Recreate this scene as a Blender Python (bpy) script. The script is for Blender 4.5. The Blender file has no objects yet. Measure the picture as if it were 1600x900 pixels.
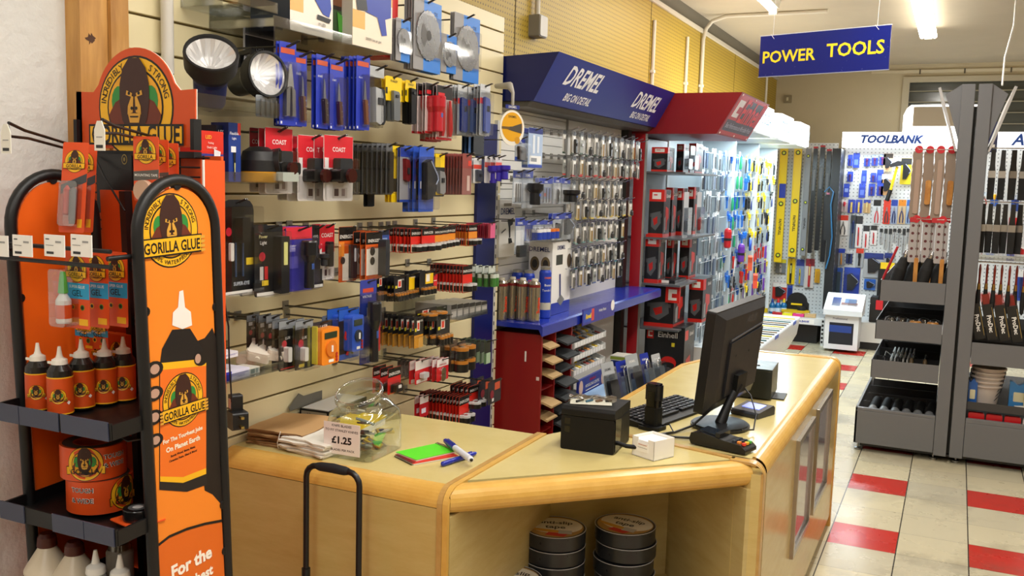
import bpy, math, random
from math import pi, sin, cos, radians, sqrt, atan2
from mathutils import Matrix, Vector
random.seed(7)
SC = bpy.context.scene
COL = SC.collection
# ------------------------------------------------------------------ camera, world, exposure
CF, CYAW, CPITCH, CROLL, CH = 1472.73, 0.438174, 0.111858, 0.0280268, 1.67
_f = Vector((-sin(CYAW)*cos(CPITCH), cos(CYAW)*cos(CPITCH), -sin(CPITCH)))
_r = Vector((cos(CYAW), sin(CYAW), 0)); _u = _r.cross(_f)
_r2 = _r*cos(CROLL)+_u*sin(CROLL); _u2 = _u*cos(CROLL)-_r*sin(CROLL)
cd = bpy.data.cameras.new('camera'); cam = bpy.data.objects.new('camera', cd); COL.objects.link(cam)
cd.sensor_width = 36; cd.lens = 36*CF/1600; cd.clip_start = .05; cd.clip_end = 60
cam.matrix_world = Matrix(((_r2.x, _u2.x, -_f.x, 0), (_r2.y, _u2.y, -_f.y, 0), (_r2.z, _u2.z, -_f.z, CH), (0, 0, 0, 1)))
SC.camera = cam
SC.view_settings.view_transform = 'Standard'
try: SC.view_settings.look = 'None'
except Exception: pass
SC.view_settings.gamma = 1; SC.view_settings.use_curve_mapping = False
SC.view_settings.exposure = 0.16
w = bpy.data.worlds.new('world'); SC.world = w; w.use_nodes = True
w.node_tree.nodes['Background'].inputs[0].default_value = (1, .96, .9, 1)
w.node_tree.nodes['Background'].inputs[1].default_value = .1
LAMP_W = 15          # watts per metre of ceiling tube
LAMP_C = (1, .96, .9)
SIGN_E = 1.7         # lit header boards

# ------------------------------------------------------------------ a pixel's ray met with a plane of the room
def ray(px, py): return _r2*((px-800)/CF)+_u2*((450-py)/CF)+_f
CO = Vector((0, 0, CH))
def PX(px, py, x): d = ray(px, py); return CO+d*(x/d.x)
def PY(px, py, y): d = ray(px, py); return CO+d*(y/d.y)
def PZ(px, py, z): d = ray(px, py); return CO+d*((z-CH)/d.z)

# ------------------------------------------------------------------ materials
def lin(h):
    if isinstance(h, tuple): return h
    h = h.lstrip('#'); r = [int(h[i:i+2], 16)/255 for i in (0, 2, 4)]
    return tuple(c/12.92 if c <= .04045 else ((c+.055)/1.055)**2.4 for c in r)
_M = {}
def mat(col, rough=.5, metal=0, emit=0, spec=.5, noise=.06, key=None):
    k = key or (col, rough, metal, emit, spec, noise)
    if k in _M: return _M[k]
    m = bpy.data.materials.new('m_%s' % str(col).replace('#', '')); m.use_nodes = True
    nt = m.node_tree; b = nt.nodes['Principled BSDF']; c = lin(col)
    b.inputs['Base Color'].default_value = (*c, 1)
    b.inputs['Roughness'].default_value = rough; b.inputs['Metallic'].default_value = metal
    b.inputs['Specular IOR Level'].default_value = spec
    if emit:
        b.inputs['Emission Color'].default_value = (*c, 1); b.inputs['Emission Strength'].default_value = emit
    if noise:
        n = nt.nodes.new('ShaderNodeTexNoise'); n.inputs['Scale'].default_value = 35
        t = nt.nodes.new('ShaderNodeTexCoord'); nt.links.new(t.outputs['Object'], n.inputs['Vector'])
        r = nt.nodes.new('ShaderNodeMapRange'); r.inputs[3].default_value = max(.02, rough-noise); r.inputs[4].default_value = min(1, rough+noise)
        nt.links.new(n.outputs['Fac'], r.inputs[0]); nt.links.new(r.outputs[0], b.inputs['Roughness'])
    _M[k] = m; return m
def P(col, rough=.45): return mat(col, rough)            # printed card / plastic
def metal(col='#b9b9b9', rough=.3): return mat(col, rough, 1)
def clear(tint=(.98, .99, 1), refl=.08, rough=.06, dens=.0):
    k = ('clear', tint, refl, dens)
    if k in _M: return _M[k]
    m = bpy.data.materials.new('m_clear_plastic'); m.use_nodes = True; nt = m.node_tree; nt.nodes.clear()
    o = nt.nodes.new('ShaderNodeOutputMaterial'); mx = nt.nodes.new('ShaderNodeMixShader')
    tr = nt.nodes.new('ShaderNodeBsdfTransparent'); tr.inputs[0].default_value = (*tint, 1)
    g = nt.nodes.new('ShaderNodeBsdfGlossy'); g.inputs['Roughness'].default_value = rough
    lw = nt.nodes.new('ShaderNodeLayerWeight'); lw.inputs[0].default_value = .35
    mp = nt.nodes.new('ShaderNodeMapRange'); mp.inputs[3].default_value = refl*.4; mp.inputs[4].default_value = min(1, refl*4)
    nt.links.new(lw.outputs['Facing'], mp.inputs[0]); nt.links.new(mp.outputs[0], mx.inputs[0])
    nt.links.new(tr.outputs[0], mx.inputs[1]); nt.links.new(g.outputs[0], mx.inputs[2]); nt.links.new(mx.outputs[0], o.inputs[0])
    _M[k] = m; return m
def nodes_mat(name):
    m = bpy.data.materials.new(name); m.use_nodes = True; nt = m.node_tree
    return m, nt, nt.nodes['Principled BSDF']
CLEAR = clear(); BLACK = P('#111214', .4); DARK = P('#202226', .45); WHITE = P('#ecebe6', .5); CHROME = metal('#c9c9c9', .25); STEEL = metal('#9a9a9a', .35)
PAPER = P('#f2f0ea', .8); RED = P('#c4161c', .4); BLUE = P('#1f2f9a', .4); YEL = P('#f2cf1b', .45); ORANGE = P('#e8641c', .45)

# ------------------------------------------------------------------ mesh builder
_TX = {}
def text_mesh(s, shear=0, bold=0, sx=1):
    k = (s, shear, bold, sx)
    if k not in _TX:
        c = bpy.data.curves.new('t', 'FONT'); c.body = s; c.size = 1; c.shear = shear; c.offset = bold; c.resolution_u = 2; c.fill_mode = 'FRONT'
        o = bpy.data.objects.new('t', c); COL.objects.link(o)
        dg = bpy.context.evaluated_depsgraph_get(); me = o.evaluated_get(dg).to_mesh()
        v = [(p.co.x*sx, p.co.y) for p in me.vertices]; f = [tuple(p.vertices) for p in me.polygons]
        o.evaluated_get(dg).to_mesh_clear(); bpy.data.objects.remove(o); bpy.data.curves.remove(c)
        if not v: v = [(0, 0)]
        x0 = min(p[0] for p in v); x1 = max(p[0] for p in v); y0 = min(p[1] for p in v); y1 = max(p[1] for p in v)
        _TX[k] = ([(a-x0, b-y0) for a, b in v], f, x1-x0, y1-y0)
    return _TX[k]
FX = Matrix(((0, 0, 1, 0), (1, 0, 0, 0), (0, 1, 0, 0), (0, 0, 0, 1)))      # drawing plane facing +X: u->Y, v->Z
FY = Matrix(((1, 0, 0, 0), (0, 0, -1, 0), (0, 1, 0, 0), (0, 0, 0, 1)))     # drawing plane facing -Y: u->X, v->Z
FZ = Matrix.Identity(4)                                                    # drawing plane facing up
class MB:
    def __init__(s, T=None): s.v = []; s.f = []; s.mi = []; s.sm = []; s.ms = []; s.T = T or Matrix.Identity(4)
    def add(s, vs, fs, m, smooth=False):
        n = len(s.v); T = s.T
        s.v += [tuple(T @ Vector(v)) for v in vs]
        if m not in s.ms: s.ms.append(m)
        i = s.ms.index(m)
        for f in fs: s.f.append([a+n for a in f]); s.mi.append(i); s.sm.append(smooth)
        return s
    def box(s, a, b, m):
        x0, y0, z0 = a; x1, y1, z1 = b
        return s.add([(x0, y0, z0), (x1, y0, z0), (x1, y1, z0), (x0, y1, z0), (x0, y0, z1), (x1, y0, z1), (x1, y1, z1), (x0, y1, z1)],
                     [(0, 3, 2, 1), (4, 5, 6, 7), (0, 1, 5, 4), (1, 2, 6, 5), (2, 3, 7, 6), (3, 0, 4, 7)], m)
    def prism(s, pts, d0, d1, m, F=FZ, smooth=False, caps=True):     # polygon (u,v) extruded along the plane's normal
        n = len(pts); vs = [tuple(F @ Vector((u, v, d0))) for u, v in pts]+[tuple(F @ Vector((u, v, d1))) for u, v in pts]
        ar = sum(pts[i][0]*pts[(i+1) % n][1]-pts[(i+1) % n][0]*pts[i][1] for i in range(n))
        idx = list(range(n)); 
        if ar < 0: idx.reverse()
        side = [(idx[i], idx[(i+1) % n], idx[(i+1) % n]+n, idx[i]+n) for i in range(n)]
        s.add(vs, side, m, smooth)
        if caps: s.add(vs, [tuple(reversed(idx)), tuple(i+n for i in idx)], m)
        return s
    def rrect(s, u0, v0, u1, v1, d0, d1, r, m, F=FZ, seg=3):
        return s.prism(rr(u0, v0, u1, v1, r, seg), d0, d1, m, F)
    def flat(s, pts, d, m, F=FZ):
        vs = [tuple(F @ Vector((u, v, d))) for u, v in pts]; n = len(pts)
        ar = sum(pts[i][0]*pts[(i+1) % n][1]-pts[(i+1) % n][0]*pts[i][1] for i in range(n))
        return s.add(vs, [tuple(range(n)) if ar > 0 else tuple(reversed(range(n)))], m)
    def text(s, t, u, v, size, d, m, F=FZ, align='c', shear=0, bold=.008, sx=1, fit=None, rot=0):   # centred on (u,v); size = cap height
        vs, fs, w, h = text_mesh(t, shear, bold, sx)
        k = size/max(h, .01)
        if fit and w*k > fit: k = fit/w
        ou = u-(w*k/2 if align == 'c' else 0 if align == 'l' else w*k); ov = v-h*k/2
        c, q = cos(rot), sin(rot)
        out = []
        for a, b in vs:
            du, dv = ou+a*k-u, ov+b*k-v
            out.append(tuple(F @ Vector((u+du*c-dv*q, v+du*q+dv*c, d))))
        return s.add(out, fs, m)
    def tube(s, pts, r, m, n=6, closed=False, cap=True):
        pts = [Vector(p) for p in pts]; N = len(pts); rs = r if isinstance(r, (list, tuple)) else [r]*N
        vs = []; prev = None
        for i, p in enumerate(pts):
            a = pts[i-1] if (i or closed) else p; b = pts[(i+1) % N] if (i < N-1 or closed) else p
            t = (b-a); t = t.normalized() if t.length > 1e-9 else Vector((0, 0, 1))
            if prev is None:
                ref = Vector((0, 0, 1)) if abs(t.z) < .9 else Vector((1, 0, 0)); x = t.cross(ref).normalized()
            else:
                x = (prev-t*prev.dot(t)); x = x.normalized() if x.length > 1e-6 else t.orthogonal().normalized()
            prev = x; y = t.cross(x)
            vs += [tuple(p+(x*cos(2*pi*k/n)+y*sin(2*pi*k/n))*rs[i]) for k in range(n)]
        fs = []
        for i in range(N if closed else N-1):
            j = (i+1) % N
            fs += [(i*n+k, i*n+(k+1) % n, j*n+(k+1) % n, j*n+k) for k in range(n)]
        s.add(vs, fs, m, True)
        if cap and not closed: s.add(vs, [tuple(reversed(range(n))), tuple((N-1)*n+k for k in range(n))], m)
        return s
    def cyl(s, a, b, r, m, n=14, r2=None): return s.tube([a, b], [r, r if r2 is None else r2], m, n)
    def lathe(s, prof, m, n=20, o=(0, 0, 0), ax='z', smooth=True, ms=None, cap=True):   # prof: (radius, height)
        vs = []
        for r, h in prof:
            for k in range(n):
                a = 2*pi*k/n; c, q = r*cos(a), r*sin(a)
                p = (c, q, h) if ax == 'z' else (h, c, q) if ax == 'x' else (q, h, c)
                vs.append((p[0]+o[0], p[1]+o[1], p[2]+o[2]))
        for i in range(len(prof)-1):
            s.add([vs[j] for j in range(i*n, (i+2)*n)], [(k, (k+1) % n, n+(k+1) % n, n+k) for k in range(n)], ms[i] if ms else m, smooth)
        if not cap or prof[0] == prof[-1]: return s
        if prof[0][0] > 1e-5: s.add(vs[:n], [tuple(reversed(range(n)))], ms[0] if ms else m)
        if prof[-1][0] > 1e-5: s.add(vs[-n:], [tuple(range(n))], ms[-1] if ms else m)
        return s
    def build(s, name, parent=None, loc=None, bev=0, rz=None):
        me = bpy.data.meshes.new(name); me.from_pydata(s.v, [], s.f)
        for m in s.ms: me.materials.append(m)
        me.polygons.foreach_set('material_index', s.mi); me.polygons.foreach_set('use_smooth', s.sm); me.update()
        o = bpy.data.objects.new(name, me); COL.objects.link(o)
        if parent: o.parent = parent
        if loc is not None: o.location = loc
        if rz is not None: o.rotation_euler.z = rz
        if bev:
            b = o.modifiers.new('bevel', 'BEVEL'); b.width = bev; b.segments = 2; b.limit_method = 'ANGLE'; b.angle_limit = radians(50)
        return o
def rr(u0, v0, u1, v1, r, seg=3):
    r = min(r, abs(u1-u0)/2.01, abs(v1-v0)/2.01); p = []
    for cu, cv, a0 in ((u1-r, v0+r, -pi/2), (u1-r, v1-r, 0), (u0+r, v1-r, pi/2), (u0+r, v0+r, pi)):
        p += [(cu+r*cos(a0+pi/2*i/seg), cv+r*sin(a0+pi/2*i/seg)) for i in range(seg+1)]
    return p
def circ(u, v, r, n=20, ry=None, a0=0, a1=2*pi):
    full = abs(a1-a0-2*pi) < 1e-6; k = n if full else n+1
    return [(u+r*cos(a0+(a1-a0)*i/n), v+(ry or r)*sin(a0+(a1-a0)*i/n)) for i in range(k)]
def sheet(pts, w):           # a bent strip outline: offset polyline of width w
    out = []; back = []
    for i, p in enumerate(pts):
        a = pts[max(0, i-1)]; b = pts[min(len(pts)-1, i+1)]; dx, dy = b[0]-a[0], b[1]-a[1]; l = sqrt(dx*dx+dy*dy) or 1
        out.append((p[0]-dy/l*w/2, p[1]+dx/l*w/2)); back.append((p[0]+dy/l*w/2, p[1]-dx/l*w/2))
    return out+back[::-1]
def tag(o, label, cat, group=None, kind=None):
    if label: o['label'] = label
    if cat: o['category'] = cat
    if group: o['group'] = group
    if kind: o['kind'] = kind
    return o
def thing(name, label, cat, loc=(0, 0, 0), rz=0, group=None):
    o = bpy.data.objects.new(name, None); COL.objects.link(o); o.empty_display_size = .05
    o.location = loc; o.rotation_euler = (0, 0, rz); return tag(o, label, cat, group)
def struct(mb, name, bev=0):
    o = mb.build(name, bev=bev); o['kind'] = 'structure'; return o
def dup(root, loc, label=None, group=None, rz=None, rot=None):
    r = root.copy(); COL.objects.link(r); r.location = loc
    if rz is not None: r.rotation_euler.z = rz
    if rot is not None: r.rotation_euler = rot
    if label: r['label'] = label
    if group: r['group'] = group
    for ch in list(root.children):
        c = ch.copy(); COL.objects.link(c); c.parent = r
        for g in ch.children:
            d = g.copy(); COL.objects.link(d); d.parent = c
    return r
# ------------------------------------------------------------------ the room
XW = -2.05; YF = 11.6; ZC = 3.1; XS = -1.95
def math_node(nt, op, a, b=None):
    n = nt.nodes.new('ShaderNodeMath'); n.operation = op
    for i, v in enumerate((a, b)):
        if v is None: continue
        if isinstance(v, (int, float)): n.inputs[i].default_value = v
        else: nt.links.new(v, n.inputs[i])
    return n.outputs[0]
def mixc(nt, fac, a, b):
    n = nt.nodes.new('ShaderNodeMix'); n.data_type = 'RGBA'
    if isinstance(fac, (int, float)): n.inputs[0].default_value = fac
    else: nt.links.new(fac, n.inputs[0])
    for i, v in ((6, a), (7, b)):
        if isinstance(v, (str, tuple)): n.inputs[i].default_value = (*lin(v), 1)
        else: nt.links.new(v, n.inputs[i])
    return n.outputs[2]
def pos(nt):
    g = nt.nodes.new('ShaderNodeNewGeometry'); s = nt.nodes.new('ShaderNodeSeparateXYZ'); nt.links.new(g.outputs['Position'], s.inputs[0])
    return g.outputs['Position'], s.outputs[0], s.outputs[1], s.outputs[2]
def noise(nt, vec, scale, detail=4, rough=.6):
    n = nt.nodes.new('ShaderNodeTexNoise'); n.inputs['Scale'].default_value = scale; n.inputs['Detail'].default_value = detail; n.inputs['Roughness'].default_value = rough
    if vec is not None: nt.links.new(vec, n.inputs['Vector'])
    return n.outputs['Fac']
def ramp(nt, fac, a, b):
    n = nt.nodes.new('ShaderNodeMapRange'); n.inputs[1].default_value = a; n.inputs[2].default_value = b; nt.links.new(fac, n.inputs[0]); return n.outputs[0]
def bump(nt, b, h, strength=.3, dist=.01):
    n = nt.nodes.new('ShaderNodeBump'); n.inputs['Strength'].default_value = strength; n.inputs['Distance'].default_value = dist
    nt.links.new(h, n.inputs['Height']); nt.links.new(n.outputs[0], b.inputs['Normal'])
def stretch(nt, vec, s):
    n = nt.nodes.new('ShaderNodeMapping'); n.inputs['Scale'].default_value = s; nt.links.new(vec, n.inputs['Vector']); return n.outputs[0]

def floor_mat():
    m, nt, b = nodes_mat('m_floor_tiles'); p, x, y, z = pos(nt)
    T = .308
    fx = math_node(nt, 'DIVIDE', math_node(nt, 'ADD', x, .455+T*40), T); fy = math_node(nt, 'DIVIDE', math_node(nt, 'SUBTRACT', y, 5.526-T*60), T)
    ix = math_node(nt, 'FLOOR', fx); iy = math_node(nt, 'FLOOR', fy)
    red = math_node(nt, 'MULTIPLY', math_node(nt, 'COMPARE', math_node(nt, 'MODULO', ix, 2), 0), math_node(nt, 'COMPARE', math_node(nt, 'MODULO', iy, 3), 0))
    for n in nt.nodes:
        if n.type == 'MATH' and n.operation == 'COMPARE': n.inputs[2].default_value = .4
    ux = math_node(nt, 'FRACT', fx); uy = math_node(nt, 'FRACT', fy)
    ex = math_node(nt, 'MINIMUM', ux, math_node(nt, 'SUBTRACT', 1, ux)); ey = math_node(nt, 'MINIMUM', uy, math_node(nt, 'SUBTRACT', 1, uy))
    gx = math_node(nt, 'LESS_THAN', ex, .009); gy = math_node(nt, 'LESS_THAN', ey, .005)
    wn = nt.nodes.new('ShaderNodeTexWhiteNoise'); wn.noise_dimensions = '2D'; cv = nt.nodes.new('ShaderNodeCombineXYZ'); nt.links.new(ix, cv.inputs[0]); nt.links.new(iy, cv.inputs[1]); nt.links.new(cv.outputs[0], wn.inputs[0])
    base = mixc(nt, wn.outputs['Value'], '#cfc5a4', '#bcb59e')
    c = mixc(nt, red, base, '#bb2a1e')
    grime = math_node(nt, 'MULTIPLY', ramp(nt, noise(nt, p, 1.7, 6, .7), .53, .75), .55)
    c = mixc(nt, grime, c, '#5a5346')
    speck = ramp(nt, noise(nt, p, 40, 3), .72, .76); c = mixc(nt, math_node(nt, 'MULTIPLY', speck, .5), c, '#2e2a24')
    c = mixc(nt, math_node(nt, 'MAXIMUM', gx, math_node(nt, 'MULTIPLY', gy, .7)), c, '#3a352c')
    nt.links.new(c, b.inputs['Base Color'])
    r = nt.nodes.new('ShaderNodeMapRange'); r.inputs[3].default_value = .16; r.inputs[4].default_value = .4; nt.links.new(noise(nt, p, 2.5, 5), r.inputs[0]); nt.links.new(r.outputs[0], b.inputs['Roughness'])
    return m
def plaster_mat(c, lumps=6, st=.25):
    m, nt, b = nodes_mat('m_plaster'); p, x, y, z = pos(nt); h = noise(nt, p, lumps, 6, .55)
    nt.links.new(mixc(nt, ramp(nt, noise(nt, p, 1.2, 5), .3, .8), c, tuple(v*.86 for v in lin(c))), b.inputs['Base Color']); b.inputs['Roughness'].default_value = .8
    bump(nt, b, h, st, .02); return m
def peg_mat(c, hole, pitch=.026, r=.2, fx=1):
    m, nt, b = nodes_mat('m_pegboard'); p, x, y, z = pos(nt)
    a = math_node(nt, 'SUBTRACT', math_node(nt, 'FRACT', math_node(nt, 'DIVIDE', math_node(nt, 'ADD', y if fx else x, 10), pitch)), .5)
    d = math_node(nt, 'SUBTRACT', math_node(nt, 'FRACT', math_node(nt, 'DIVIDE', z, pitch)), .5)
    rr_ = math_node(nt, 'SQRT', math_node(nt, 'ADD', math_node(nt, 'MULTIPLY', a, a), math_node(nt, 'MULTIPLY', d, d)))
    nt.links.new(mixc(nt, math_node(nt, 'LESS_THAN', rr_, r), c, hole), b.inputs['Base Color']); b.inputs['Roughness'].default_value = .5
    return m
def wood_mat(a, c, sc=(1, 1, 9), freq=3, rough=.4):
    m, nt, b = nodes_mat('m_wood'); p, x, y, z = pos(nt); v = stretch(nt, p, sc)
    n1 = noise(nt, v, freq, 6, .6); nt.links.new(mixc(nt, ramp(nt, n1, .35, .7), a, c), b.inputs['Base Color']); b.inputs['Roughness'].default_value = rough
    return m
FLOORM = floor_mat()
struct(MB().box((-2.6, -3.5, -.1), (6.2, YF, 0), FLOORM), 'floor')
CEILM = plaster_mat('#c9bda4', 2.2, .5); FARM = plaster_mat('#cbbd9c', 9, .06); WHITEM = plaster_mat('#dcdcd8', 30, .35)
struct(MB().box((-2.6, -3.5, ZC), (6.2, YF, ZC+.1), CEILM), 'ceiling')
PEG = peg_mat('#b99b2e', '#6d5914')
struct(MB().box((XW-.1, 1.66, 0), (XW, YF, 2.98), PEG), 'wall_left')
struct(MB().box((-2.5, -3.5, 0), (-2.0, 1.66, ZC), WHITEM), 'wall_left_plastered')
struct(MB().box((XW-.1, 1.66, 2.98), (XW-.005, YF, ZC), P('#7b7668', .8)), 'trim_1')           # grey strip above the yellow board
struct(MB().box((XW, 1.7, 2.955), (XW+.018, YF, 2.985), P('#d9d3c2', .5)), 'trim_2')
wm = MB()
wm.box((-2.6, YF, 0), (-.63, YF+.15, ZC), FARM).box((1.15, YF, 0), (6.2, YF+.15, ZC), FARM).box((-.63, YF, 0), (1.15, YF+.15, 2.1), FARM).box((-.63, YF, 2.93), (1.15, YF+.15, ZC), FARM)
struct(wm, 'wall_far')
struct(MB().box((6.2, -3.5, 0), (6.3, YF, ZC), FARM), 'wall_right'); struct(MB().box((-2.5, -3.6, 0), (6.2, -3.5, ZC), FARM), 'wall_back')
# barred window high in the far wall
fr = MB(); fm = P('#b9ae93', .6)
for a, b_ in (((-.66, YF-.03, 2.9), (1.18, YF+.03, 2.96)), ((-.66, YF-.03, 2.1), (-.59, YF+.03, 2.9)), ((1.1, YF-.03, 2.1), (1.18, YF+.03, 2.9)), ((-.66, YF-.03, 2.07), (1.18, YF+.03, 2.12))): fr.box(a, b_, fm)
wf = struct(fr, 'window_1'); wb = MB()
for i in range(6): wb.box((-.59, YF+.03, 2.2+i*.12), (1.1, YF+.045, 2.212+i*.12), P('#8f8870', .5))
wb.build('window_bar', wf); MB().box((-.59, YF+.08, 2.1), (1.1, YF+.09, 2.93), mat('#4d4f46', .15)).build('window_pane', wf)
# timber studs between plaster and slatted boards
TIM = wood_mat('#cf9d58', '#9c6a30', (9, 9, 1.2), 2.2, .5); KNOT = P('#4a2a12', .6)
t1 = MB().box((-2.0, 1.66, 0), (-1.95, 1.742, ZC), TIM)
for k, (yy, zz) in enumerate(((1.69, 1.99), (1.705, 1.8), (1.695, 2.13))): t1.flat([(yy+(.012-.002*k)*cos(a*pi/8)*(1+.5*sin(a*1.7+k)), zz+(.012+.006*k)*sin(a*pi/8)*(1+.4*cos(a*2.3))) for a in range(16)], .0006-1.95, KNOT, FX)
struct(t1, 'trim_3'); struct(MB().box((-2.0, 1.744, 0), (-1.94, 1.80, ZC), TIM), 'trim_4')
# slatted board
SL = mat('#e6dab0', .35); SLD = P('#7c6d49', .7); G0 = 1.243-.0923*13; sw = MB()
sw.box((-2.045, 1.80, .0), (-1.962, 4.0, 2.42), SLD)
for k in range(0, 27):
    z0 = G0+k*.0923+.0035; z1 = min(G0+(k+1)*.0923-.0035, 2.42)
    if z0 < 2.41: sw.box((-1.965, 1.80, max(z0, .005)), (XS, 4.0, z1), SL)
struct(sw, 'wall_left_slatted', .0015)
# seams, conduits on the yellow board
sm = MB(); dk = P('#4a3d14', .7)
for py, yy in ((0, 4.32), (0, 6.55), (0, 7.95), (0, 9.3)): sm.box((XW, yy, 1.6), (XW+.002, yy+.006, 2.955), dk)
struct(sm, 'trim_5')
CON = P('#d8d2c0', .4)
def conduit(label, yy, z0, z1, r=.013, bend=False, x=XW):
    pts = [(x+r, yy, z0), (x+r, yy, z1)]
    if bend: pts = [(x+r, yy, z0), (x+r, yy, 2.90), (x+r+.02, yy, 2.99), (x+r+.07, yy, 3.05), (x+.2, yy, 3.085), (x+1.0, yy, 3.085)]
    t = thing('conduit_pipe', label, 'pipe'); MB().tube(pts, r, CON, 10).build('pipe', t)
    cm = MB(); zc = z0+.62*(min(z1, 2.9)-z0); cm.box((x, yy-r-.006, zc-.01), (x+r*2.2, yy+r+.006, zc+.01), P('#e6e2d6', .4)); cm.build('clip', t)
conduit('thin white conduit on the yellow board above the first blue sign end', 6.6, 1.9, PX(1024, 34, XW).z)
conduit('short white conduit ending below the ceiling over the red canopy', 7.5, 1.9, PX(1076, 60, XW).z)
conduit('white conduit that bends onto the ceiling above the red canopy', 7.98, 1.9, 3.0, .016, True)
conduit('white conduit in the shadowed corner behind the hanging blue sign', 10.9, 2.0, 2.95, .014)
p0 = PX(253, 0, -1.92); t = thing('downpipe', 'thick white pipe down the slatted board beside timber studs', 'pipe')
MB().tube([(-1.925, 1.915, 1.93), (-1.925, 1.915, ZC)], .0165, P('#d4d0c6', .4), 14).build('pipe', t); MB().box((-1.95, 1.895, 2.35), (-1.906, 1.935, 2.37), CON).build('clip', t)
c = PX(832, 42, XW); t = thing('junction_box', 'grey electrical box with a white pipe on the yellow board', 'socket box')
MB().rrect(c.y-.05, c.z-.055, c.y+.05, c.z+.055, XW, XW+.06, .008, P('#8d8a80', .5), FX).build('box', t); MB().rrect(c.y-.045, c.z-.05, c.y+.045, c.z+.05, XW+.06, XW+.066, .008, P('#c7c3b6', .4), FX).build('cover', t)
MB().tube([(XW+.025, c.y, c.z+.055), (XW+.025, c.y, 2.955)], .014, CON, 10).build('pipe', t)
c = PY(1231, 155, YF); t = thing('wall_socket', 'small metal socket plate on the beige far wall', 'socket')
MB().rrect(c.x-.045, c.z-.045, c.x+.045, c.z+.045, -YF, -YF+.03, .006, P('#8d8061', .4), FY).build('plate', t); MB().box((c.x-.012, YF-.036, c.z-.02), (c.x+.012, YF-.03, c.z+.02), P('#d3c9a8')).build('switch', t)
t = thing('wall_trunking', 'pale cable trunking along the far wall under the ceiling', 'trunking')
tm = MB().box((-1.0, YF-.02, 3.005), (6.1, YF, 3.035), P('#d5c9ab', .5)); tm.build('rail', t); tm = MB()
for i in range(8): MB().box((-.5+i*.45, YF-.026, 2.99), (-.485+i*.45, YF, 3.04), P('#5a523f')).build('clip', t)
# ------------------------------------------------------------------ ceiling tube lights
TUBE = mat((1, .95, .86), .4, 0, 9, key='tube'); BATT = P('#e4dfd0', .4)
def tube_light(label, x, y0, y1, w=None, grp=None, double=False):
    t = thing('tube_light', label, 'ceiling light', (x, y0, ZC), 0, grp); L = y1-y0
    MB().prism([(-.04, -.055), (.04, -.055), (.055, -.002), (-.055, -.002)], 0, -L, BATT, FY).build('batten', t)
    for dx in ((-.05, .05) if double else (0,)):
        MB().cyl((dx, .03, -.078), (dx, L-.03, -.078), .019, TUBE, 12).build('tube', t)
    for yy in (.0, L-.03): MB().box((-.03, yy, -.1), (.03, yy+.03, -.05), BATT).build('end_cap', t)
    ld = bpy.data.lights.new('lamp', 'AREA'); ld.shape = 'RECTANGLE'; ld.size = .12; ld.size_y = L*.95; ld.energy = (w or LAMP_W)*L; ld.color = LAMP_C
    lo = bpy.data.objects.new('lamp', ld); COL.objects.link(lo); lo.parent = t; lo.location = (0, L/2, -.11); lo['kind'] = 'structure'
    return t
tube_light('long glowing tube light running deep down the aisle near the far wall', -.34, 6.4, 9.1, 15, None, True)
tube_light('slim tube light over the left aisle behind the hanging blue sign', -1.39, 5.0, 7.55, 6)
for (x, y0, k) in ((-.34, 3.3, 1.1), (-.5, .3, 1.1), (-.5, -2.6, .9), (1.6, 1.2, .6), (1.6, -2.0, .8), (3.9, 2.0, .4), (3.9, 6.5, .3), (1.7, 6.5, .4)):
    tube_light('tube light on the ceiling of the front shop', x, y0, y0+2.4, LAMP_W*k, 'tube lights of the front shop')
# ------------------------------------------------------------------ hanging sign
sl_, sr_ = Vector((-1.172, 6.0, 0)), Vector((-.41, 5.76, 0)); dv = sr_-sl_; W_ = dv.length; rz = atan2(dv.y, dv.x)
t = thing('hanging_sign', 'blue hanging sign with yellow power tools lettering below the ceiling', 'sign', (sl_.x, sl_.y, 2.357), rz)
MB().box((0, 0, 0), (W_, .008, .243), mat('#141f6e', .25)).build('board', t)
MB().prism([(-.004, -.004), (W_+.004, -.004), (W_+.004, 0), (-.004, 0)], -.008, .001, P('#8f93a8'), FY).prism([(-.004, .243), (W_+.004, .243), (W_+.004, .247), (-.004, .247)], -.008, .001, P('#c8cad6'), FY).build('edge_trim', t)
YT = mat('#f6d21c', .5)
MB().text('POWER', .022, .115, .088, .001, YT, FY, 'l', 0, .02, 1, .34).build('lettering', t); MB().text('TOOLS', W_-.03, .128, .088, .001, YT, FY, 'r', 0, .02, 1, .34).build('lettering', t)
for u in (.08, W_-.08): MB().tube([(u, .004, .24), (u+.01, .004, ZC-2.357)], .0012, P('#e8e8e8'), 5).tube([(u-.01, -.003, .25), (u+.012, -.003, .222)], .0015, P('#e8e8e8'), 4).build('hanging_wire', t)
t = thing('hanging_cable', 'white cable hanging from the ceiling to the grey display stand', 'cable')
q = [PY(1590, -30, 7.0), PY(1584, 40, 6.9), PY(1570, 90, 6.7), PY(1566, 133, 6.45)]
MB().tube([tuple(p) for p in q], .006, WHITE, 6).build('cord', t)
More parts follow.
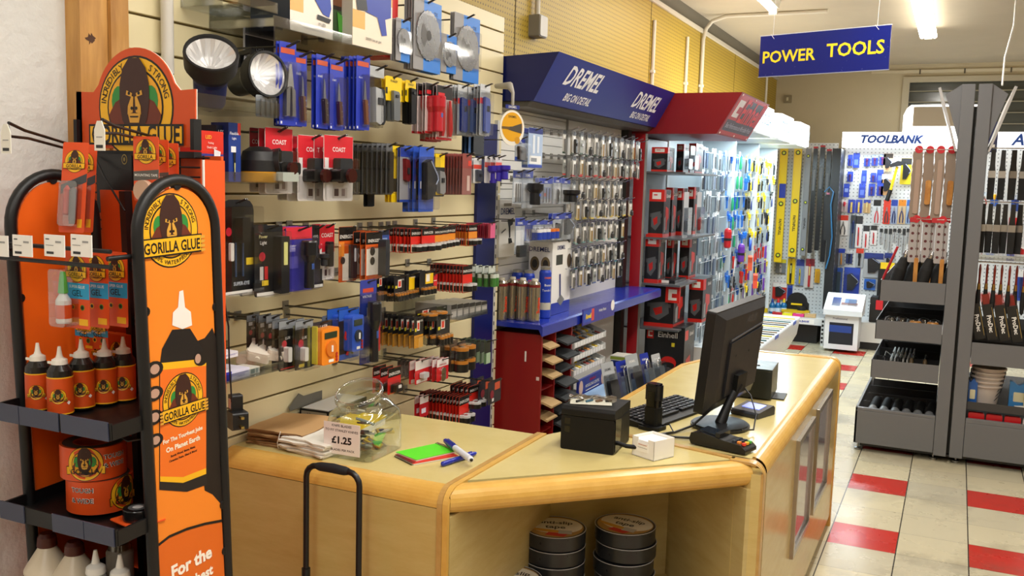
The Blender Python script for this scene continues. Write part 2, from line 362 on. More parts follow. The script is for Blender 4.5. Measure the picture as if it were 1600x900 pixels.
# ------------------------------------------------------------------ the counter
def laminate(a, c, key):
    m, nt, b = nodes_mat('m_laminate_'+key); p, x, y, z = pos(nt); v = stretch(nt, p, (2, 2, 9))
    col = mixc(nt, ramp(nt, noise(nt, v, 3, 7, .65), .3, .75), a, c)
    sc = ramp(nt, noise(nt, p, 5, 8, .7), .66, .8); col = mixc(nt, math_node(nt, 'MULTIPLY', sc, .25), col, '#8b7442')
    nt.links.new(col, b.inputs['Base Color']); b.inputs['Roughness'].default_value = .22; b.inputs['Specular IOR Level'].default_value = .4
    return m
TOPM = laminate('#d6c688', '#ccba7a', 'top'); FACEM = laminate('#cdb675', '#bfa562', 'face'); EDGEM = wood_mat('#dfb35c', '#cf9f48', (6, 6, 6), 2, .28); TRIMM = wood_mat('#c39d5c', '#b28846', (8, 8, 8), 3, .35); INM = laminate('#c8b47c', '#b9a366', 'in')
HC = .85
def bull(r, top, bottom, n=7):      # profile (out, z): flat top edge rounding down to the face
    return [(-r+r*sin(pi/2*i/n), top-r+r*cos(pi/2*i/n)) for i in range(n+1)]+[(0, bottom)]
def sweep(mb, prof, a, b, out, m, ms=None, close=False):    # profile (out,z) carried from a to b (xy), 'out' the outward xy direction
    a, b, out = Vector(a), Vector(b), Vector(out)
    vs = [(a.x+out.x*o, a.y+out.y*o, z) for o, z in prof]+[(b.x+out.x*o, b.y+out.y*o, z) for o, z in prof]; n = len(prof)
    for i in range(n-1): mb.add([vs[i], vs[i+1], vs[i+1+n], vs[i+n]], [(0, 1, 2, 3)], (ms[i] if ms else m), True)
    if close: mb.add(vs[:n], [tuple(range(n))], m); mb.add(vs[n:], [tuple(reversed(range(n)))], m)
# left unit, fronting the shop
t = thing('counter_unit', 'end counter section with plain pale face below the brown bags and sweet jar', 'counter')
YL = 2.13; R = .052
lm = MB(); lm.box((-1.945, YL, .07), (-1.20, YL+.02, HC-R-.002), FACEM).box((-1.945, YL+.02, .0), (-1.2, 2.74, HC-.03), FACEM); lm.build('body', t)
lm = MB(); lm.box((-1.945, YL+R, HC-.03), (-1.2, 2.775, HC), TOPM); lm.build('worktop', t)
lm = MB(); sweep(lm, bull(R, HC, HC-R, 8), (-1.945, YL), (-1.2, YL), (0, -1), EDGEM); lm.box((-1.945, YL+.012, HC-R-.01), (-1.2, YL+R, HC-R), EDGEM); lm.box((-1.945, YL+R-.012, HC-R), (-1.2, YL+R, HC-.003), EDGEM); lm.build('rounded_edge', t)
MB().box((-1.945, YL+.03, .0), (-1.2, YL+.04, .07), P('#3a2f20')).build('plinth', t)
# joint strip between the left and the corner unit: over the top and down the front
def joint(label, a0, a1, xy_front, out, x_dir, w_, back, top=HC, r=R):
    t = thing('joint_moulding', label, 'moulding'); 
    for k, (off, ww, col) in enumerate(((0, w_*.5, TRIMM), (w_*.5, w_*.5, EDGEM))):
        prof = [(-back, top+.004)]+[(o+(.004), z+.004*(1 if z > top-r else 0)) for o, z in bull(r, top, 0.0, 8)]
        m = MB(); a = Vector(xy_front)+Vector(x_dir)*off; b = a+Vector(x_dir)*ww*.94
        sweep(m, prof, a, b, out, col); n = len(prof); 
        for e, rv in ((a, 0), (b, 1)):
            inner = [(o-.012 if z < top-.02 else o, min(z, top-.008)) for o, z in prof]
            for i in range(n-1):
                q = [(e.x+out[0]*o, e.y+out[1]*o, z) for o, z in (prof[i], prof[i+1], inner[i+1], inner[i])]
                m.add(q, [(0, 1, 2, 3)], col)
        m.build('strip', t)
    return t
joint('curved timber joint strip over the counter beside the pens', None, None, (-1.2, YL), (0, -1), (1, 0), .034, .66)
# corner unit: diagonal top over an open shelf
CA, CB, CC, CD_ = (-1.166, YL+.01), (-.497, 2.80), (-.836, 3.18), (-1.178, 2.84)
fd = Vector((CB[0]-CA[0], CB[1]-CA[1])).normalized(); fo = Vector((fd.y, -fd.x))
t = thing('counter_unit', 'diagonal corner counter section with an open shelf of black tape rolls', 'counter')
m = MB(); ins = .05
top = [(CA[0]-fo.x*ins, CA[1]-fo.y*ins+.03), (CB[0]-fo.x*ins-.02, CB[1]-fo.y*ins), (-.515, 2.86), (-1.10, 2.93), (-1.166, 2.79), (-1.166, 2.24)]
m.prism(top, HC-.03, HC, TOPM); m.prism([CD_, (CA[0]-fo.x*.03, CA[1]-fo.y*.03), (CB[0]-fo.x*.03, CB[1]-fo.y*.03), CC], HC-.07, HC-.031, INM); m.build('worktop', t)
m = MB(); prof = [(-.05, HC+.001)]+[(-.036+.036*sin(pi*i/10), HC-.036+.037*cos(pi*i/10)) for i in range(11)]+[(-.05, HC-.073)]
sweep(m, prof, CA, CB, tuple(fo), EDGEM, close=True); m.build('rounded_edge', t)
m = MB(); m.prism([CD_, CA, CB, CC], .27, .30, INM); m.prism([CD_, CA, CB, CC], .02, .05, INM); m.build('shelf', t)
m = MB().prism([(CD_[0]+.002, CD_[1]), (CC[0], CC[1]), (CC[0]-.02, CC[1]+.02), (CD_[0]-.01, CD_[1]+.02)], 0, HC-.076, INM); m.build('back_panel', t)
m = MB().prism([(CA[0], CA[1]), (CA[0], CD_[1]), (CA[0]-.016, CD_[1]), (CA[0]-.016, CA[1])], 0, HC-.076, INM); m.build('side_panel', t)
m = MB().prism([(CB[0], CB[1]), (CC[0], CC[1]), (CC[0]-.014, CC[1]-.014), (CB[0]-.014, CB[1]-.014)], 0, HC-.076, INM); m.build('side_panel', t)
# long unit beside the aisle
XR = -.47; Y0, Y1 = 2.85, 4.86; R2 = .045
t = thing('counter_unit', 'long pale counter section along the tiled aisle carrying the computer', 'counter')
m = MB(); m.prism([(XR-R2, Y0), (XR-R2, Y1-.04), (-.94, Y1-.04), (-1.1, 4.24), (-1.12, 2.95)], HC-.03, HC, TOPM); m.build('worktop', t)
m = MB(); m.box((XR-.02, Y0+.03, .06), (XR, Y1-.03, HC-R2), FACEM); m.prism([(XR-.02, Y0+.05), (XR-.02, Y1-.05), (-.93, Y1-.05), (-1.08, 4.24), (-1.08, 3.22), (-.83, 3.2)], .0, HC-.03, FACEM); m.build('body', t)
m = MB(); sweep(m, bull(R2, HC+.001, HC-R2, 8), (XR, Y0+.03), (XR, Y1-.03), (1, 0), EDGEM); m.box((XR-R2, Y0+.03, HC-R2), (XR-R2+.01, Y1-.03, HC-.003), EDGEM); m.box((XR-R2, Y0+.03, HC-R2-.008), (XR-.003, Y1-.03, HC-R2), EDGEM)
m.build('rounded_edge', t)
m = MB(); m.box((-.96, Y1-.05, HC-.035), (XR-R2, Y1-.02, HC+.003), EDGEM).prism([(-1.13, 2.95), (-1.11, 2.95), (-1.09, 4.24), (-.93, Y1-.04), (-.95, Y1-.04), (-1.11, 4.25)], HC-.035, HC+.003, EDGEM); m.build('rear_edge', t)
m = MB(); prof = [(-.2, HC+.004)]+[(o+.004, z+.004*(1 if z > HC-R2 else 0)) for o, z in bull(R2, HC, .0, 8)]
sweep(m, prof, (XR, Y1-.035), (XR, Y1), (1, 0), EDGEM)
for yy in (Y1-.035, Y1): m.prism([(XR+o, z) for o, z in prof]+[(XR-.2, 0)], -yy, -yy+.0005, EDGEM, FY)
m.build('end_moulding', t)
MB().box((XR-.06, Y0+.06, 0), (XR-.03, Y1-.06, .06), P('#2c2419')).build('plinth', t)
# joint strip between corner and long unit
t = thing('joint_moulding', 'curved timber joint strip over the counter beside the card terminal', 'moulding')
for k, col in enumerate((TRIMM, EDGEM, TRIMM)):
    m = MB(); prof = [(-.1, HC+.004)]+[(o+.005, z+.004*(1 if z > HC-R2 else 0)) for o, z in bull(R2, HC, .0, 8)]
    sweep(m, prof, (XR, 2.80+k*.014), (XR, 2.813+k*.014), (1, 0), col)
    pr2 = [(o-.012 if z < HC-.03 else o, min(z, HC-.004)) for o, z in prof]
    for yy in (2.80+k*.014, 2.813+k*.014):
        for i in range(len(prof)-1): m.add([(XR+o, yy, z) for o, z in (prof[i], prof[i+1], pr2[i+1], pr2[i])], [(0, 1, 2, 3)], col)
    m.build('strip', t)
MB().prism([(CB[0]-.005, CB[1]-.004), (XR-.004, 2.80), (XR-.004, 2.87), (-.54, 2.87), (-.56, 2.84)], 0, HC-.03, FACEM).build('corner_post', t)
m = MB()
m.prism([(-.56, 2.82), (-.56, 2.842), (-.8, 2.905), (-1.1, 2.95), (-1.1, 2.925), (-.8, 2.88)], HC-.005, HC+.004, TRIMM); m.build('top_strip', t)
# poster frames on the aisle face
FRM = metal('#b3b0a8', .3)
def frame(label, y0, y1, z0, z1):
    t = thing('poster_frame', label, 'frame', (XR, y0, z0)); w_, h = y1-y0, z1-z0; b = .022
    m = MB()
    for q in (((0, 0), (w_, 0), (w_-b, b), (b, b)), ((w_, 0), (w_, h), (w_-b, h-b), (w_-b, b)), ((w_, h), (0, h), (b, h-b), (w_-b, h-b)), ((0, h), (0, 0), (b, b), (b, h-b))): m.prism(list(q), 0, .014, FRM, FX)
    m.build('frame', t, bev=.002); MB().prism([(b, b), (w_-b, b), (w_-b, h-b), (b, h-b)], 0, .004, mat('#9d9aa3', .06, 0, 0, .7), FX).build('pane', t)
frame('nearer aluminium poster frame on the aisle face of the counter', 3.48, 3.90, .315, .765)
frame('farther aluminium poster frame on the aisle face of the counter', 4.01, 4.47, .315, .77)
# ------------------------------------------------------------------ tape rolls on the open shelf
TAPEB = mat('#26282c', .3); LBL = P('#ece8dc', .4)
def tape_roll(label, loc, rz=0, top=True):
    t = thing('tape_roll', label, 'tape roll', loc, rz, None if top else 'black anti slip tape rolls lower in the stacks')
    MB().lathe([(.04, .002), (.098, .001), (.1, .004), (.1, .046), (.098, .049), (.04, .048), (.04, .002)], TAPEB, 36).build('tape', t)
    m = MB(); m.tube([(.1*cos(a*pi/18), .1*sin(a*pi/18), .0488) for a in range(36)], .0012, P('#c8c8cc', .3), 4, True); m.build('rim_wrap', t)
    if top:
        m = MB(); m.flat(circ(0, 0, .092, 36), .0494, P('#b58f50'), FZ).flat(circ(.0, .012, .088, 30, .07), .0497, LBL, FZ).flat(circ(.0, -.01, .085, 30, .04, pi*1.05, pi*1.75), .04985, P('#d8a33a'), FZ)
        m.flat([(-.03, -.075), (.03, -.085), (.045, -.055), (-.02, -.05)], .05, P('#c9322a'), FZ); m.build('label', t)
        m = MB(); m.text('anti-slip', 0, .034, .034, .0502, BLACK, FZ, fit=.15, bold=.02).text('tape', .0, -.008, .032, .0502, BLACK, FZ, bold=.02); m.build('lettering', t)
        MB().box((.012, -.06, .0503), (.055, -.03, .0506), P('#bdbdb8')).build('price_sticker', t)
    return t
s1, s2 = PZ(868, 815, .575), PZ(978, 810, .575)
for k in range(5):
    L1 = 'top anti slip tape roll of the stack nearer the pens' if k == 4 else 'black tape roll lower in a stack on the open shelf'
    tape_roll(L1, (s1.x, s1.y, .30+k*.052), .35, k == 4)
    L2 = 'top anti slip tape roll of the stack nearer the aisle' if k == 4 else 'black tape roll lower in a stack on the open shelf'
    tape_roll(L2, (s2.x+(.004 if k % 2 else 0), s2.y-.004*(k % 3), .30+k*.052), -.1 if k == 4 else .2, k == 4)
q = PZ(797, 903, .452); t_ = tape_roll('anti slip tape roll on the short stack just showing its top', (q.x, q.y, .404), .2, True); q2 = tape_roll('black tape roll lower in a stack on the open shelf', (q.x, q.y, .352), 0, False); tape_roll('black tape roll lower in a stack on the open shelf', (q.x, q.y, .30), 0, False)
# ------------------------------------------------------------------ black hand truck before the counter
t = thing('hand_truck', 'black folding hand truck standing against the counter front', 'hand truck', (-1.49, 2.06, 0))
HB = mat('#0f1012', .4); hw = .088
pts = [(-hw, 0, .06), (-hw, 0, .845)]+[(-hw+.035-.035*cos(a), 0, .845+.035*sin(a)) for a in (.4, .8, 1.2, pi/2)]+[(hw-.035+.035*sin(a), 0, .845+.035*cos(a)) for a in (0, .4, .8, 1.2, pi/2)]+[(hw, 0, .06)]
MB().tube(pts, .0085, HB, 10).build('handle_tube', t)
MB().tube([(-.052, 0, .88), (-.04, 0, .88), (0, 0, .8815), (.04, 0, .88), (.052, 0, .88)], [.0095, .0125, .0135, .0125, .0095], mat('#15171a', .7), 12).build('grip', t)
for sx in (-1, 1): MB().cyl((sx*hw, 0, .1), (sx*hw, 0, .58), .0125, HB, 10).build('sleeve', t)
for zz in (.2, .36): MB().cyl((-hw, 0, zz), (hw, 0, zz), .007, HB, 8).build('cross_bar', t)
MB().box((-.13, -.2, .01), (.13, .01, .018), STEEL).build('toe_plate', t)
for sx in (-1, 1): MB().lathe([(.03, -.015), (.06, -.015), (.065, -.008), (.065, .008), (.06, .015), (.03, .015)], HB, 20, (sx*.15, .02, .066), 'x').build('wheel', t)
# ------------------------------------------------------------------ things on the counter
PV = P
# kraft bags
def bag_stack(label, cat, loc, rz, w_, d, n, c1, c2, sag=0.0, name='paper_bag', grp=None, top_label=None):
    for k in range(n):
        m = MB(); rnd = random.Random(k+int(w_*1000)); dx, dy, a = rnd.uniform(-.008, .008), rnd.uniform(-.008, .008), rnd.uniform(-.05, .05)
        nx, ny = 8, 6; h0 = k*.0068
        def zz(u, v, k=k): return .006+.007*math.sin(u*2.2+.4)*(v-.1)*k/n+.004*math.sin(v*5+u*3)*k/n+.012*max(0, v-.5)*k/n
        for lay, dz in ((0, 0), (1, .0055)):
            vs = []; 
            for j in range(ny+1):
                for i in range(nx+1):
                    u, v = i/nx, j/ny; wob = .004*math.sin(9*u+k*2)+.003*math.sin(17*u+k) if j == 0 else 0
                    vs.append(((u-.5)*w_, (v-.5)*d+wob, zz(u, v)-.006+dz))
            fs = [(j*(nx+1)+i, j*(nx+1)+i+1, (j+1)*(nx+1)+i+1, (j+1)*(nx+1)+i) for j in range(ny) for i in range(nx)]
            if lay == 0: fs = [tuple(reversed(f)) for f in fs]; v0 = vs
            else:
                m.add(v0, f0, c1 if k % 2 else c2, True); m.add(vs, fs, c1 if k % 2 == 0 or k == n-1 else c2, True)
                N = nx+1; loop = [i for i in range(N)]+[j*N+nx for j in range(1, ny+1)]+[ny*N+i for i in range(nx-1, -1, -1)]+[j*N for j in range(ny-1, 0, -1)]
                al = [v0[i] for i in loop]+[vs[i] for i in loop]; L = len(loop)
                m.add(al, [(i, (i+1) % L, L+(i+1) % L, L+i) for i in range(L)], c2)
            f0 = fs
        o = m.build(name, None, (loc[0]+dx, loc[1]+dy, loc[2]+h0), rz=rz+a)
        tag(o, top_label if k == n-1 else label, cat, None if k == n-1 else grp)
KR = P('#c69e6c', .75); KR2 = P('#85643f', .8)
bag_stack('brown paper bag lower in the stack by the slatted board', 'paper bag', (-1.825, 2.325, HC+.001), .06, .2, .2, 7, KR, KR2, 0, 'paper_bag', 'brown bags in the stack', 'topmost brown paper bag on the counter by the slatted board')
WB2 = P('#d9d4c4', .8)
bag_stack('white paper bag lower in the stack behind the hand truck', 'paper bag', (-1.695, 2.285, HC+.001), -.12, .18, .17, 6, P('#eeeae0', .8), WB2, 0, 'white_paper_bag', 'white bags in the stack', 'topmost white paper bag beside the clear jar')
o = MB().tube([(-.0, 0, 0), (.0, -.004, .02), (.01, -.002, .055)], .0015, WHITE, 5).build('string', None, (-1.80, 2.213, HC+.002)); tag(o, 'loop of white string on the front of the brown bags', 'string')
# black box with raised lid
t = thing('cardboard_box', 'open black cardboard box with white end and raised lid against the slatted board', 'box', (-1.89, 2.62, HC+.001), radians(4))
BK = P('#1a1c20', .5); GRY = P('#6c6a60', .6)
bm_ = MB(); bw, bd, bh = .055, .125, .05
bm_.box((-bw, -bd, 0), (bw, bd, .003), BK).box((-bw, -bd, 0), (-bw+.003, bd, bh), BK).box((bw-.003, -bd, 0), (bw, bd, bh), BK).box((-bw, -bd, 0), (bw, -bd+.003, bh), BK).box((-bw, bd-.003, 0), (bw, bd, bh), BK); bm_.build('tray', t)
lm = MB().rrect(-bw+.006, .006, bw-.006, bh-.006, bd, bd+.0006, .002, P('#b9b4aa'), FY); lm.text('2.7', -.02, .034, .008, bd+.001, BLACK, FY).flat(circ(.02, .022, .013), bd+.0009, P('#8f8b84'), FY); lm.build('end_label', t)
lm = MB().flat(circ(.0, .026, .016, 24), bw+.0006, P('#b7b06a'), FX).flat(circ(.0, .026, .012, 24), bw+.001, BK, FX).text('A', 0, .026, .012, bw+.0014, P('#b7b06a'), FX); lm.build('emblem', t)
MB().box((-bw+.005, -bd+.005, .03), (bw-.005, bd-.005, .052), P('#e8e8e6')).build('paper_fill', t)
m = MB(); m.prism([(-bd-.05, bh), (bd, bh), (bd+.0, bh+.052), (bd-.07, bh+.032), (-bd+.03, bh+.035), (-bd-.0, bh+.05), (-bd-.055, bh+.012)], -bw-.006, -bw-.004, GRY, FX); m.build('lid', t)
t = thing('carton', 'flat yellow and blue carton under the paper behind the jar', 'box', (-1.735, 2.52, HC+.001), radians(6))
MB().box((-.06, -.1, 0), (.06, .1, .03), P('#e8e4da')).build('body', t); MB().box((-.0605, -.1005, .022), (.0605, .1005, .0305), YEL).build('lid', t)
m = MB().rrect(-.055, .002, .045, .02, .1006, .101, .001, BLUE, FY); m.build('label', t)
# the clear jar
def jar():
    c = PZ(566, 700, HC); jx, jy = -1.565, 2.325
    t = thing('sweet_jar', 'clear slanted-neck plastic jar of knife blades with a price card', 'jar', (jx, jy, HC+.001), radians(2))
    JC = clear((.9, .94, .93), .2, .04); W2, D2 = .088, .11
    m = MB(); pr = []
    def ring(cx, cy, z, w_, d, r, tilt=0):
        return [(x+cx, y+cy, z+tilt*(y)) for x, y in rr(-w_, -d, w_, d, r, 5)]
    rings = [ring(0, .0, .0, W2*.96, D2*.96, .02), ring(0, 0, .006, W2, D2, .025), ring(0, 0, .12, W2, D2, .03), ring(0, .0, .15, W2*.99, D2*.97, .04), ring(0, -.018, .176, W2*.9, .078, .06, .34), ring(0, -.032, .192, .072, .07, .066, .4), ring(0, -.036, .205, .071, .071, .066, .4), ring(0, -.037, .212, .077, .077, .07, .4), ring(0, -.038, .22, .077, .077, .07, .4), ring(0, -.038, .226, .073, .073, .068, .4)]
    n = len(rings[0]); vs = [v for r_ in rings for v in r_]
    m.add(vs, [(i*n+k, i*n+(k+1) % n, (i+1)*n+(k+1) % n, (i+1)*n+k) for i in range(len(rings)-1) for k in range(n)], JC, True); m.add(rings[0], [tuple(reversed(range(n)))], JC)
    m.build('jar_body', t)
    m = MB(); rimpts = ring(0, -.038, .228, .074, .074, .069, .4); m.tube(rimpts, .0035, clear((.95, .97, .97), .3), 6, True); m.build('rim', t)
    m = MB(); cw, ch = .064, .1; m.box((-.086, -D2-.003, .016), (.052, -D2-.0015, .128), P('#efe6e0', .5)); m.build('price_card', t)
    m = MB(); cx = -.017; d = D2+.0034
    m.text('KNIFE BLADES', cx, .118, .0085, d, BLACK, FY, fit=.08).text('TO FIT STANLEY KNIVES', cx, .101, .0085, d, BLACK, FY, fit=.125).text('£1.25', cx, .067, .027, d, BLACK, FY, bold=.035).text('5 BLADES PER PACK', cx, .032, .008, d, BLACK, FY, fit=.1); m.build('lettering', t)
    t.scale = (.9, .9, .84)
    rnd = random.Random(3)
    for k in range(16):                                     # packets of blades inside, each loose
        m = MB(); col = [P('#4a4f4c'), P('#7d8680'), P('#b9b7a8'), P('#2b2e30'), P('#55604f'), P('#c7a72e')][k % 6]
        m.rrect(-.028, -.012, .028, .012, 0, .005, .003, col); m.rrect(-.02, -.006, .02, .006, .005, .007, .002, STEEL)
        o = m.build('blade_pack'); a = rnd.uniform(0, 6.28); hx, hy = (rnd.uniform(-.045, .045), rnd.uniform(-.065, .065)); hz = HC+.012+(k//4)*.02
        if k > 12: hz = HC+.1+.02*(k-13); hx *= .6; hy = -.03+.02*(k-13)
        o.location = (jx+hx, jy+hy, hz); o.rotation_euler = (rnd.uniform(-.5, .5), rnd.uniform(-.5, .5), a)
        tag(o, 'small packet of knife blades heaped inside the clear jar', 'blade pack', 'blade packs in the jar')
jar()
# notepads and pens
t = thing('notepad', 'bright green spiral notepad lying on a red one', 'notepad', (-1.385, 2.385, HC+.0075), radians(-22))
GR = P('#5ee02a', .5)
MB().box((-.05, -.075, 0), (.05, .075, .004), PAPER).build('pages', t); MB().box((-.051, -.076, .004), (.051, .076, .0052), GR).build('cover', t)
m = MB()
for k in range(14): m.tube([(-.046+k*.0071, .07, .007), (-.046+k*.0071, .08, .009), (-.046+k*.0071, .083, .003), (-.046+k*.0071, .078, -.001)], .0011, BLACK, 4)
m.build('spiral', t)
t = thing('notepad', 'red spiral notepad peeping out under the green one', 'notepad', (-1.375, 2.372, HC+.001), radians(-28))
MB().box((-.052, -.078, 0), (.052, .075, .004), PAPER).build('pages', t); MB().box((-.053, -.079, .004), (.053, .076, .0055), P('#d8301f')).build('cover', t)
m = MB()
for k in range(14): m.tube([(-.046+k*.0071, -.07, .006), (-.046+k*.0071, -.082, .006), (-.046+k*.0071, -.085, .001), (-.046+k*.0071, -.08, -.0005)], .0011, BLACK, 4)
m.build('spiral', t)
def pen(label, p0, p1, z, white=False):
    a = Vector((p0[0], p0[1], z)); d = Vector((p1[0]-p0[0], p1[1]-p0[1], 0)); L = d.length
    t = thing('marker_pen', label, 'pen', a, atan2(d.y, d.x)); B = mat('#1b2aa0', .25); c = mat('#dfe3ec', .3) if white else B
    r = .0095 if white else .0075
    MB().lathe([(.004, 0), (r, .004), (r, L*.58)], c, 14, (0, 0, r), 'x').build('barrel', t)
    MB().lathe([(r*1.08, L*.58), (r*1.05, L*.8), (r*.8, L*.95), (r*.4, L)], B, 14, (0, 0, r), 'x').build('cap', t)
    MB().box((L*.6, -.002, r*1.9), (L*.86, .002, r*2.3), B).build('clip', t)
    if white: MB().lathe([(.003, -.004), (.005, -.002), (.005, .0)], BLACK, 10, (0, 0, r), 'x').build('tail_plug', t)
pen('blue pen lying under the white marker', PZ(690, 730, HC), PZ(744, 712, HC), HC+.001)
pen('white marker pen with blue cap crossing the blue pen', PZ(736, 732, HC), PZ(694, 700, HC), HC+.016, True)
# receipt printer
c = PZ(910, 703, HC); t = thing('receipt_printer', 'black receipt printer with a clear plastic bag on its lid', 'printer', (-.985, 2.755, HC+.001), radians(3))
PB = mat('#090a0b', .5, 0, 0, .3); w2, d2, h = .086, .088, .136
m = MB(); m.prism(rr(-w2, 0, w2, h*.78, .006), -d2, d2, PB, FY); m.build('body', t)
m = MB(); m.prism([(-d2, h*.785), (d2, h*.785), (d2, h), (-d2+.01, h), (-d2, h-.008)], -w2, w2, mat('#0d0e0f', .5, 0, 0, .3), FX); m.build('lid', t, bev=.003)
m = MB(); m.rrect(-w2+.012, .08, -w2+.03, .1, d2, d2+.001, .003, P('#000000', .2), FY).rrect(-w2+.012, .054, -w2+.03, .074, d2, d2+.001, .003, P('#000000', .2), FY); m.build('button', t)
m = MB(); m.prism([(-d2+.01, .006), (-d2+.06, .006), (-d2+.07, .1), (-d2+.005, .11)], w2, w2+.002, P('#050506', .2), FX); m.build('paper_door', t)
m = MB(); m.tube([(w2, -.05, .03), (w2+.03, -.055, .025), (w2+.06, -.05, .024), (w2+.09, -.03, .022)], .007, PB, 8); m.build('power_plug', t)
t2 = thing('plastic_bag', 'crumpled clear bag of parts with white card on the black printer', 'bag', (-.995, 2.745, HC+.139), radians(20))
m = MB(); nx, ny = 10, 6; vs = []
for j in range(ny+1):
    for i in range(nx+1): vs.append((-.075+.15*i/nx, -.04+.08*j/ny, .006+.007*abs(math.sin(i*2.1+j*1.7))+.006*abs(math.sin(j*2.9+i))))
m.add(vs, [(j*(nx+1)+i, j*(nx+1)+i+1, (j+1)*(nx+1)+i+1, (j+1)*(nx+1)+i) for j in range(ny) for i in range(nx)], clear((.9, .93, .92), .35), False); m.build('film', t2)
MB().box((-.07, -.036, 0), (.06, .036, .0015), P('#e9e6d6')).build('insert_card', t2); m = MB()
for k in range(4): m.cyl((-.05+.03*k, -.02+.008*k, .005), (-.03+.03*k, .01, .006), .004, [DARK, P('#3f6f8a'), P('#7a4a30'), DARK][k], 8)
m.build('fitting', t2)
# white note box
t = thing('note_box', 'white card memo box with paper slips at the counter corner', 'memo box', (-.79, 2.735, HC+.001), radians(-26))
m = MB(); q = .045; hh = .06; th = .002
m.box((-q, -q, 0), (q, q, th), PAPER).box((-q, -q, 0), (-q+th, q, hh), PAPER).box((q-th, -q, 0), (q, q, hh), PAPER).box((-q, q-th, 0), (q, q, hh), PAPER)
m.prism([(-q, 0), (q, 0), (q, hh), (.02, hh), (.02, hh-.03), (-.02, hh-.03), (-.02, hh), (-q, hh)], q-th, q, PAPER, FY); m.build('holder', t)
MB().box((-q+.004, -q+.004, .003), (q-.004, q-.004, .052), P('#fbfaf6', .8)).build('slip', t)
m = MB().box((-.024, -q-.0012, .018), (.022, -q-.0004, .046), P('#faf8f4')); m.box((-.018, -q-.0018, .039), (.016, -q-.0013, .0405), P('#b4553e')).box((-.02, -q-.0018, .03), (.018, -q-.0013, .0312), P('#9a9a9a')); m.build('label', t)
# barcode scanner on its stand
t = thing('barcode_scanner', 'black upright scanner handset standing in a cradle', 'scanner', (-.885, 3.05, HC+.001), radians(-15))
m = MB(); m.prism(rr(-.04, -.045, .04, .035, .02), 0, .012, PB).prism(rr(-.027, -.022, .027, .022, .012), .012, .075, PB); m.build('cradle', t)
m = MB(); m.prism(rr(-.024, -.018, .024, .018, .009), .06, .145, mat('#0a0a0b', .25)).prism(rr(-.027, -.02, .027, .02, .01), .1, .15, mat('#111214', .3)); m.build('handset', t)
MB().prism(rr(-.024, -.017, .024, .017, .009), .15, .156, mat('#0b0d18', .08)).build('scan_window', t); MB().box((-.012, -.0215, .08), (.014, -.018, .13), P('#050505', .2)).build('grip_plate', t)
# keyboard
t = thing('keyboard', 'black computer keyboard lying before the monitor', 'keyboard', (-.905, 3.25, HC+.001), radians(76))
KX, KY = .22, .08
m = MB(); m.prism([(-KY, 0), (KY, 0), (KY, .026), (KY-.02, .028), (-KY+.02, .014), (-KY, .008)], -KX, KX, PB, FX); m.build('case', t, bev=.002)
km = MB(); KC = mat('#17181b', .4)
for r_ in range(6):
    n = 15
    for k in range(n):
        if r_ == 0 and 4 <= k <= 8 and k != 4: continue
        w_ = .019*(5 if (r_ == 0 and k == 4) else 1); u = -KX+.016+k*.0274; v = -KY+.03+r_*.0205; z = .0135+(v+KY)*.085
        km.prism([(u, v), (u+w_*1.2, v), (u+w_*1.12, v+.016), (u+.002, v+.016)], z, z+.008, KC)
o = km.build('keycap', t); o['kind'] = 'stuff'; lk = MB()
for r_ in range(6):
    for k in range(15):
        u = -KX+.02+k*.0274; v = -KY+.036+r_*.0205; z = .0216+(v+KY)*.085
        if (r_*15+k) % 2 and r_: lk.flat([(u, v), (u+.004, v), (u+.004, v+.005), (u, v+.005)], z, P('#bdbdbd'))
lk.build('key_legend', t)
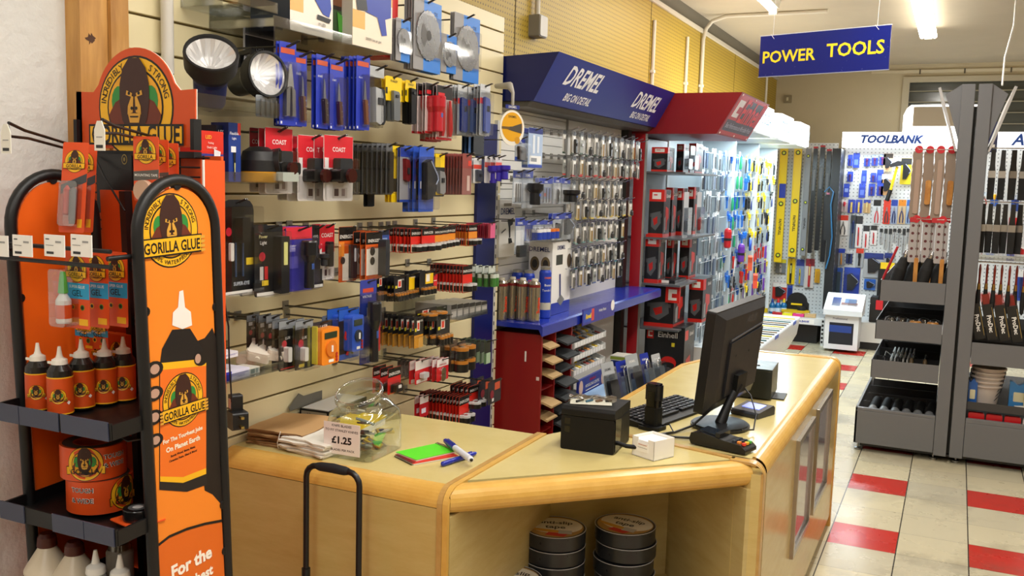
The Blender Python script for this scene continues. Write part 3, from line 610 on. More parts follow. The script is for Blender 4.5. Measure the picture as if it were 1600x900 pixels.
# monitor: near top corner, far top corner, near bottom corner
def monitor():
    TL, TR, BL = PY(1114, 488, 3.08), PY(1191, 461, 3.45), PY(1073, 660, 3.04)
    U = (TR-TL).normalized(); V = TL-BL; V = (V-U*V.dot(U)).normalized(); Wd = (TR-TL).length; Ht = (TL-BL).length*.96
    N = U.cross(V); O_ = TL-V*Ht; fx, fy = -.69, 3.20
    t = thing('computer_monitor', 'black computer monitor seen from behind on the counter', 'monitor', (fx, fy, HC+.001))
    Q = Matrix(((U.x, V.x, N.x, O_.x-fx), (U.y, V.y, N.y, O_.y-fy), (U.z, V.z, N.z, O_.z-HC-.001), (0, 0, 0, 1)))
    MBK = mat('#131418', .4); MB2 = mat('#1b1c21', .42)
    def lb(): m = MB(); m.T = Q; return m
    lb().rrect(0, 0, Wd, Ht, -.022, .012, .008, MBK).build('bezel', t)
    m = lb(); q = [(.004, .004), (Wd-.004, .004), (Wd-.004, Ht-.004), (.004, Ht-.004)]; q2 = [(.05, .04), (Wd-.03, .04), (Wd-.03, Ht-.03), (.05, Ht-.03)]
    m.add([(u, v, .012) for u, v in q]+[(u, v, .03) for u, v in q2], [(0, 1, 5, 4), (1, 2, 6, 5), (2, 3, 7, 6), (3, 0, 4, 7), (4, 5, 6, 7)], MB2); m.build('rear_shell', t)
    lb().prism([(.11, Ht-.115), (Wd-.035, Ht-.09), (Wd-.035, Ht-.086), (.11, Ht-.11)], .03, .034, P('#5a5b60', .3)).build('ridge', t)
    lb().prism([(.1, .05), (Wd-.04, .05), (Wd-.04, Ht-.1), (.1, Ht-.12)], .03, .038, MB2).build('rear_cover', t)
    lb().text('ASUS', Wd*.66, Ht-.055, .026, .0305, mat('#45464c', .25), bold=.03).build('lettering', t)
    lb().rrect(.012, .014, Wd-.012, Ht-.012, -.0226, -.0222, .003, mat('#0b1a2c', .08)).build('screen', t)
    for u in (.15, .25):
        for v in (.09, .19): lb().lathe([(.004, .038), (.004, .0395), (0, .0396)], BLACK, 10, (u, v, 0)).build('screw', t)
    C = (Q @ Vector((Wd*.5, .075, .03)))
    m = MB(); m.tube([(0.0, 0, .008), (C.x*.4+.01, C.y*.4, C.z*.6), (C.x+.012, C.y, C.z)], [.02, .014, .018], PB, 10); m.build('stand_neck', t)
    lb().box((Wd*.5-.035, .05, .03), (Wd*.5+.035, .12, .055), PB).build('hinge', t)
    m = MB(); m.prism(circ(0, 0, .1, 36, .11), 0, .009, mat('#0e0f11', .4)).prism(circ(0, 0, .094, 36, .104), .009, .014, mat('#101113', .4)); m.build('stand_foot', t)
monitor()
for k, (lab, pts) in enumerate((('black cables looping from the monitor toward the terminal', [(-.68, 3.30, .96), (-.73, 3.2, .90), (-.765, 3.11, .862), (-.80, 3.02, .856), (-.83, 2.965, .856), (-.79, 2.95, .858), (-.74, 2.97, .857), (-.71, 2.99, .86)]), ('thin black cable looping over the monitor foot', [(-.66, 3.35, .98), (-.61, 3.30, .95), (-.575, 3.23, .9), (-.57, 3.17, .862), (-.6, 3.12, .868)]), ('thin black cable curling beside the keyboard end', [(-.86, 3.06, .862), (-.825, 3.04, .875), (-.80, 3.0, .862), (-.84, 2.97, .856), (-.87, 2.93, .857)]), ('black cable running to the small screen pad', [(-.70, 3.33, .93), (-.715, 3.4, .868), (-.68, 3.5, .858), (-.62, 3.48, .858)]))):
    o = MB().tube(pts, .0042 if k == 0 else .0028, BLACK, 6).build('cable'); tag(o, lab, 'cable')
# card terminal
t = thing('card_terminal', 'black card payment terminal with coloured keys lying on the counter edge', 'card terminal', (-.625, 2.935, HC+.005), radians(-14))
m = MB(); m.prism([(-.088, 0), (.1, 0), (.1, .012), (.082, .026), (.03, .03), (-.05, .042), (-.088, .036), (-.095, .015)], -.04, .04, mat('#101214', .35), FY); m.build('body', t, bev=.004)
m = MB(); m.T = Matrix.Translation((-.035, 0, .043)) @ Matrix.Rotation(.12, 4, 'Y'); m.rrect(-.03, -.03, .03, .03, -.004, .002, .004, mat('#1c232c', .1)); m.build('screen', t)
m = MB(); m.T = Matrix.Translation((.03, 0, .034)) @ Matrix.Rotation(.1, 4, 'Y'); m.box((-.035, -.036, -.004), (-.02, .036, .012), mat('#0d0e10', .3)); m.build('card_slot', t)
for k, (u, v) in enumerate([(a, b) for a in range(3) for b in range(3)]):
    col = {(2, 0): P('#e0432c'), (2, 1): P('#f0b92a'), (2, 2): P('#4fae3c'), (1, 0): P('#e8862a')}.get((u, v), P('#33373c'))
    m = MB(); z = .0305-.002*u; m.rrect(.048+u*.016, -.028+v*.02, .06+u*.016, -.014+v*.02, z-.003, z+.004, .003, col); m.build('key', t)
# signature pad
t = thing('display_pad', 'small dark pad with a glowing blue screen behind the monitor foot', 'screen pad', (-.625, 3.44, HC+.001), radians(-20))
m = MB(); m.prism([(-.06, 0), (.06, 0), (.06, .026), (.05, .034), (-.05, .02), (-.06, .014)], -.055, .055, mat('#2b2e33', .4), FX); m.build('case', t, bev=.003)
m = MB(); m.T = Matrix.Translation((0, .005, .0285)) @ Matrix.Rotation(.14, 4, 'X'); m.rrect(-.036, -.025, .036, .028, -.003, .0015, .002, mat('#7f8fe8', .2, 0, .9)); m.build('screen', t)
# small black box
t = thing('black_box', 'small black metal cash box near the far end of the counter', 'box', (-.68, 3.79, HC+.001), radians(3))
m = MB().box((-.07, -.1, .004), (.07, .1, .115), mat('#1c211f', .4)); m.build('case', t, bev=.003)
MB().box((-.0705, -.1005, .112), (.0705, .1005, .122), mat('#232a28', .35)).build('lid', t, bev=.003); MB().box((-.012, -.03, .122), (.012, -.022, .125), BLACK).build('coin_slot', t); MB().box((-.02, -.06, 0), (.115, .06, .004), mat('#111111', .5)).build('base_mat', t)
# ------------------------------------------------------------------ orange glue display stand
OR = P('#ee6414', .42); OR2 = P('#f58a26', .42); OR3 = P('#d24d12', .45); GY = P('#f3b81c', .45); GK = P('#161210', .45); APE = P('#3a1a10', .5); APE2 = P('#6b2a14', .5); FACE = P('#d9a23a', .5); GGREEN = P('#2f8a3a', .45); STB = mat('#0d0e10', .45)
def arc_text(mb, s, u, v, r, a0, a1, size, d, m, F, inward=False):
    n = len(s)
    for i, ch in enumerate(s):
        if ch == ' ': continue
        a = a0+(a1-a0)*(i+.5)/n
        mb.text(ch, u+r*cos(a), v+r*sin(a), size, d, m, F, rot=(a-pi/2) if not inward else (a+pi/2))
def emblem(mb, u, v, r, d, F, banner='GORILLA GLUE', ring=True, low=True):
    e = .0003*max(1, r/.05)
    mb.flat(circ(u, v, r, 40), d, GK, F).flat(circ(u, v, r*.96, 40), d+e, GY, F)
    mb.flat(circ(u, v, r*.75, 40), d+2*e, GK, F).flat(circ(u, v, r*.71, 36), d+3*e, GY if r < .03 else P('#e8a51e'), F)
    mb.flat(circ(u-r*.42, v+r*.12, r*.2, 14, r*.3), d+3.5*e, GGREEN, F).flat(circ(u+r*.42, v+r*.12, r*.2, 14, r*.3), d+3.6*e, GGREEN, F)
    sh = [(-.6, -.4), (-.7, -.15), (-.52, .1), (-.3, .2), (.3, .2), (.52, .1), (.7, -.15), (.6, -.4), (.3, -.66), (-.3, -.66)]
    mb.flat([(u+a*r, v+b*r) for a, b in sh], d+4*e, APE2, F)
    hd = [(-.33, -.25), (-.4, .1), (-.39, .45), (-.31, .75), (-.14, .95), (.14, .95), (.31, .75), (.39, .45), (.4, .1), (.33, -.25), (.18, -.45), (-.18, -.45)]
    mb.flat([(u+a*r, v+b*r) for a, b in hd], d+5*e, APE, F)
    for sx in (-1, 1):
        mb.flat([(u+sx*a*r, v+b*r) for a, b in ((.05, .27), (.2, .33), (.22, .24), (.07, .2))], d+6*e, FACE, F)
        mb.flat(circ(u+sx*.13*r, v+.27*r, .035*r, 8), d+7*e, GK, F)
        mb.flat([(u+sx*a*r, v+b*r) for a, b in ((.02, .2), (.07, .22), (.17, .02), (.18, -.14), (.04, -.1))], d+6*e, FACE, F)
        mb.flat(circ(u+sx*.06*r, v-.02*r, .035*r, 8), d+7*e, GK, F)
    mb.flat([(u+a*r, v+b*r) for a, b in ((-.17, -.12), (.17, -.12), (.12, -.3), (-.12, -.3))], d+6*e, FACE, F).flat([(u+a*r, v+b*r) for a, b in ((-.12, -.17), (.12, -.17), (.1, -.2), (-.1, -.2))], d+7*e, GK, F)
    bw, bh = 1.06*r, .24*r; by = v-.42*r
    if banner:
        mb.flat([(u-bw, by-bh), (u+bw, by-bh), (u+bw*1.02, by+bh*1.1), (u-bw*1.02, by+bh*1.1)], d+8*e, GK, F)
        mb.flat([(u-bw*.97, by-bh*.82), (u+bw*.97, by-bh*.82), (u+bw*.985, by+bh*.95), (u-bw*.985, by+bh*.95)], d+9*e, GY, F)
        mb.text(banner, u, by, bh*1.3, d+10*e, GK, F, fit=bw*1.88, bold=.02, sx=.72 if len(banner) > 8 else .9)
        for sx in (-1, 1):
            if ring:
                for k in range(4): mb.flat([(u+sx*bw*.97, by-bh+bh*.5*k), (u+sx*bw*1.1, by-bh*.95+bh*.5*k), (u+sx*bw*1.12, by-bh*.65+bh*.5*k), (u+sx*bw*.97, by-bh*.6+bh*.5*k)], d+10*e, FACE, F)
    if ring:
        arc_text(mb, 'INCREDIBLY', u, v, r*.855, pi*.98, pi*.62, r*.13, d+2.4*e, GK, F); arc_text(mb, 'STRONG', u, v, r*.855, pi*.36, pi*.06, r*.13, d+2.4*e, GK, F)
        if low: arc_text(mb, '100% WATERPROOF', u, v, r*.855, pi*1.22, pi*1.78, r*.11, d+2.4*e, GK, F, True)
    return mb
XG, XL = -1.5, -1.85; LEAN = radians(-2.4)
gs = thing('glue_display_stand', 'tall orange and black glue display stand with arched side panels before the white wall', 'display stand', ((XG+XL)/2, 1.53, 0)); gs.rotation_euler = (LEAN*-1, 0, 0)
GX, GY0 = (XG+XL)/2, 1.53
def sp(x, y, z): return (x-GX, y-GY0, z)
# inverse of the stand's slight lean, to lay a point seen on a panel into the stand's own frame
def ssp(px, py, x=None, y=None):
    p = PX(px, py, x) if x is not None else PY(px, py, y)
    dy, dz = p.y-GY0, p.z; a = -LEAN*-1
    return (p.x-GX, dy*cos(a)-dz*sin(a), dy*sin(a)+dz*cos(a))

Y0G, Y1G, ZT = -.074, .172, 1.667; TR_ = .0125
def arch_path(y0, y1, zt, zb, n=18):
    hr = (y1-y0)/2; ym = (y0+y1)/2
    return [(y1, zb), (y1, zt-hr)]+[(ym+hr*cos(pi*i/n), zt-hr+hr*sin(pi*i/n)) for i in range(1, n)]+[(y0, zt-hr), (y0, zb)]
def side_panel(x, y0, y1, zt, name, out):
    pts = arch_path(y0+TR_, y1-TR_, zt-TR_, .02); MB().tube([(x, u, v) for u, v in pts], TR_, STB, 10).build('tube_frame', gs)
    ip = arch_path(y0+TR_*2+.003, y1-TR_*2-.003, zt-TR_*2-.004, .06)
    MB().prism(ip, x-.003, x+.003, OR if out < 0 else OR2, FX).build(name, gs)
    for u, v in ((y0+.022, zt-.28), (y1-.022, zt-.3), ((y0+y1)/2, zt-.024), (y0+.022, zt-.88), (y1-.022, zt-.88), (y1-.022, .9)): MB().lathe([(.01, -.006), (.011, 0), (.01, .006)], STB, 12, (x, u, v), 'x').build('clip_knob', gs)
side_panel(.175, Y0G, Y1G, ZT, 'printed_panel', 1); side_panel(-.175, Y0G-.02, Y1G-.02, ZT+.004, 'side_panel', -1)
# printing on the right panel
def rp(px, py): q = ssp(px, py, x=XG); return (q[1], q[2])
D0 = .175+.0034
pm = MB(); emblem(pm, *rp(265, 360), .079, D0, FX); pm.build('round_emblem', gs)
pm = MB(); pl = lambda *a: [rp(x, y) for x, y in a]
hand_b = [(300, 535), (318, 528), (330, 512), (340, 540), (342, 640), (342, 720), (346, 790), (330, 772), (318, 766), (312, 700), (318, 600), (308, 575), (296, 565)]
pm.flat(pl(*hand_b), D0, P('#1b1310', .5), FX)
for x, y, w_, h in ((238, 577, 15, 13), (238, 615, 15, 12), (238, 652, 14, 12), (240, 688, 13, 11)):
    c = rp(x, y); rw = (rp(x+w_, y)[0]-rp(x-w_, y)[0])/2; rh = (rp(x, y-h)[1]-rp(x, y+h)[1])/2
    pm.flat(circ(c[0], c[1], rw, 16, rh), D0+.0012, P('#15100f', .5), FX); pm.flat(circ(c[0]+rw*.1, c[1], rw*.5, 12, rh*.62), D0+.0014, P('#c09a86', .5), FX)
c = rp(312, 560); pm.flat(circ(c[0], c[1], .022, 16, .016), D0+.0012, P('#1a1411'), FX).flat(circ(c[0]-.01, c[1]+.002, .009, 12, .011), D0+.0014, P('#c09a86'), FX)
pm.build('printed_hand', gs)
pm = MB()
pm.flat(pl((247, 575), (251, 545), (267, 515), (295, 513), (315, 545), (321, 575), (321, 757), (290, 768), (247, 765)), D0+.0004, P('#1d1a1c', .35), FX)
pm.flat(pl((267, 508), (268, 488), (276, 480), (278, 455), (284, 453), (287, 480), (296, 487), (298, 508), (283, 514)), D0+.0006, P('#efece6'), FX)
pm.flat(pl((248, 567), (320, 560), (320, 740), (284, 753), (248, 752)), D0+.0007, P('#ef7420'), FX)
pm.flat(pl((248, 578), (248, 567), (320, 560), (320, 571)), D0+.0008, GY, FX).flat(pl((248, 752), (248, 744), (284, 745), (320, 731), (320, 740), (284, 754)), D0+.0008, GY, FX)
pm.build('printed_bottle', gs)
pm = MB(); c = rp(284, 624); emblem(pm, c[0], c[1], .06, D0+.0008, FX); pm.build('round_emblem', gs)
for tx, (x, y), sz, col, ft in (('For The Toughest Jobs', (284, 680), .0125, P('#f6ead4'), .125), ('On Planet Earth', (284, 693), .0125, P('#f6ead4'), .1), ('Bonds Wood, Stone, Metal,', (284, 705), .006, P('#3a1608'), .1), ('Ceramics, Foam, Glass & More!', (284, 712), .006, P('#3a1608'), .1), ('For the', (298, 877), .032, P('#fff6e8'), .15), ('Toughest', (300, 908), .032, P('#fff6e8'), .19)):
    c = rp(x, y); m = MB().text(tx, c[0], c[1], sz, D0+.0012, col, FX, fit=ft, bold=.04, rot=.02); m.build('lettering', gs)
m = MB(); ar = pl((243, 853), (262, 838), (290, 826), (318, 818), (345, 813)); m.flat(sheet(ar, .006), D0+.0008, STB, FX); m.build('arc_line', gs)
m = MB(); m.flat(pl((243, 856), (262, 841), (290, 829), (318, 821), (345, 816), (349, 900), (352, 960), (246, 970)), D0+.0003, P('#e06a18'), FX); m.build('lower_print', gs)
# back, posts, shelves
MB().box((-.165, .15, .05), (.165, .156, 1.62), P('#d24a10', .45)).build('back_panel', gs)
for x in (-.07,): MB().box((x-.009, .128, .05), (x+.009, .149, 1.62), STB).build('rear_post', gs)
for z in (1.452, 1.44, 1.322, 1.308): MB().cyl((-.17, .138, z), (.17, .138, z), .0045, STB, 8).build('rear_rod', gs)
LBLP = mat('#3d4256', .15)
for z, lx in ((1.175, ((-.2, -.09), (-.09, .03), (.035, .172))), (.952, ((-.175, -.095), (-.01, .085), (.085, .172))), (.72, ((-.17, -.05), (.0, .15)))):
    m = MB(); m.box((-.175, -.15, z-.036), (.175, .14, z-.03), STB).box((-.175, -.154, z-.036), (.175, -.148, z), STB).box((-.176, -.15, z-.036), (-.17, .12, z-.004), STB).box((.17, -.15, z-.036), (.176, -.06, z-.004), STB); sh = m.build('shelf', gs)
    for a, b in lx: MB().box((max(a, -.176)+.001, -.1565, z-.037), (b-.001, -.1542, z+.003), LBLP).build('price_strip', sh)
for z in (1.518, 1.487): MB().cyl((-.17, -.125, z), (.17, -.125, z), .0045, STB, 8).build('front_rod', gs)
for sx in (-.16, .16): MB().cyl((sx, -.125, 1.503), (sx*1.03, -.06, 1.503), .005, STB, 8).build('bracket', gs)
# header
HY = 1.66; hp = lambda px, py: (lambda q: (q.x, q.z))(PY(px, py, HY))
hd = thing('header_sign', 'orange arched header board with the round ape emblem above the glue stand', 'sign', (0, 0, 0))
c = hp(212, 165); R_ = (hp(275, 160)[0]-hp(148, 160)[0])/2
o1 = [hp(120, 232), hp(305, 230), hp(305, 139), hp(281, 141)]; cx, cz = c
arc = [(cx+R_*cos(a), cz+R_*1.03*sin(a)) for a in [radians(22+136*i/20) for i in range(21)]]
o1 += arc+[hp(146, 144), hp(119, 143)]
MB().prism(o1, -HY-.004, -HY, OR3, FY).prism([(p[0], p[1]) for p in o1], -HY-.007, -HY-.0041, P('#e8e4da'), FY).build('board', hd)
m = MB(); emblem(m, cx, cz-.004, R_*.92, -HY+.0004, FY, None, True, False); m.build('round_emblem', hd)
m = MB(); q0, q1 = hp(142, 226), hp(289, 194); m.flat([(q0[0], q0[1]), (q1[0], q0[1]), (q1[0], q1[1]), (q0[0], q1[1])], -HY+.0045, GK, FY); e = .005
m.flat([(q0[0]+e, q0[1]+e), (q1[0]-e, q0[1]+e), (q1[0]-e, q1[1]-e), (q0[0]+e, q1[1]-e)], -HY+.005, GY, FY); m.build('banner', hd)
MB().text('GORILLA GLUE', (q0[0]+q1[0])/2, (q0[1]+q1[1])/2, .05, -HY+.0056, GK, FY, fit=(q1[0]-q0[0])*.93, bold=.025, sx=.66).build('lettering', hd)
m = MB(); a, b = hp(122, 232), hp(309, 229); zt2 = hp(122, 187)[1]
m.box((a[0], HY-.012, a[1]-.018), (b[0], HY+.012, a[1]-.004), STB); m.build('bracket_base', hd)
for xx in (a[0], b[0]-.011): MB().box((xx, HY-.012, a[1]), (xx+.011, HY+.012, zt2), STB).build('bracket_side', hd)
# rear column below the header
rc = thing('rear_column', 'black wire grid and orange rear column of the glue stand under its header', 'display stand', (0, 0, 0))
MB().box((-1.935, HY+.02, .0), (-1.53, HY+.028, 1.71), P('#d2531a', .45)).build('back_board', rc)
p = PX(333, 250, -1.53); MB().box((-1.535, HY-.04, .0), (-1.528, HY+.03, 1.70), P('#e2561a', .45)).build('side_board', rc); MB().box((-1.5285, HY-.042, 0), (-1.5245, HY-.038, 1.7), PAPER).build('white_edge', rc)
for k in range(9):
    z = 1.705-.022*k; MB().cyl((-1.93, HY-.006, z), (-1.54, HY-.006, z), .0022, STB, 5).build('grid_wire', rc)
for k in range(6):
    x = -1.56-.045*k*1.6; MB().cyl((x, HY-.003, 1.4), (x, HY-.003, 1.71), .0026, STB, 5).build('grid_wire', rc)
bx0, bx1 = PY(150, 240, HY-.04), PY(207, 335, HY-.04)
t = thing('black_box', 'black plastic unit with a small gold emblem hung under the header', 'box', (0, 0, 0))
MB().prism(rr(bx0.x, bx1.z, bx1.x, bx0.z, .006), -HY+.012, -HY+.04, mat('#101113', .35), FY).build('case', t)
m = MB(); c = PY(194, 249, HY-.041); m.flat(circ(c.x, c.z, .009, 16, .012), -HY+.0405, P('#8a7a3a'), FY).flat(circ(c.x, c.z, .007, 16, .0095), -HY+.0408, GK, FY).flat(circ(c.x, c.z, .003, 8, .005), -HY+.041, P('#8a7a3a'), FY); m.build('emblem', t)
q = [PY(148, 245, HY-.05), PY(162, 275, HY-.08), PY(180, 305, HY-.1), PY(195, 330, HY-.1)]
o = MB().tube([tuple(v) for v in q], .0025, BLACK, 5).build('cable'); tag(o, 'thin black cable hanging across the black unit under the header', 'cable')
# products on the stand -------------------------------------------------
def squeeze_bottle(label, loc, h, r, kind, grp=None, rz=0, name='glue_bottle'):
    t = thing(name, label, 'glue bottle', loc, rz, grp)
    if kind == 'amber':
        MB().lathe([(r*.9, 0), (r, .004), (r, h*.60), (r*.97, h*.66), (r*.55, h*.76), (r*.5, h*.77)], mat('#23211f', .2), 22).build('body', t)
        MB().lathe([(r*1.012, h*.03), (r*1.012, h*.57)], OR3, 22).build('label', t)
        for z in (.03, .555): MB().lathe([(r*1.02, h*z), (r*1.02, h*(z+.018))], GY, 22).build('yellow_band', t)
        MB().lathe([(r*.62, h*.74), (r*.64, h*.745), (r*.6, h*.81), (r*.3, h*.84), (r*.22, h*.88), (r*.12, h), (0, h*1.003)], P('#ece8dd', .4), 18).build('nozzle_cap', t)
        m = MB(); R2 = r*1.022
        e = MB(); emblem(e, 0, h*.3, r*.62, 0, FX, 'GORILLA GLUE', False)
        e.v = [((R2+x)*cos(y/R2-.85), (R2+x)*sin(y/R2-.85), z) for x, y, z in e.v]; e.build('round_emblem', t)
        e = MB(); e.flat([(-.006, 0), (0, -.006), (.006, 0), (0, .006)], 0, P('#d8402a'), FX).flat([(-.0045, 0), (0, -.0045), (.0045, 0), (0, .0045)], .0003, PAPER, FX)
        e.v = [((R2+x)*cos(y/R2-.05), (R2+x)*sin(y/R2-.05), z+h*.2) for x, y, z in e.v]; e.build('hazard_mark', t)
        MB().box((-r*.2-.012, -r*.62, h*.755), (-r*.2, -r*.5, h*.79), P('#ece8dd')).build('cap_tab', t)
    elif kind == 'cream':
        MB().lathe([(r*.95, 0), (r, .004), (r, h*.5), (r*.9, h*.56), (r*.36, h*.82), (r*.33, h*.84)], P('#d8cbb4', .35), 24).build('body', t)
        MB().lathe([(r*1.01, h*.05), (r*1.01, h*.46)], OR3, 24).build('label', t); MB().lathe([(r*1.015, h*.44), (r*1.015, h*.465)], GK, 24).build('dark_band', t)
        MB().lathe([(r*.42, h*.82), (r*.44, h*.83), (r*.4, h*.95), (r*.28, h), (0, h)], P('#4a1a12', .35), 18).build('screw_cap', t)
        e = MB(); R2 = r*1.02; emblem(e, 0, h*.24, r*.6, 0, FX, 'GORILLA', False)
        e.v = [((R2+x)*cos(y/R2-.95), (R2+x)*sin(y/R2-.95), z) for x, y, z in e.v]; e.build('round_emblem', t)
    else:
        MB().lathe([(r*.95, 0), (r, .004), (r, h*.52), (r*.6, h*.68), (r*.55, h*.7)], mat('#aeb4ae', .25) if kind == 'grey' else P('#e4e0d4', .3), 20).build('body', t)
        MB().lathe([(r*1.01, h*.05), (r*1.01, h*.45)], OR3, 20).build('label', t)
        MB().lathe([(r*.7, h*.68), (r*.72, h*.69), (r*.66, h*.77), (r*.3, h*.82), (r*.12, h), (0, h)], P('#e8e6e0', .35), 16).build('nozzle_cap', t)
    return t
def on(px, py, z, dy=0): p = PZ(px, py, z); return (p.x, p.y+dy, z)
zs1 = 1.147
for i, (px, py, lab) in enumerate(((58, 641, 'frontmost amber glue bottle with a white nozzle on the upper stand shelf'), (92, 648, 'second amber glue bottle from the shelf front, white tab on its cap'), (126, 638, 'middle amber glue bottle of the shelf row'), (162, 631, 'fourth amber glue bottle of the shelf row toward the printed panel'), (191, 626, 'rearmost amber glue bottle beside the printed panel'))):
    p = on(px, py, zs1); squeeze_bottle(lab, (p[0], p[1]+.005, 1.145+.002), .148*(1.0 if i != 2 else 1.04), .0262, 'amber', 'amber glue bottles on the upper shelf')
for px, py, lab in ((115, 575, 'boxed glue pack standing behind the first bottles'), (160, 565, 'boxed glue pack standing behind the middle bottle'), (190, 572, 'boxed glue pack nearest the printed panel behind the bottles')):
    p = PY(px, py, 1.60); t = thing('glue_box', lab, 'box', (p.x, 1.6, 1.148), 0, 'boxed glue behind the bottles'); MB().box((-.028, -.012, 0), (.028, .012, .14), OR3).build('carton', t); m = MB(); emblem(m, 0, .1, .023, .0124, FY, 'GORILLA', False); m.build('emblem', t)
# wide tape rolls
def wide_tape(label, loc, rz, top):
    t = thing('tape_roll', label, 'tape roll', loc, rz); r, h = .068, .073
    MB().lathe([(.038, .0), (r, 0), (r, h), (.062, h), (.042, h), (.038, h), (.038, .0)], DARK, 40, ms=[DARK, DARK, DARK, P('#4a4743'), OR3, OR3]).build('tape', t)
    MB().lathe([(r*1.008, .001), (r*1.012, h), (r*.93, h+.0005)], P('#e2531c', .35), 40, cap=False).build('wrapper', t)
    R2 = r*1.02
    def wrap(e, a): e.v = [((R2+x)*cos(y/R2+a), (R2+x)*sin(y/R2+a), z) for x, y, z in e.v]
    e = MB(); emblem(e, 0, .04, .038, 0, FX, 'GORILLA', False); wrap(e, -.92 if top else .15); e.build('round_emblem', t)
    e = MB(); e.text('TOUGH', 0, .052 if top else .056, .0155, .0016, PAPER, FX, bold=.05, fit=.05).text('TOUGH', 0, .052 if top else .056, .0145, .002, GK, FX, fit=.047); wrap(e, -.02 if top else -1.25); e.build('lettering', t)
    e = MB(); e.text('& WIDE', 0, .033, .0155, .0016, PAPER, FX, bold=.05, fit=.05).text('& WIDE', 0, .033, .0145, .002, GK, FX, fit=.047); wrap(e, -.02 if top else -1.25); e.build('lettering', t)
    if top: MB().prism([(.03, .045), (.075, .03), (.085, .055), (.04, .06)], h+.001, h+.004, P('#6b6f72')).build('loose_tail', t)
p = PZ(112, 806, .925)
c2 = (p.x-.0, p.y+.075, .9265); wide_tape('lower wide orange tape roll on the middle stand shelf', c2, .0, False); wide_tape('upper wide orange tape roll reading tough and wide, stacked askew', (c2[0]-.012, c2[1]-.004, .9265+.074), -.05, True)
p = PZ(190, 828, .925); t = thing('tape_roll', 'small black tape roll on an orange card at the shelf corner', 'tape roll', (p.x-.012, p.y+.055, .927), -.2)
MB().prism(rr(-.045, -.04, .045, .04, .006), 0, .002, P('#e2531c')).build('backing_card', t); MB().lathe([(.016, .003), (.03, .003), (.031, .005), (.031, .026), (.03, .028), (.016, .028), (.016, .003)], mat('#141414', .25), 28).build('tape', t); m = MB(); m.flat(circ(0, 0, .02, 20), .0284, P('#5a5c5e')).flat(circ(0, 0, .011, 16), .0288, P('#c9c9c9')); m.build('core_label', t)
# bottles on the lowest visible shelf
def down(px, py, y, h): p = PY(px, py, y); return (p.x, y, p.z-h)
Zs = .692
for px, py, y, h, r, k, lab in ((73, 832, 1.42, .235, .05, 'cream', 'cream glue bottle with brown cap on the bottom shelf, leftmost'), (116, 845, 1.43, .235, .05, 'cream', 'cream glue bottle with brown cap beside the small white nozzle bottle'), (149, 859, 1.41, .19, .03, 'grey', 'small grey glue bottle with white nozzle on the bottom shelf'), (187, 866, 1.42, .18, .03, 'white', 'small white glue bottle with nozzle nearest the printed panel')):
    p = PY(px, py, y); squeeze_bottle(lab, (p.x, y, .6865), p.z-.687, r, k, 'glue bottles on the bottom shelf')
p = PY(187, 858, 1.5); t = thing('spray_cap_bottle', 'grey smoky capped bottle behind the small white one', 'glue bottle', (p.x, 1.5, .688)); MB().lathe([(.028, 0), (.03, .004), (.03, .12), (.02, .14)], P('#8a8378'), 18).build('body', t); MB().lathe([(.022, .14), (.026, .142), (.026, p.z-.688), (.01, p.z-.68), (0, p.z-.68)], clear((.75, .75, .75), .2), 18).build('cap', t)
# price tags on the front rods
for i, (px, lab) in enumerate(((-1, 'leftmost white price ticket on the stand rail, cut by the picture edge'), (36, 'white price ticket on the stand rail above the orange panel'), (86, 'middle white price ticket on the stand rail'), (128, 'white price ticket on the stand rail beside the printed panel'))):
    p = PY(px, 384, 1.322); t = thing('price_ticket', lab, 'price ticket', (p.x, 1.322, p.z), 0, 'price tickets on the stand rail'); m = MB().prism([(-.029, -.022), (.029, -.022), (.029, .022), (-.029, .022)], 0, .002, PAPER, FY); m.build('card', t)
    m = MB().box((-.022, -.0026, -.017), (-.002, -.0021, -.012), DARK).box((-.024, -.0026, .012), (-.014, -.0021, .014), DARK).box((-.024, -.0026, .0), (-.002, -.0021, .0012), P('#8a8a8a')).box((.004, -.0026, .006), (.02, -.0021, .01), P('#9a9a98')); m.build('print', t)
# long hooks with carded glue
def prong(label, p0, p1, loc_end, double=True, tagged=True):
    t = thing('display_hook', label, 'hook'); d = Vector(p1)-Vector(p0)
    for s in (-1, 1): MB().tube([p0, tuple(Vector(p0)+d*.75), tuple(Vector(p1)-Vector((0, 0, .006))), tuple(Vector(p1)+Vector((s*.002, -.004, .016)))] if s > 0 else [tuple(Vector(p0)+Vector((0, 0, .012))), tuple(Vector(p0)+d*.8+Vector((0, 0, .014))), tuple(Vector(p1)+Vector((0, 0, .02)))], .0032, STB, 6).build('wire', t)
    if tagged:
        q = Vector(p1); m = MB().prism([(-.014, -.045), (.014, -.045), (.014, -.005), (.006, .012), (-.006, .012), (-.014, -.005)], 0, .0015, P('#e9e6da'), FY); o = m.build('price_tag', t); o.location = (q.x, q.y-.006, q.z+.005)
        m = MB().box((-.009, -.002, -.04), (.009, -.0016, -.034), DARK).box((-.008, -.002, -.02), (.008, -.0016, -.018), P('#999999')); o = m.build('tag_print', t); o.location = (q.x, q.y-.006, q.z+.005)
h1a, h1b = PY(118, 236, HY-.02), PY(14, 208, 1.27); prong('long black wire hook reaching out left with a white tag', tuple(h1a), tuple(h1b), None)
h2a, h2b = PY(240, 222, HY-.02), PY(160, 203, 1.33); prong('long black wire hook in front of the header banner with a white tag', tuple(h2a), tuple(h2b), None)
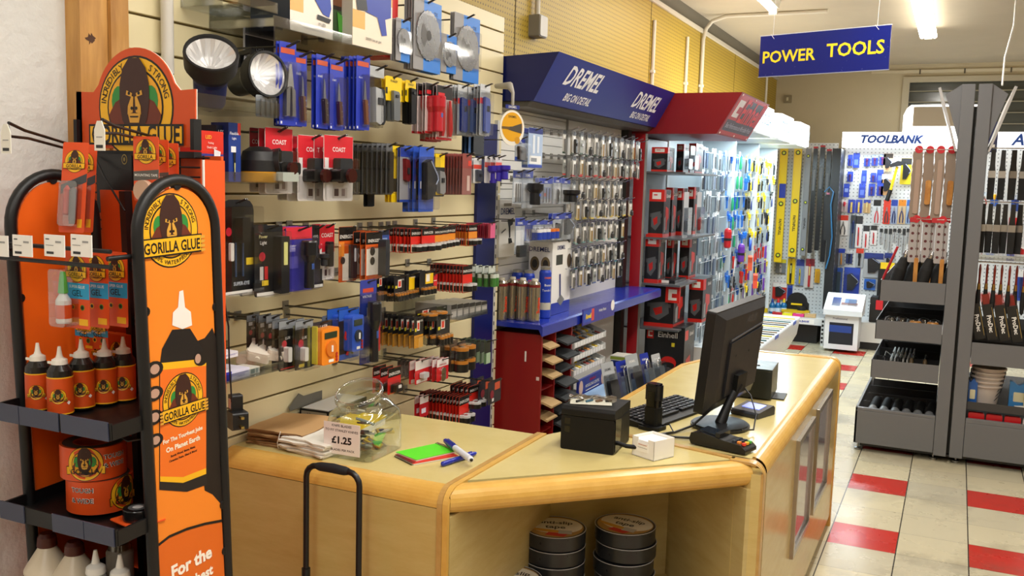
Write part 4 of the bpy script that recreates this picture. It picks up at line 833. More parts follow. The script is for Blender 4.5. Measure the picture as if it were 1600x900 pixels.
def glue_card(label, loc, w_, h, rz=0, grp=None, kind='tube', tilt=0, name='glue_card'):
    t = thing(name, label, 'glue pack', loc, rz, grp); t.rotation_euler = (tilt, 0, rz)
    MB().prism(rr(-w_/2, -h, w_/2, .012, .004), -.0006, .0006, P('#e2521f', .35), FY).build('card', t)
    m = MB(); emblem(m, 0, -h*.16, w_*.4, .0009, FY, 'GORILLA', False); m.build('round_emblem', t)
    if kind == 'tube':
        m = MB().prism([(-w_/2, -h*.44), (w_/2, -h*.3), (w_/2, -h*.4), (-w_/2, -h*.55)], .0006, .0011, P('#3b3f42'), FY); m.build('grey_band', t)
        m = MB(); m.rrect(-w_*.35, -h*.93, w_*.35, -h*.4, .001, .02, .008, clear((.95, .95, .95), .25), FY); m.build('blister', t)
        MB().lathe([(.005, -h*.8), (.0075, -h*.78), (.0075, -h*.5), (.002, -h*.45)], P('#c73a2c'), 12, (-w_*.14, -.01, 0)).build('glue_tube', t); MB().lathe([(.006, -h*.9), (.0075, -h*.84), (.0085, -h*.5), (.001, -h*.47)], P('#6b6d70'), 12, (w_*.12, -.01, 0)).build('glue_tube', t)
        MB().box((w_*.22, -.0012, -h*.94), (w_*.4, -.0008, -h*.84), GY).build('yellow_mark', t)
    elif kind == 'mount':
        MB().prism([(-w_/2, -h*.66), (w_/2, -h*.62), (w_/2, -h*.46), (-w_/2, -h*.5)], .0006, .0011, P('#5a5650'), FY).text('MOUNTING TAPE', 0, -h*.56, .009, .0014, PAPER, FY, fit=w_*.9).build('grey_band', t)
        MB().lathe([(.016, -.016), (.022, -.016), (.022, -.002), (.016, -.002)], P('#c9a48a'), 20, (0, 0, -h*.82), 'y').build('tape_roll', t)
    else:
        MB().prism([(-w_/2, -h*.58), (w_/2, -h*.58), (w_/2, -h*.36), (-w_/2, -h*.36)], .0006, .0011, P('#2a9fd0'), FY).text('SUPER GLUE', 0, -h*.41, .006, .0014, PAPER, FY, fit=w_*.8).text('GEL', 0, -h*.5, .013, .0014, GK, FY, fit=w_*.6).build('blue_band', t)
        for s in (-1, 1): MB().flat(circ(s*w_*.2, -h*.7, .006, 14), .0009, P('#3a8a2e') if s > 0 else GY, FY).flat(circ(s*w_*.2, -h*.7, .004, 12), .0012, GK, FY).build('round_mark', t)
        MB().prism([(w_*.05, -h*.95), (w_*.42, -h*.95), (w_*.42, -h*.86), (w_*.05, -h*.86)], .0006, .0011, GY, FY).build('yellow_mark', t)
        if kind == 'gelfront':
            MB().lathe([(.014, -h*.92), (.0155, -h*.9), (.0155, -h*.6), (.007, -h*.5)], P('#e9ebe8', .3), 16, (-w_*.3, -.018, 0)).build('glue_bottle', t); MB().lathe([(.0095, -h*.5), (.0105, -h*.49), (.0075, -h*.3), (.005, -h*.2), (0, -h*.2)], P('#2fb54a', .35), 14, (-w_*.3, -.018, 0)).build('green_cap', t); MB().lathe([(.0158, -h*.85), (.0158, -h*.66)], P('#e2521f'), 16, (-w_*.3, -.018, 0)).build('bottle_label', t)
            MB().rrect(-w_*.62, -h*.96, w_*.05, -h*.16, .001, .036, .008, clear((.95, .96, .97), .2), FY).build('blister', t)
    return t
for k, lab in enumerate(('front carded glue twin tube on the long left hook', 'carded glue twin tube hanging behind the first on the long left hook')):
    p = PY(116 if k == 0 else 130, 231 if k == 0 else 234, 1.47+k*.05); glue_card(lab, (p.x+.005, p.y, p.z+.0), .062, .185, radians(14), 'carded twin tubes on the long hook', 'tube', -.12)
for k in range(3):
    p = PY(228+k*17, 222+k*5, 1.50+k*.045); glue_card(['front carded mounting tape on the hook before the banner', 'carded mounting tape hanging second on the banner hook', 'rearmost carded mounting tape on the banner hook'][k], (p.x, p.y, p.z), .066-.004*k, .125, radians(6), 'carded mounting tape', 'mount')
for k in range(3):
    p = PY(120+k*30, 402, 1.385+k*.04); glue_card(['front super glue gel card with a green capped bottle under the rail', 'super glue gel card second under the rail', 'super glue gel card nearest the printed panel under the rail'][k], (p.x, p.y, p.z), .07, .15, 0, 'super glue gel cards', 'gelfront' if k == 0 else 'gel')
for k in range(2):
    p = PY(132+k*22, 512, 1.52); glue_card(['back super glue card lower behind the gel cards', 'back super glue card lower beside the printed panel'][k], (p.x, p.y, p.z+.02), .06, .07, 0, 'super glue gel cards', 'gel')
# plug adaptor and its flex at the back edge of the stand
q = PX(370, 655, -1.6); t = thing('plug_adaptor', 'black mains plug adaptor hanging by its flex beside the printed panel', 'plug', (q.x, q.y, q.z), radians(-30))
MB().rrect(-.022, -.022, .03, .022, -.02, .02, .006, BLACK, FY).build('body', t, bev=.003); MB().rrect(-.024, .015, .006, .062, -.014, .014, .005, BLACK, FY).build('block', t, bev=.002); MB().box((-.018, -.0155, .028), (.0, -.0145, .052), P('#c9c9c4')).build('rating_label', t)
for z in (-.012, .012): MB().box((.03, -.004, z-.003), (.045, .004, z+.003), metal('#c9b56a')).build('pin', t)
q2 = [PX(345, 420, -1.55), PX(349, 460, -1.6), PX(357, 510, -1.6), PX(358, 560, -1.6), PX(361, 610, -1.6), PX(362, 628, -1.6)]
o = MB().tube([tuple(v) for v in q2], .0022, BLACK, 5).build('cable'); tag(o, 'thin black flex running down the stand edge to the plug', 'cable')
# ------------------------------------------------------------------ carded goods on wire hooks
HOOKM = mat('#5b5a56', .3, .8); HPL = mat('#a3a29c', .3, .8)
_hk = {}
def hook(label, y, z, L, x0=XS, grp='wire hooks on the slatted board', m=None, rz=0, tip=.014):
    key = round(L*50)/50, m or HOOKM
    loc = Vector((x0, y, z))
    if key in _hk: return dup(_hk[key], loc, label, grp, rz)
    L = key[0]; t = thing('display_hook', label, 'hook', loc, rz, grp)
    MB().box((0, -.014, -.012), (.004, .014, .016), HPL).build('wall_plate', t)
    for s in (-1, 1): MB().tube([(.002, s*.005, .0), (L*.86, s*.005, 0), (L, s*.004, tip)], .0021, key[1], 5).build('prong', t)
    _hk[key] = t; return t
# items: drawn in front of a card that faces +X; u across, v up, card top at v=0
def it_knife(t, w_, h, c='#6a4a30', u=.5, v0=.28, v1=.92):
    x = .006; uc = (u-.5)*w_; a, b = -h*v0, -h*v1; k = w_*.16
    MB().prism([(uc-k*.3, a), (uc+k*.2, a+(b-a)*.08), (uc+k*.75, a+(b-a)*.5), (uc-k*.55, a+(b-a)*.5)], x, x+.003, STEEL, FX).build('blade', t)
    MB().prism([(uc-k*.6, a+(b-a)*.45), (uc+k*.8, a+(b-a)*.45), (uc+k*1.1, a+(b-a)*.7), (uc+k*1.3, b), (uc+k*.2, b), (uc-k*.1, a+(b-a)*.75)], x-.002, x+.008, P(c, .35), FX).build('handle', t)
    for q in (.55, .68, .82): MB().lathe([(.0022, x+.008), (.002, x+.009), (0, x+.0092)], CHROME, 8, (0, uc+k*(.2+q*.7), a+(b-a)*q), 'x').build('rivet', t)
def it_multitool(t, w_, h, **k):
    for s, c in ((-1, 'handle'), (1, 'handle')): MB().prism([(s*w_*.05, -h*.5), (s*w_*.26, -h*.55), (s*w_*.28, -h*.88), (s*w_*.08, -h*.88)], .003, .013, STEEL, FX).build(c, t)
    MB().prism([(-w_*.2, -h*.52), (w_*.2, -h*.52), (w_*.06, -h*.22), (-w_*.06, -h*.22)], .005, .011, CHROME, FX).build('plier_head', t)
def it_cutter(t, w_, h, c='#9b9ea2', v0=.3, v1=.95, u=.5, k=.2):
    uc = (u-.5)*w_; MB().prism([(uc-k*w_*.5, -h*v0), (uc+k*w_*.3, -h*(v0+.03)), (uc+k*w_*.5, -h*(v0+.15)), (uc+k*w_*.55, -h*(v1-.06)), (uc+k*w_*.2, -h*v1), (uc-k*w_*.4, -h*(v1-.04))], .003, .014, mat(c, .35, .6), FX).build('knife_body', t)
    MB().box((.014, uc-k*w_*.2, -h*(v0+.3)), (.018, uc+k*w_*.2, -h*(v0+.18)), DARK).build('slider', t)
def it_torch(t, w_, h, c='#15161a', u=.5, v0=.2, v1=.9, r=.2):
    R_ = w_*r; uc = (u-.5)*w_; H_ = h*(v1-v0); o = (R_+.002, uc, -h*v1)
    MB().lathe([(R_*.6, 0), (R_*.65, .003), (R_*.62, H_*.55), (R_*.8, H_*.62)], mat(c, .35), 14, o).build('barrel', t)
    MB().lathe([(R_*.8, H_*.62), (R_, H_*.7), (R_, H_*.97), (R_*.92, H_), (R_*.5, H_)], mat(c, .3), 14, o).build('head', t)
    MB().box((R_*1.55, uc-R_*.2, -h*v1+H_*.4), (R_*1.7, uc+R_*.2, -h*v1+H_*.52), P('#3a5fb0')).build('switch', t)
def it_stick(t, w_, h, c='#17181c', c2='#d9d98a', u=.5, v0=.12, v1=.95, k=.26, d=.02):
    uc = (u-.5)*w_; MB().rrect(uc-w_*k/2, -h*v1, uc+w_*k/2, -h*v0, .002, d, .004, mat(c, .35), FX).build('light_body', t)
    if c2: MB().rrect(uc-w_*k*.22, -h*(v0+(v1-v0)*.5), uc+w_*k*.22, -h*(v0+(v1-v0)*.1), d, d+.0015, .002, P(c2), FX).build('light_strip', t)
def it_cells(t, w_, h, n=4, top='#b9762a', body='#1a1a1a', v0=.55, v1=.95, r=None):
    R_ = r or w_*.38/n*1.15
    for k in range(n):
        u = (k-(n-1)/2)*R_*2.1; H_ = h*(v1-v0)
        m = MB(); m.lathe([(R_, 0), (R_, H_*.66), (R_, H_*.93), (R_*.4, H_*.94), (R_*.4, H_), (0, H_)], P(body, .3), 10, (R_+.001, u, -h*v1), ms=[P(body, .3), P(top, .3), P(top, .3), CHROME, CHROME]); m.build('cell', t)
def it_coins(t, w_, h, n=2, **k):
    for j in range(n): MB().lathe([(w_*.2, .001), (w_*.2, .006), (w_*.17, .0065), (0, .0065)], CHROME, 14, (0, 0, -h*(.56+.26*j)), 'x').build('coin_cell', t)
def it_disc(t, w_, h, teeth=24, seg=True, **k):
    r = w_*.44; pts = []
    for i in range(teeth*2): a = pi*i/teeth; pts.append((r*(1 if i % 2 else .955)*cos(a), -h*.47+r*(1 if i % 2 else .955)*sin(a)))
    MB().prism(pts, .002, .005, mat('#8f9092', .28, .9), FX).build('blade', t)
    MB().lathe([(r*.12, .005), (r*.2, .005), (r*.2, .0065), (r*.12, .0065)], DARK, 16, (0, 0, -h*.47), 'x').build('bore_ring', t)
    MB().flat(circ(0, -h*.47, r*.62, 24, None, pi*.75, pi*1.3)+[(0, -h*.47)], .0056, P('#55565a', .4), FX).build('print', t)
def it_pliers(t, w_, h, c='#1f2fa0', v0=.25, v1=.95, **k):
    MB().prism([(-w_*.1, -h*(v0+.18)), (w_*.1, -h*(v0+.18)), (w_*.05, -h*v0), (-w_*.05, -h*v0)], .003, .011, STEEL, FX).build('jaws', t)
    for s in (-1, 1): MB().tube([(.007, s*w_*.03, -h*(v0+.16)), (.007, s*w_*.16, -h*(v0+.32)), (.007, s*w_*.22, -h*(v0+.5)), (.007, s*w_*.18, -h*v1)], [.004, .005, .006, .005], P(c, .4), 8).build('handle', t)
def it_driver(t, w_, h, c='#f2cf1b', v0=.1, v1=.95, r=.22, up=True, **k):
    R_ = min(w_*r, .014); H_ = h*(v1-v0); o = (R_+.001, 0, -h*v1)
    if up:
        MB().lathe([(R_*.28, 0), (R_*.3, H_*.55)], CHROME, 8, o).build('shaft', t); MB().lathe([(R_*.6, H_*.52), (R_*.8, H_*.56), (R_*.6, H_*.62), (R_, H_*.7), (R_, H_*.94), (R_*.6, H_)], P(c, .35), 12, o).build('handle', t)
    else:
        MB().lathe([(R_*.6, 0), (R_, H_*.06), (R_, H_*.3), (R_*.6, H_*.4), (R_*.8, H_*.46)], P(c, .35), 12, o).build('handle', t); MB().lathe([(R_*.28, H_*.45), (R_*.3, H_)], CHROME, 8, o).build('shaft', t)
def it_headlamp(t, w_, h, **k):
    MB().rrect(-w_*.2, -h*.52, w_*.22, -h*.3, .002, .03, .008, DARK, FX).build('strap', t); MB().rrect(-w_*.34, -h*.68, w_*.36, -h*.48, .002, .045, .008, mat('#0d0d0e', .3), FX).build('lamp_body', t)
    MB().lathe([(w_*.16, .045), (w_*.15, .055), (0, .055)], mat('#3a1714', .15), 14, (0, 0, -h*.58), 'x').build('lens', t)
def it_meter(t, w_, h, c='#f08a1c', k0=1, **k):
    m0 = w_; w_ *= k0; h *= (k0+1)/2
    MB().rrect(-w_*.42, -h*.98, w_*.42, -h*.06, .002, .034, .008, P(c, .4), FX).build('case', t)
    MB().rrect(-w_*.3, -h*.32, w_*.3, -h*.16, .034, .0355, .002, P('#2f3a28', .2), FX).build('display', t)
    m = MB(); m.lathe([(w_*.26, .034), (w_*.25, .039), (0, .039)], P('#d8741a' if c != '#2b57c8' else '#27303f', .4), 18, (0, 0, -h*.58), 'x'); m.box((.039, -w_*.03, -h*.66), (.042, w_*.03, -h*.5), PAPER); m.build('dial', t)
    for j in range(3): MB().lathe([(.0045, .034), (.0045, .037), (0, .037)], P('#b3271c'), 10, (0, w_*.28, -h*(.74+.08*j)), 'x').build('socket', t)
    MB().box((.0345, -w_*.1, -h*.93), (.0352, w_*.14, -h*.86), PAPER).build('price_sticker', t)
def it_leads(t, w_, h, **k):
    for s, c in ((-.2, RED), (.05, BLACK)): MB().tube([(.008, w_*s, -h*.3), (.01, w_*(s-.12), -h*.5), (.01, w_*(s+.1), -h*.7), (.008, w_*s, -h*.9)], .004, c, 6).build('test_lead', t)
def it_sleeve(t, w_, h, c='#1c1d20', **k): MB().rrect(-w_*.3, -h*.97, w_*.36, -h*.1, .002, .009, .003, P(c, .3), FX).build('blade_sleeve', t)
def it_pouch(t, w_, h, c='#14204f', **k):
    MB().prism([(-w_*.3, -h*.2), (0, -h*.14), (w_*.46, -h*.42), (w_*.4, -h*.5), (w_*.1, -h*.78), (-w_*.25, -h*.8)], .003, .022, P('#15171d', .5), FX).build('tool_body', t)
    MB().tube([(.022, -w_*.05, -h*.17), (.022, w_*.4, -h*.4), (.022, w_*.44, -h*.47), (.02, w_*.3, -h*.55)], .003, P('#aab8d8'), 6).build('edge_cord', t)
def it_rods(t, w_, h, n=3, c='#8f9092', v0=.35, v1=.95, **k):
    for j in range(n): MB().cyl((.005, (j-(n-1)/2)*w_*.22, -h*v1), (.005, (j-(n-1)/2)*w_*.22, -h*v0), .0028, mat(c, .3, .7), 7).build('bit', t)
def it_two_handles(t, w_, h, c='#c8202a', **k):
    for s in (-1, 1): MB().tube([(.01, s*w_*.2, -h*.22), (.012, s*w_*.22, -h*.5), (.012, s*w_*.24, -h*.8), (.01, s*w_*.24, -h*.93)], [.005, .008, .009, .006], P(c, .35), 8).build('handle', t)
ITEMS = dict(knife=it_knife, multitool=it_multitool, cutter=it_cutter, torch=it_torch, stick=it_stick, cells=it_cells, coins=it_coins, disc=it_disc, pliers=it_pliers, driver=it_driver, headlamp=it_headlamp, meter=it_meter, leads=it_leads, sleeve=it_sleeve, pouch=it_pouch, rods=it_rods, handles=it_two_handles)
def make_pack(name, label, cat, loc, w_, h, spec, rz=0, grp=None):
    """spec: c card colour, hd (fraction, colour) header, ft footer, bands [(v0,v1,colour)], rects, tx [(string,u,v,size,colour)], item, ik, bl blister depth, clr: no card but clear pouch"""
    t = thing(name, label, cat, loc, rz, grp); r = spec.get('r', .006); H0 = spec.get('top', .012)
    m = MB()
    if spec.get('clr'): m.rrect(-w_/2, -h, w_/2, H0, -.001, .0, r, clear((.93, .95, .96), .22), FX); m.build('pouch', t); t_c = None
    else:
        m.prism(rr(-w_/2, -h, w_/2, H0, r), -.0008, .0, P(spec['c'], .35), FX)
    d = .0004
    def rect(u0, v0, u1, v1, c, dd): m.flat([(-w_/2+u0*w_, -v1*h), (-w_/2+u1*w_, -v1*h), (-w_/2+u1*w_, -v0*h+ (H0*.9 if v0 <= 0 else 0)), (-w_/2+u0*w_, -v0*h+(H0*.9 if v0 <= 0 else 0))], dd, P(c, .35), FX)
    if not spec.get('clr'):
        if 'hd' in spec: rect(.01, 0, .99, spec['hd'][0], spec['hd'][1], d)
        if 'ft' in spec: rect(.01, 1-spec['ft'][0], .99, .997, spec['ft'][1], d)
        for i, (v0, v1, c) in enumerate(spec.get('bands', ())): rect(.01, v0, .99, v1, c, d*1.2+.0001*i)
        for i, (u0, v0, u1, v1, c) in enumerate(spec.get('rects', ())): rect(u0, v0, u1, v1, c, d*2+.0001*i)
        for i, (u, v, rad, c) in enumerate(spec.get('dots', ())): m.flat(circ((u-.5)*w_, -v*h, rad*w_, 14), d*3+.0001*i, P(c), FX)
        for s_, u, v, sz, c in spec.get('tx', ()): m.text(s_, (u-.5)*w_, -v*h, sz*h, d*4, P(c), FX, fit=w_*.92)
        m.flat(circ(0, H0*.2, .004, 10), d*5, P('#2a2a2a'), FX)
        m.build('card', t)
    else:
        if 'hd' in spec:
            m = MB(); m.prism([(-w_/2, -spec['hd'][0]*h), (w_/2, -spec['hd'][0]*h), (w_/2, H0), (-w_/2, H0)], .0002, .0008, P(spec['hd'][1]), FX)
            for s_, u, v, sz, c in spec.get('tx', ()): m.text(s_, (u-.5)*w_, -v*h, sz*h, .0012, P(c), FX, fit=w_*.92)
            m.build('header_card', t)
    for it in spec.get('items', ()): ITEMS[it[0]](t, w_, h, **it[1])
    if 'bl' in spec:
        u0, v0, u1, v1, dp = spec['bl']; MB().rrect(-w_/2+u0*w_, -v1*h, -w_/2+u1*w_, -v0*h, .0, dp, .008, clear((.98, .985, .99), .1), FX).build('blister', t)
    return t
STACKN = [0]
def stack(name, cat, front, back, box, x, n, dx, spec, hk=True, jit=.004, hlabel=None, x0=XS):
    """front: label of the foremost pack, back: label shared by those queued behind it; box: pixel box of the foremost pack's face"""
    px0, py0, px1, py1 = box; cx, cy = (px0+px1)/2, (py0+py1)/2
    yl, yr = PX(px0, cy, x).y, PX(px1, cy, x).y; zt, zb = PX(cx, py0, x).z, PX(cx, py1, x).z
    w_, h = yr-yl, zt-zb; yc = (yl+yr)/2; H0 = min(.012, h*.08); spec = dict(spec); spec['top'] = H0; h -= H0
    base = Vector((x, yc, zt-H0)); STACKN[0] += 1; grp = None if n == 1 else back.replace('behind', 'packs behind')[:60]
    r0 = make_pack(name, front, cat, base, w_, h, spec, 0, None)
    rnd = random.Random(STACKN[0])
    for k in range(1, n): dup(r0, base+Vector((-dx*k, rnd.uniform(-jit, jit), -abs(rnd.uniform(0, .002)))), back, grp, rnd.uniform(-.05, .05))
    r0.rotation_euler.z = rnd.uniform(-.05, .05)
    if hk: hook('wire hook holding the '+(hlabel or cat)+' with '+front.split(' ', 1)[0]+' '+' '.join(front.split()[1:4]) if False else 'wire hook carrying '+' '.join(front.split()[:9]), yc, base.z+.001, x-x0+.035, x0)
    return r0
def acrylic_shelf(label, pl, pr, x=-1.75, lip=.03, x0=XS):
    a, b = PX(pl[0], pl[1], x), PX(pr[0], pr[1], x); z = (a.z+b.z)/2; A = clear((.95, .97, .97), .2, .05)
    t = thing('acrylic_shelf', label, 'shelf', (0, 0, 0)); 
    MB().box((x0, a.y, z), (x, b.y, z+.003), A).build('base', t); MB().box((x-.003, a.y, z+.003), (x, b.y, z+lip), A).build('lip', t); MB().box((x0, a.y, z+.003), (x0+.003, b.y, z+.06), A).build('back_plate', t)
    for yy in (a.y, b.y-.003): MB().box((x0+.003, yy, z+.003), (x-.003, yy+.003, z+lip*.8), A).build('side', t)
    return a.y, b.y, z+.0035
def boxed(name, cat, label, box, x, depth, side, faces, tx=(), rz=0, z=None, art=None):
    """a carton with its printed face toward the aisle; box: pixels of that face"""
    px0, py0, px1, py1 = box; cx, cy = (px0+px1)/2, (py0+py1)/2
    yl, yr = PX(px0, cy, x).y, PX(px1, cy, x).y; zt, zb = PX(cx, py0, x).z, PX(cx, py1, x).z
    if z is not None: zb = z
    t = thing(name, label, cat, (x, (yl+yr)/2, zb), rz); w_, h = yr-yl, zt-zb
    m = MB().box((-depth, -w_/2, 0), (0, w_/2, h), P(side, .4)); m.build('carton', t)
    m = MB(); d = .0004
    for i, (u0, v0, u1, v1, c) in enumerate(faces): m.flat([(-w_/2+u0*w_, h-v1*h), (-w_/2+u1*w_, h-v1*h), (-w_/2+u1*w_, h-v0*h), (-w_/2+u0*w_, h-v0*h)], d+.0001*i, P(c, .35), FX)
    for i, q in enumerate(art or ()): m.flat([(-w_/2+u*w_, h-v*h) for u, v in q[1]], d+.002+.0001*i, P(q[0], .35), FX)
    for s_, u, v, sz, c in tx: m.text(s_, (u-.5)*w_, h-v*h, sz*h, d+.003, P(c), FX, fit=w_*.92)
    if faces: m.build('printed_face', t)
    return t, w_, h
# ------------------------------------------------------------------ the goods on the slatted board
S = stack; R = 'packs'
# --- top row: boxed tools, saw blades
y0, y1, zz = acrylic_shelf('clear acrylic shelf at the top edge under the boxed cordless tools', (428, 34), (612, 92), -1.72)
acrylic_shelf('clear acrylic shelf in the top corner left of the boxed torch', (372, 4), (434, 24), -1.75)
boxed('tool_box_carton', 'boxed tool', 'white carton with a blue torch picture at the top of the slatted board', (453, -70, 520, 47), -1.73, .14, '#1f2a3a', [(0, 0, 1, 1, '#efe6da'), (0, .5, .3, .75, '#e9b56a')], [('19 LED', .72, .84, .04, '#333333'), ('Rechargeable worklight', .55, .93, .045, '#333333')], z=zz, art=[('#2140a8', [(.35, .3), (.9, .35), (.95, .6), (.9, .72), (.75, .7), (.5, .5)]), ('#15171c', [(.62, .72), (.95, .74), (.9, .8), (.6, .78)])])
boxed('dark_carton', 'boxed tool', 'dark green printed carton between the two white tool cartons', (520, -60, 550, 58), -1.76, .12, '#20150f', [(0, .45, 1, .55, '#6a3f24'), (0, .6, 1, .95, '#27451f')], z=zz, art=[('#3f8a2a', [(.2, .62), (.8, .7), (.6, .92), (.3, .9)])])
boxed('tool_box_carton', 'boxed tool', 'white carton with a blue heat gun picture at the top of the slatted board', (551, -60, 613, 74), -1.72, .13, '#c9c2b4', [(0, 0, 1, 1, '#f0e2cd'), (.62, 0, 1, .45, '#e7b15d'), (0, .6, .3, .8, '#e7b15d')], [('2000W hot air gun', .5, .9, .04, '#333333')], z=zz, art=[('#1d3aa6', [(.05, .35), (.7, .3), (.95, .35), (.95, .58), (.8, .62), (.85, .8), (.72, .82), (.6, .62), (.35, .6), (.1, .55)]), ('#16181d', [(.05, .42), (.3, .4), (.35, .58), (.1, .6)])])
boxed('tool_box_carton', 'boxed tool', 'red and white carton behind the heat gun carton', (600, -40, 622, 20), -1.78, .1, '#c22a2a', [(0, .2, 1, .7, '#d4312f')], z=zz)
OXS = lambda: dict(c='#b9b7b4', r=.003, rects=[(.35, 0, 1, .22, '#1779d8'), (.55, .2, 1, .5, '#1779d8'), (0, 0, .35, 1, '#8f8e90')], bands=[(.76, 1.0, '#1779d8')], tx=[('OX', .78, .12, .06, '#0b2f66')], items=[('disc', {})], bl=(.05, .18, .98, .8, .012))
S('blade_pack', 'saw blade pack', 'big blue diamond blade pack hanging near the top edge of the boards', 'large blade pack behind the big blue one near the top edge', (645, 0, 690, 112), -1.74, 5, .008, OXS())
S('blade_pack', 'saw blade pack', 'small blue blade pack left of the big one near the top edge', 'small blade pack behind the left small one', (618, 30, 641, 96), -1.74, 3, .009, OXS())
S('blade_pack', 'saw blade pack', 'small blue blade pack between the two big blade packs', 'small blade pack behind the middle small one', (690, 54, 712, 114), -1.74, 3, .009, OXS())
S('blade_pack', 'saw blade pack', 'big blue blade pack at the end of the boards by the blue canopy', 'large blade pack behind the one at the end of the boards', (710, 24, 748, 128), -1.74, 4, .008, OXS())
# --- torches on the acrylic shelf
y0, y1, zz = acrylic_shelf('clear acrylic shelf carrying the two big torches', (306, 160), (438, 188), -1.72, .035)
def big_torch(label, loc, aim, h, r, body, lensr):
    t = thing('hand_torch', label, 'torch', loc); M_ = Vector(aim).normalized().to_track_quat('Z', 'Y').to_matrix().to_4x4()
    def lm(): m = MB(); m.T = M_; return m
    lm().lathe([(r*.5, -h), (r*.62, -h*.97), (r*.66, -h*.5), (r*.8, -h*.38)], mat(body, .4), 24).build('body', t)
    lm().lathe([(r*.8, -h*.38), (r, -h*.25), (r*1.04, 0), (r*1.02, .006), (r*.93, .006), (r*.92, -.004)], mat('#101113', .6), 28, cap=False).build('head', t)
    m = lm(); n = 28; vs = [(r*.92*cos(2*pi*k/n)*(1+.0), r*.92*sin(2*pi*k/n), -.003) for k in range(n)]+[(r*.5*cos(2*pi*k/n), r*.5*sin(2*pi*k/n), -.03-(.012 if k % 2 else 0)) for k in range(n)]+[(r*.14*cos(2*pi*k/n), r*.14*sin(2*pi*k/n), -.05) for k in range(n)]
    m.add(vs, [(i*n+k, i*n+(k+1) % n, (i+1)*n+(k+1) % n, (i+1)*n+k) for i in (0, 1) for k in range(n)]+[tuple(2*n+k for k in range(n))], mat('#ececec', .25, .55, 0, .8, 0)); m.build('reflector', t)
    lm().flat(circ(0, 0, r*.92, 28), .001, clear((.99, .99, .99), .04)).build('lens', t)
    lm().tube([(0, r*.75, -h*.4), (0, r*1.25, -h*.45), (0, r*1.25, -h*.8), (0, r*.55, -h*.9)], .009, mat('#101113', .5), 8).build('carry_handle', t)
q = PX(330, 84, -1.74); big_torch('big torch with dark blue body pointing up on the acrylic shelf', q, (.5, -.5, .62), .17, .066, '#16245e', 1)
q = PX(418, 116, -1.74); big_torch('big black torch lying with its lens toward the shop', q, (.85, -.25, .1), .15, .062, '#121315', 1)
S('chisel_pack', 'blister pack', 'black and red blister pack standing behind the big torches', '', (380, 48, 430, 130), -1.9, 1, .01, dict(c='#e9e9ec', rects=[(.05, .06, .95, .5, '#1b2130'), (.05, .55, .95, .98, '#cf2b22')], tx=[('LED', .5, .3, .1, '#aab4c8')], items=[('torch', dict(r=.22, v0=.5))], bl=(.05, .4, .95, .97, .03)), hk=False)
S('clear_pack', 'blister pack', 'clear blister of metal fittings at the end of the torch shelf', '', (399, 150, 436, 184), -1.74, 1, .01, dict(c='#8d9398', items=[('rods', dict(n=4, v0=.1))], bl=(.0, .0, 1, 1, .02)), hk=False)
# --- blue carded knives
KC = lambda txt, **k: dict(dict(c='#2438b4', r=.004, rects=[(.08, .02, .9, .09, '#c8502c'), (.06, .95, .16, .985, '#dfe3f0'), (.03, .0, .06, 1, '#3a50d0')], tx=[(txt, .3, .25, .03, '#e8ecf6')], bl=(.3, .2, .95, .95, .02)), **k)
S('knife_pack', 'knife pack', 'wide blue card with a silver multi tool beside the torches', 'blue knife card queued behind the multi tool card', (437, 66, 462, 196), -1.73, 2, .012, KC('TOOL', items=[('multitool', {})], bl=(.1, .2, .95, .9, .022)))
S('knife_pack', 'knife pack', 'blue card with a brown handled knife next to the multi tool card', 'blue knife card queued behind the first brown handled knife', (460, 82, 479, 197), -1.73, 6, .014, KC('KNIFE', items=[('knife', {})]))
S('knife_pack', 'knife pack', 'blue card with a folding knife near the middle of the blue knife cards', 'blue knife card queued behind the middle folding knife', (493, 86, 514, 201), -1.73, 2, .013, KC('KNIFE', items=[('knife', dict(c='#3a2a22'))]))
S('knife_pack', 'knife pack', 'blue card with a dark red handled knife right of the middle one', 'blue knife card queued behind the dark red handled knife', (514, 94, 538, 203), -1.73, 5, .014, KC('KNIFE', items=[('knife', dict(c='#4a1f18'))]))
S('knife_pack', 'knife pack', 'last blue knife card before the clear silver cutter pack', 'blue knife card queued behind the last one', (557, 88, 577, 203), -1.72, 5, .015, KC('4-in-1', items=[('knife', dict(c='#7a4a2a'))]))
S('cutter_pack', 'cutter pack', 'clear pack with a silver snap blade cutter beside the blue knife cards', 'clear cutter pack queued behind the silver one', (576, 104, 599, 199), -1.73, 3, .012, dict(clr=1, hd=(.12, '#b4b9bc'), items=[('cutter', dict(c='#c0c4c8', k=.5)), ('cutter', dict(c='#33363a', k=.3, u=.75))]))
STN = lambda **k: dict(dict(c='#f4d014', hd=(.22, '#f4d014'), tx=[('STANLEY', .5, .12, .1, '#1c1c1c')], rects=[(0, .42, .12, .7, '#1c1c1c')], items=[('cutter', dict(c='#7e8388', v0=.55, v1=1.9, k=.4))]), **k)
S('utility_knife_pack', 'utility knife', 'yellow card with a grey utility knife hanging below it', 'yellow utility knife card queued behind the grey knife', (603, 120, 627, 158), -1.72, 4, .016, STN())
S('utility_knife_pack', 'utility knife', 'yellow card with a black utility knife hanging well below it', 'yellow utility knife card queued behind the black knife', (633, 126, 650, 160), -1.72, 3, .014, STN(items=[('cutter', dict(c='#1b1c1e', v0=.3, v1=2.1, k=.5))]))
RK = lambda **k: dict(dict(c='#e7d6d4', r=.003, hd=(.2, '#1d1a1c'), rects=[(.1, .08, .5, .16, '#d3202a')], ft=(.05, '#c8202a'), items=[('handles', dict(c='#c2202c'))], bl=(.05, .22, .95, .96, .025)), **k)
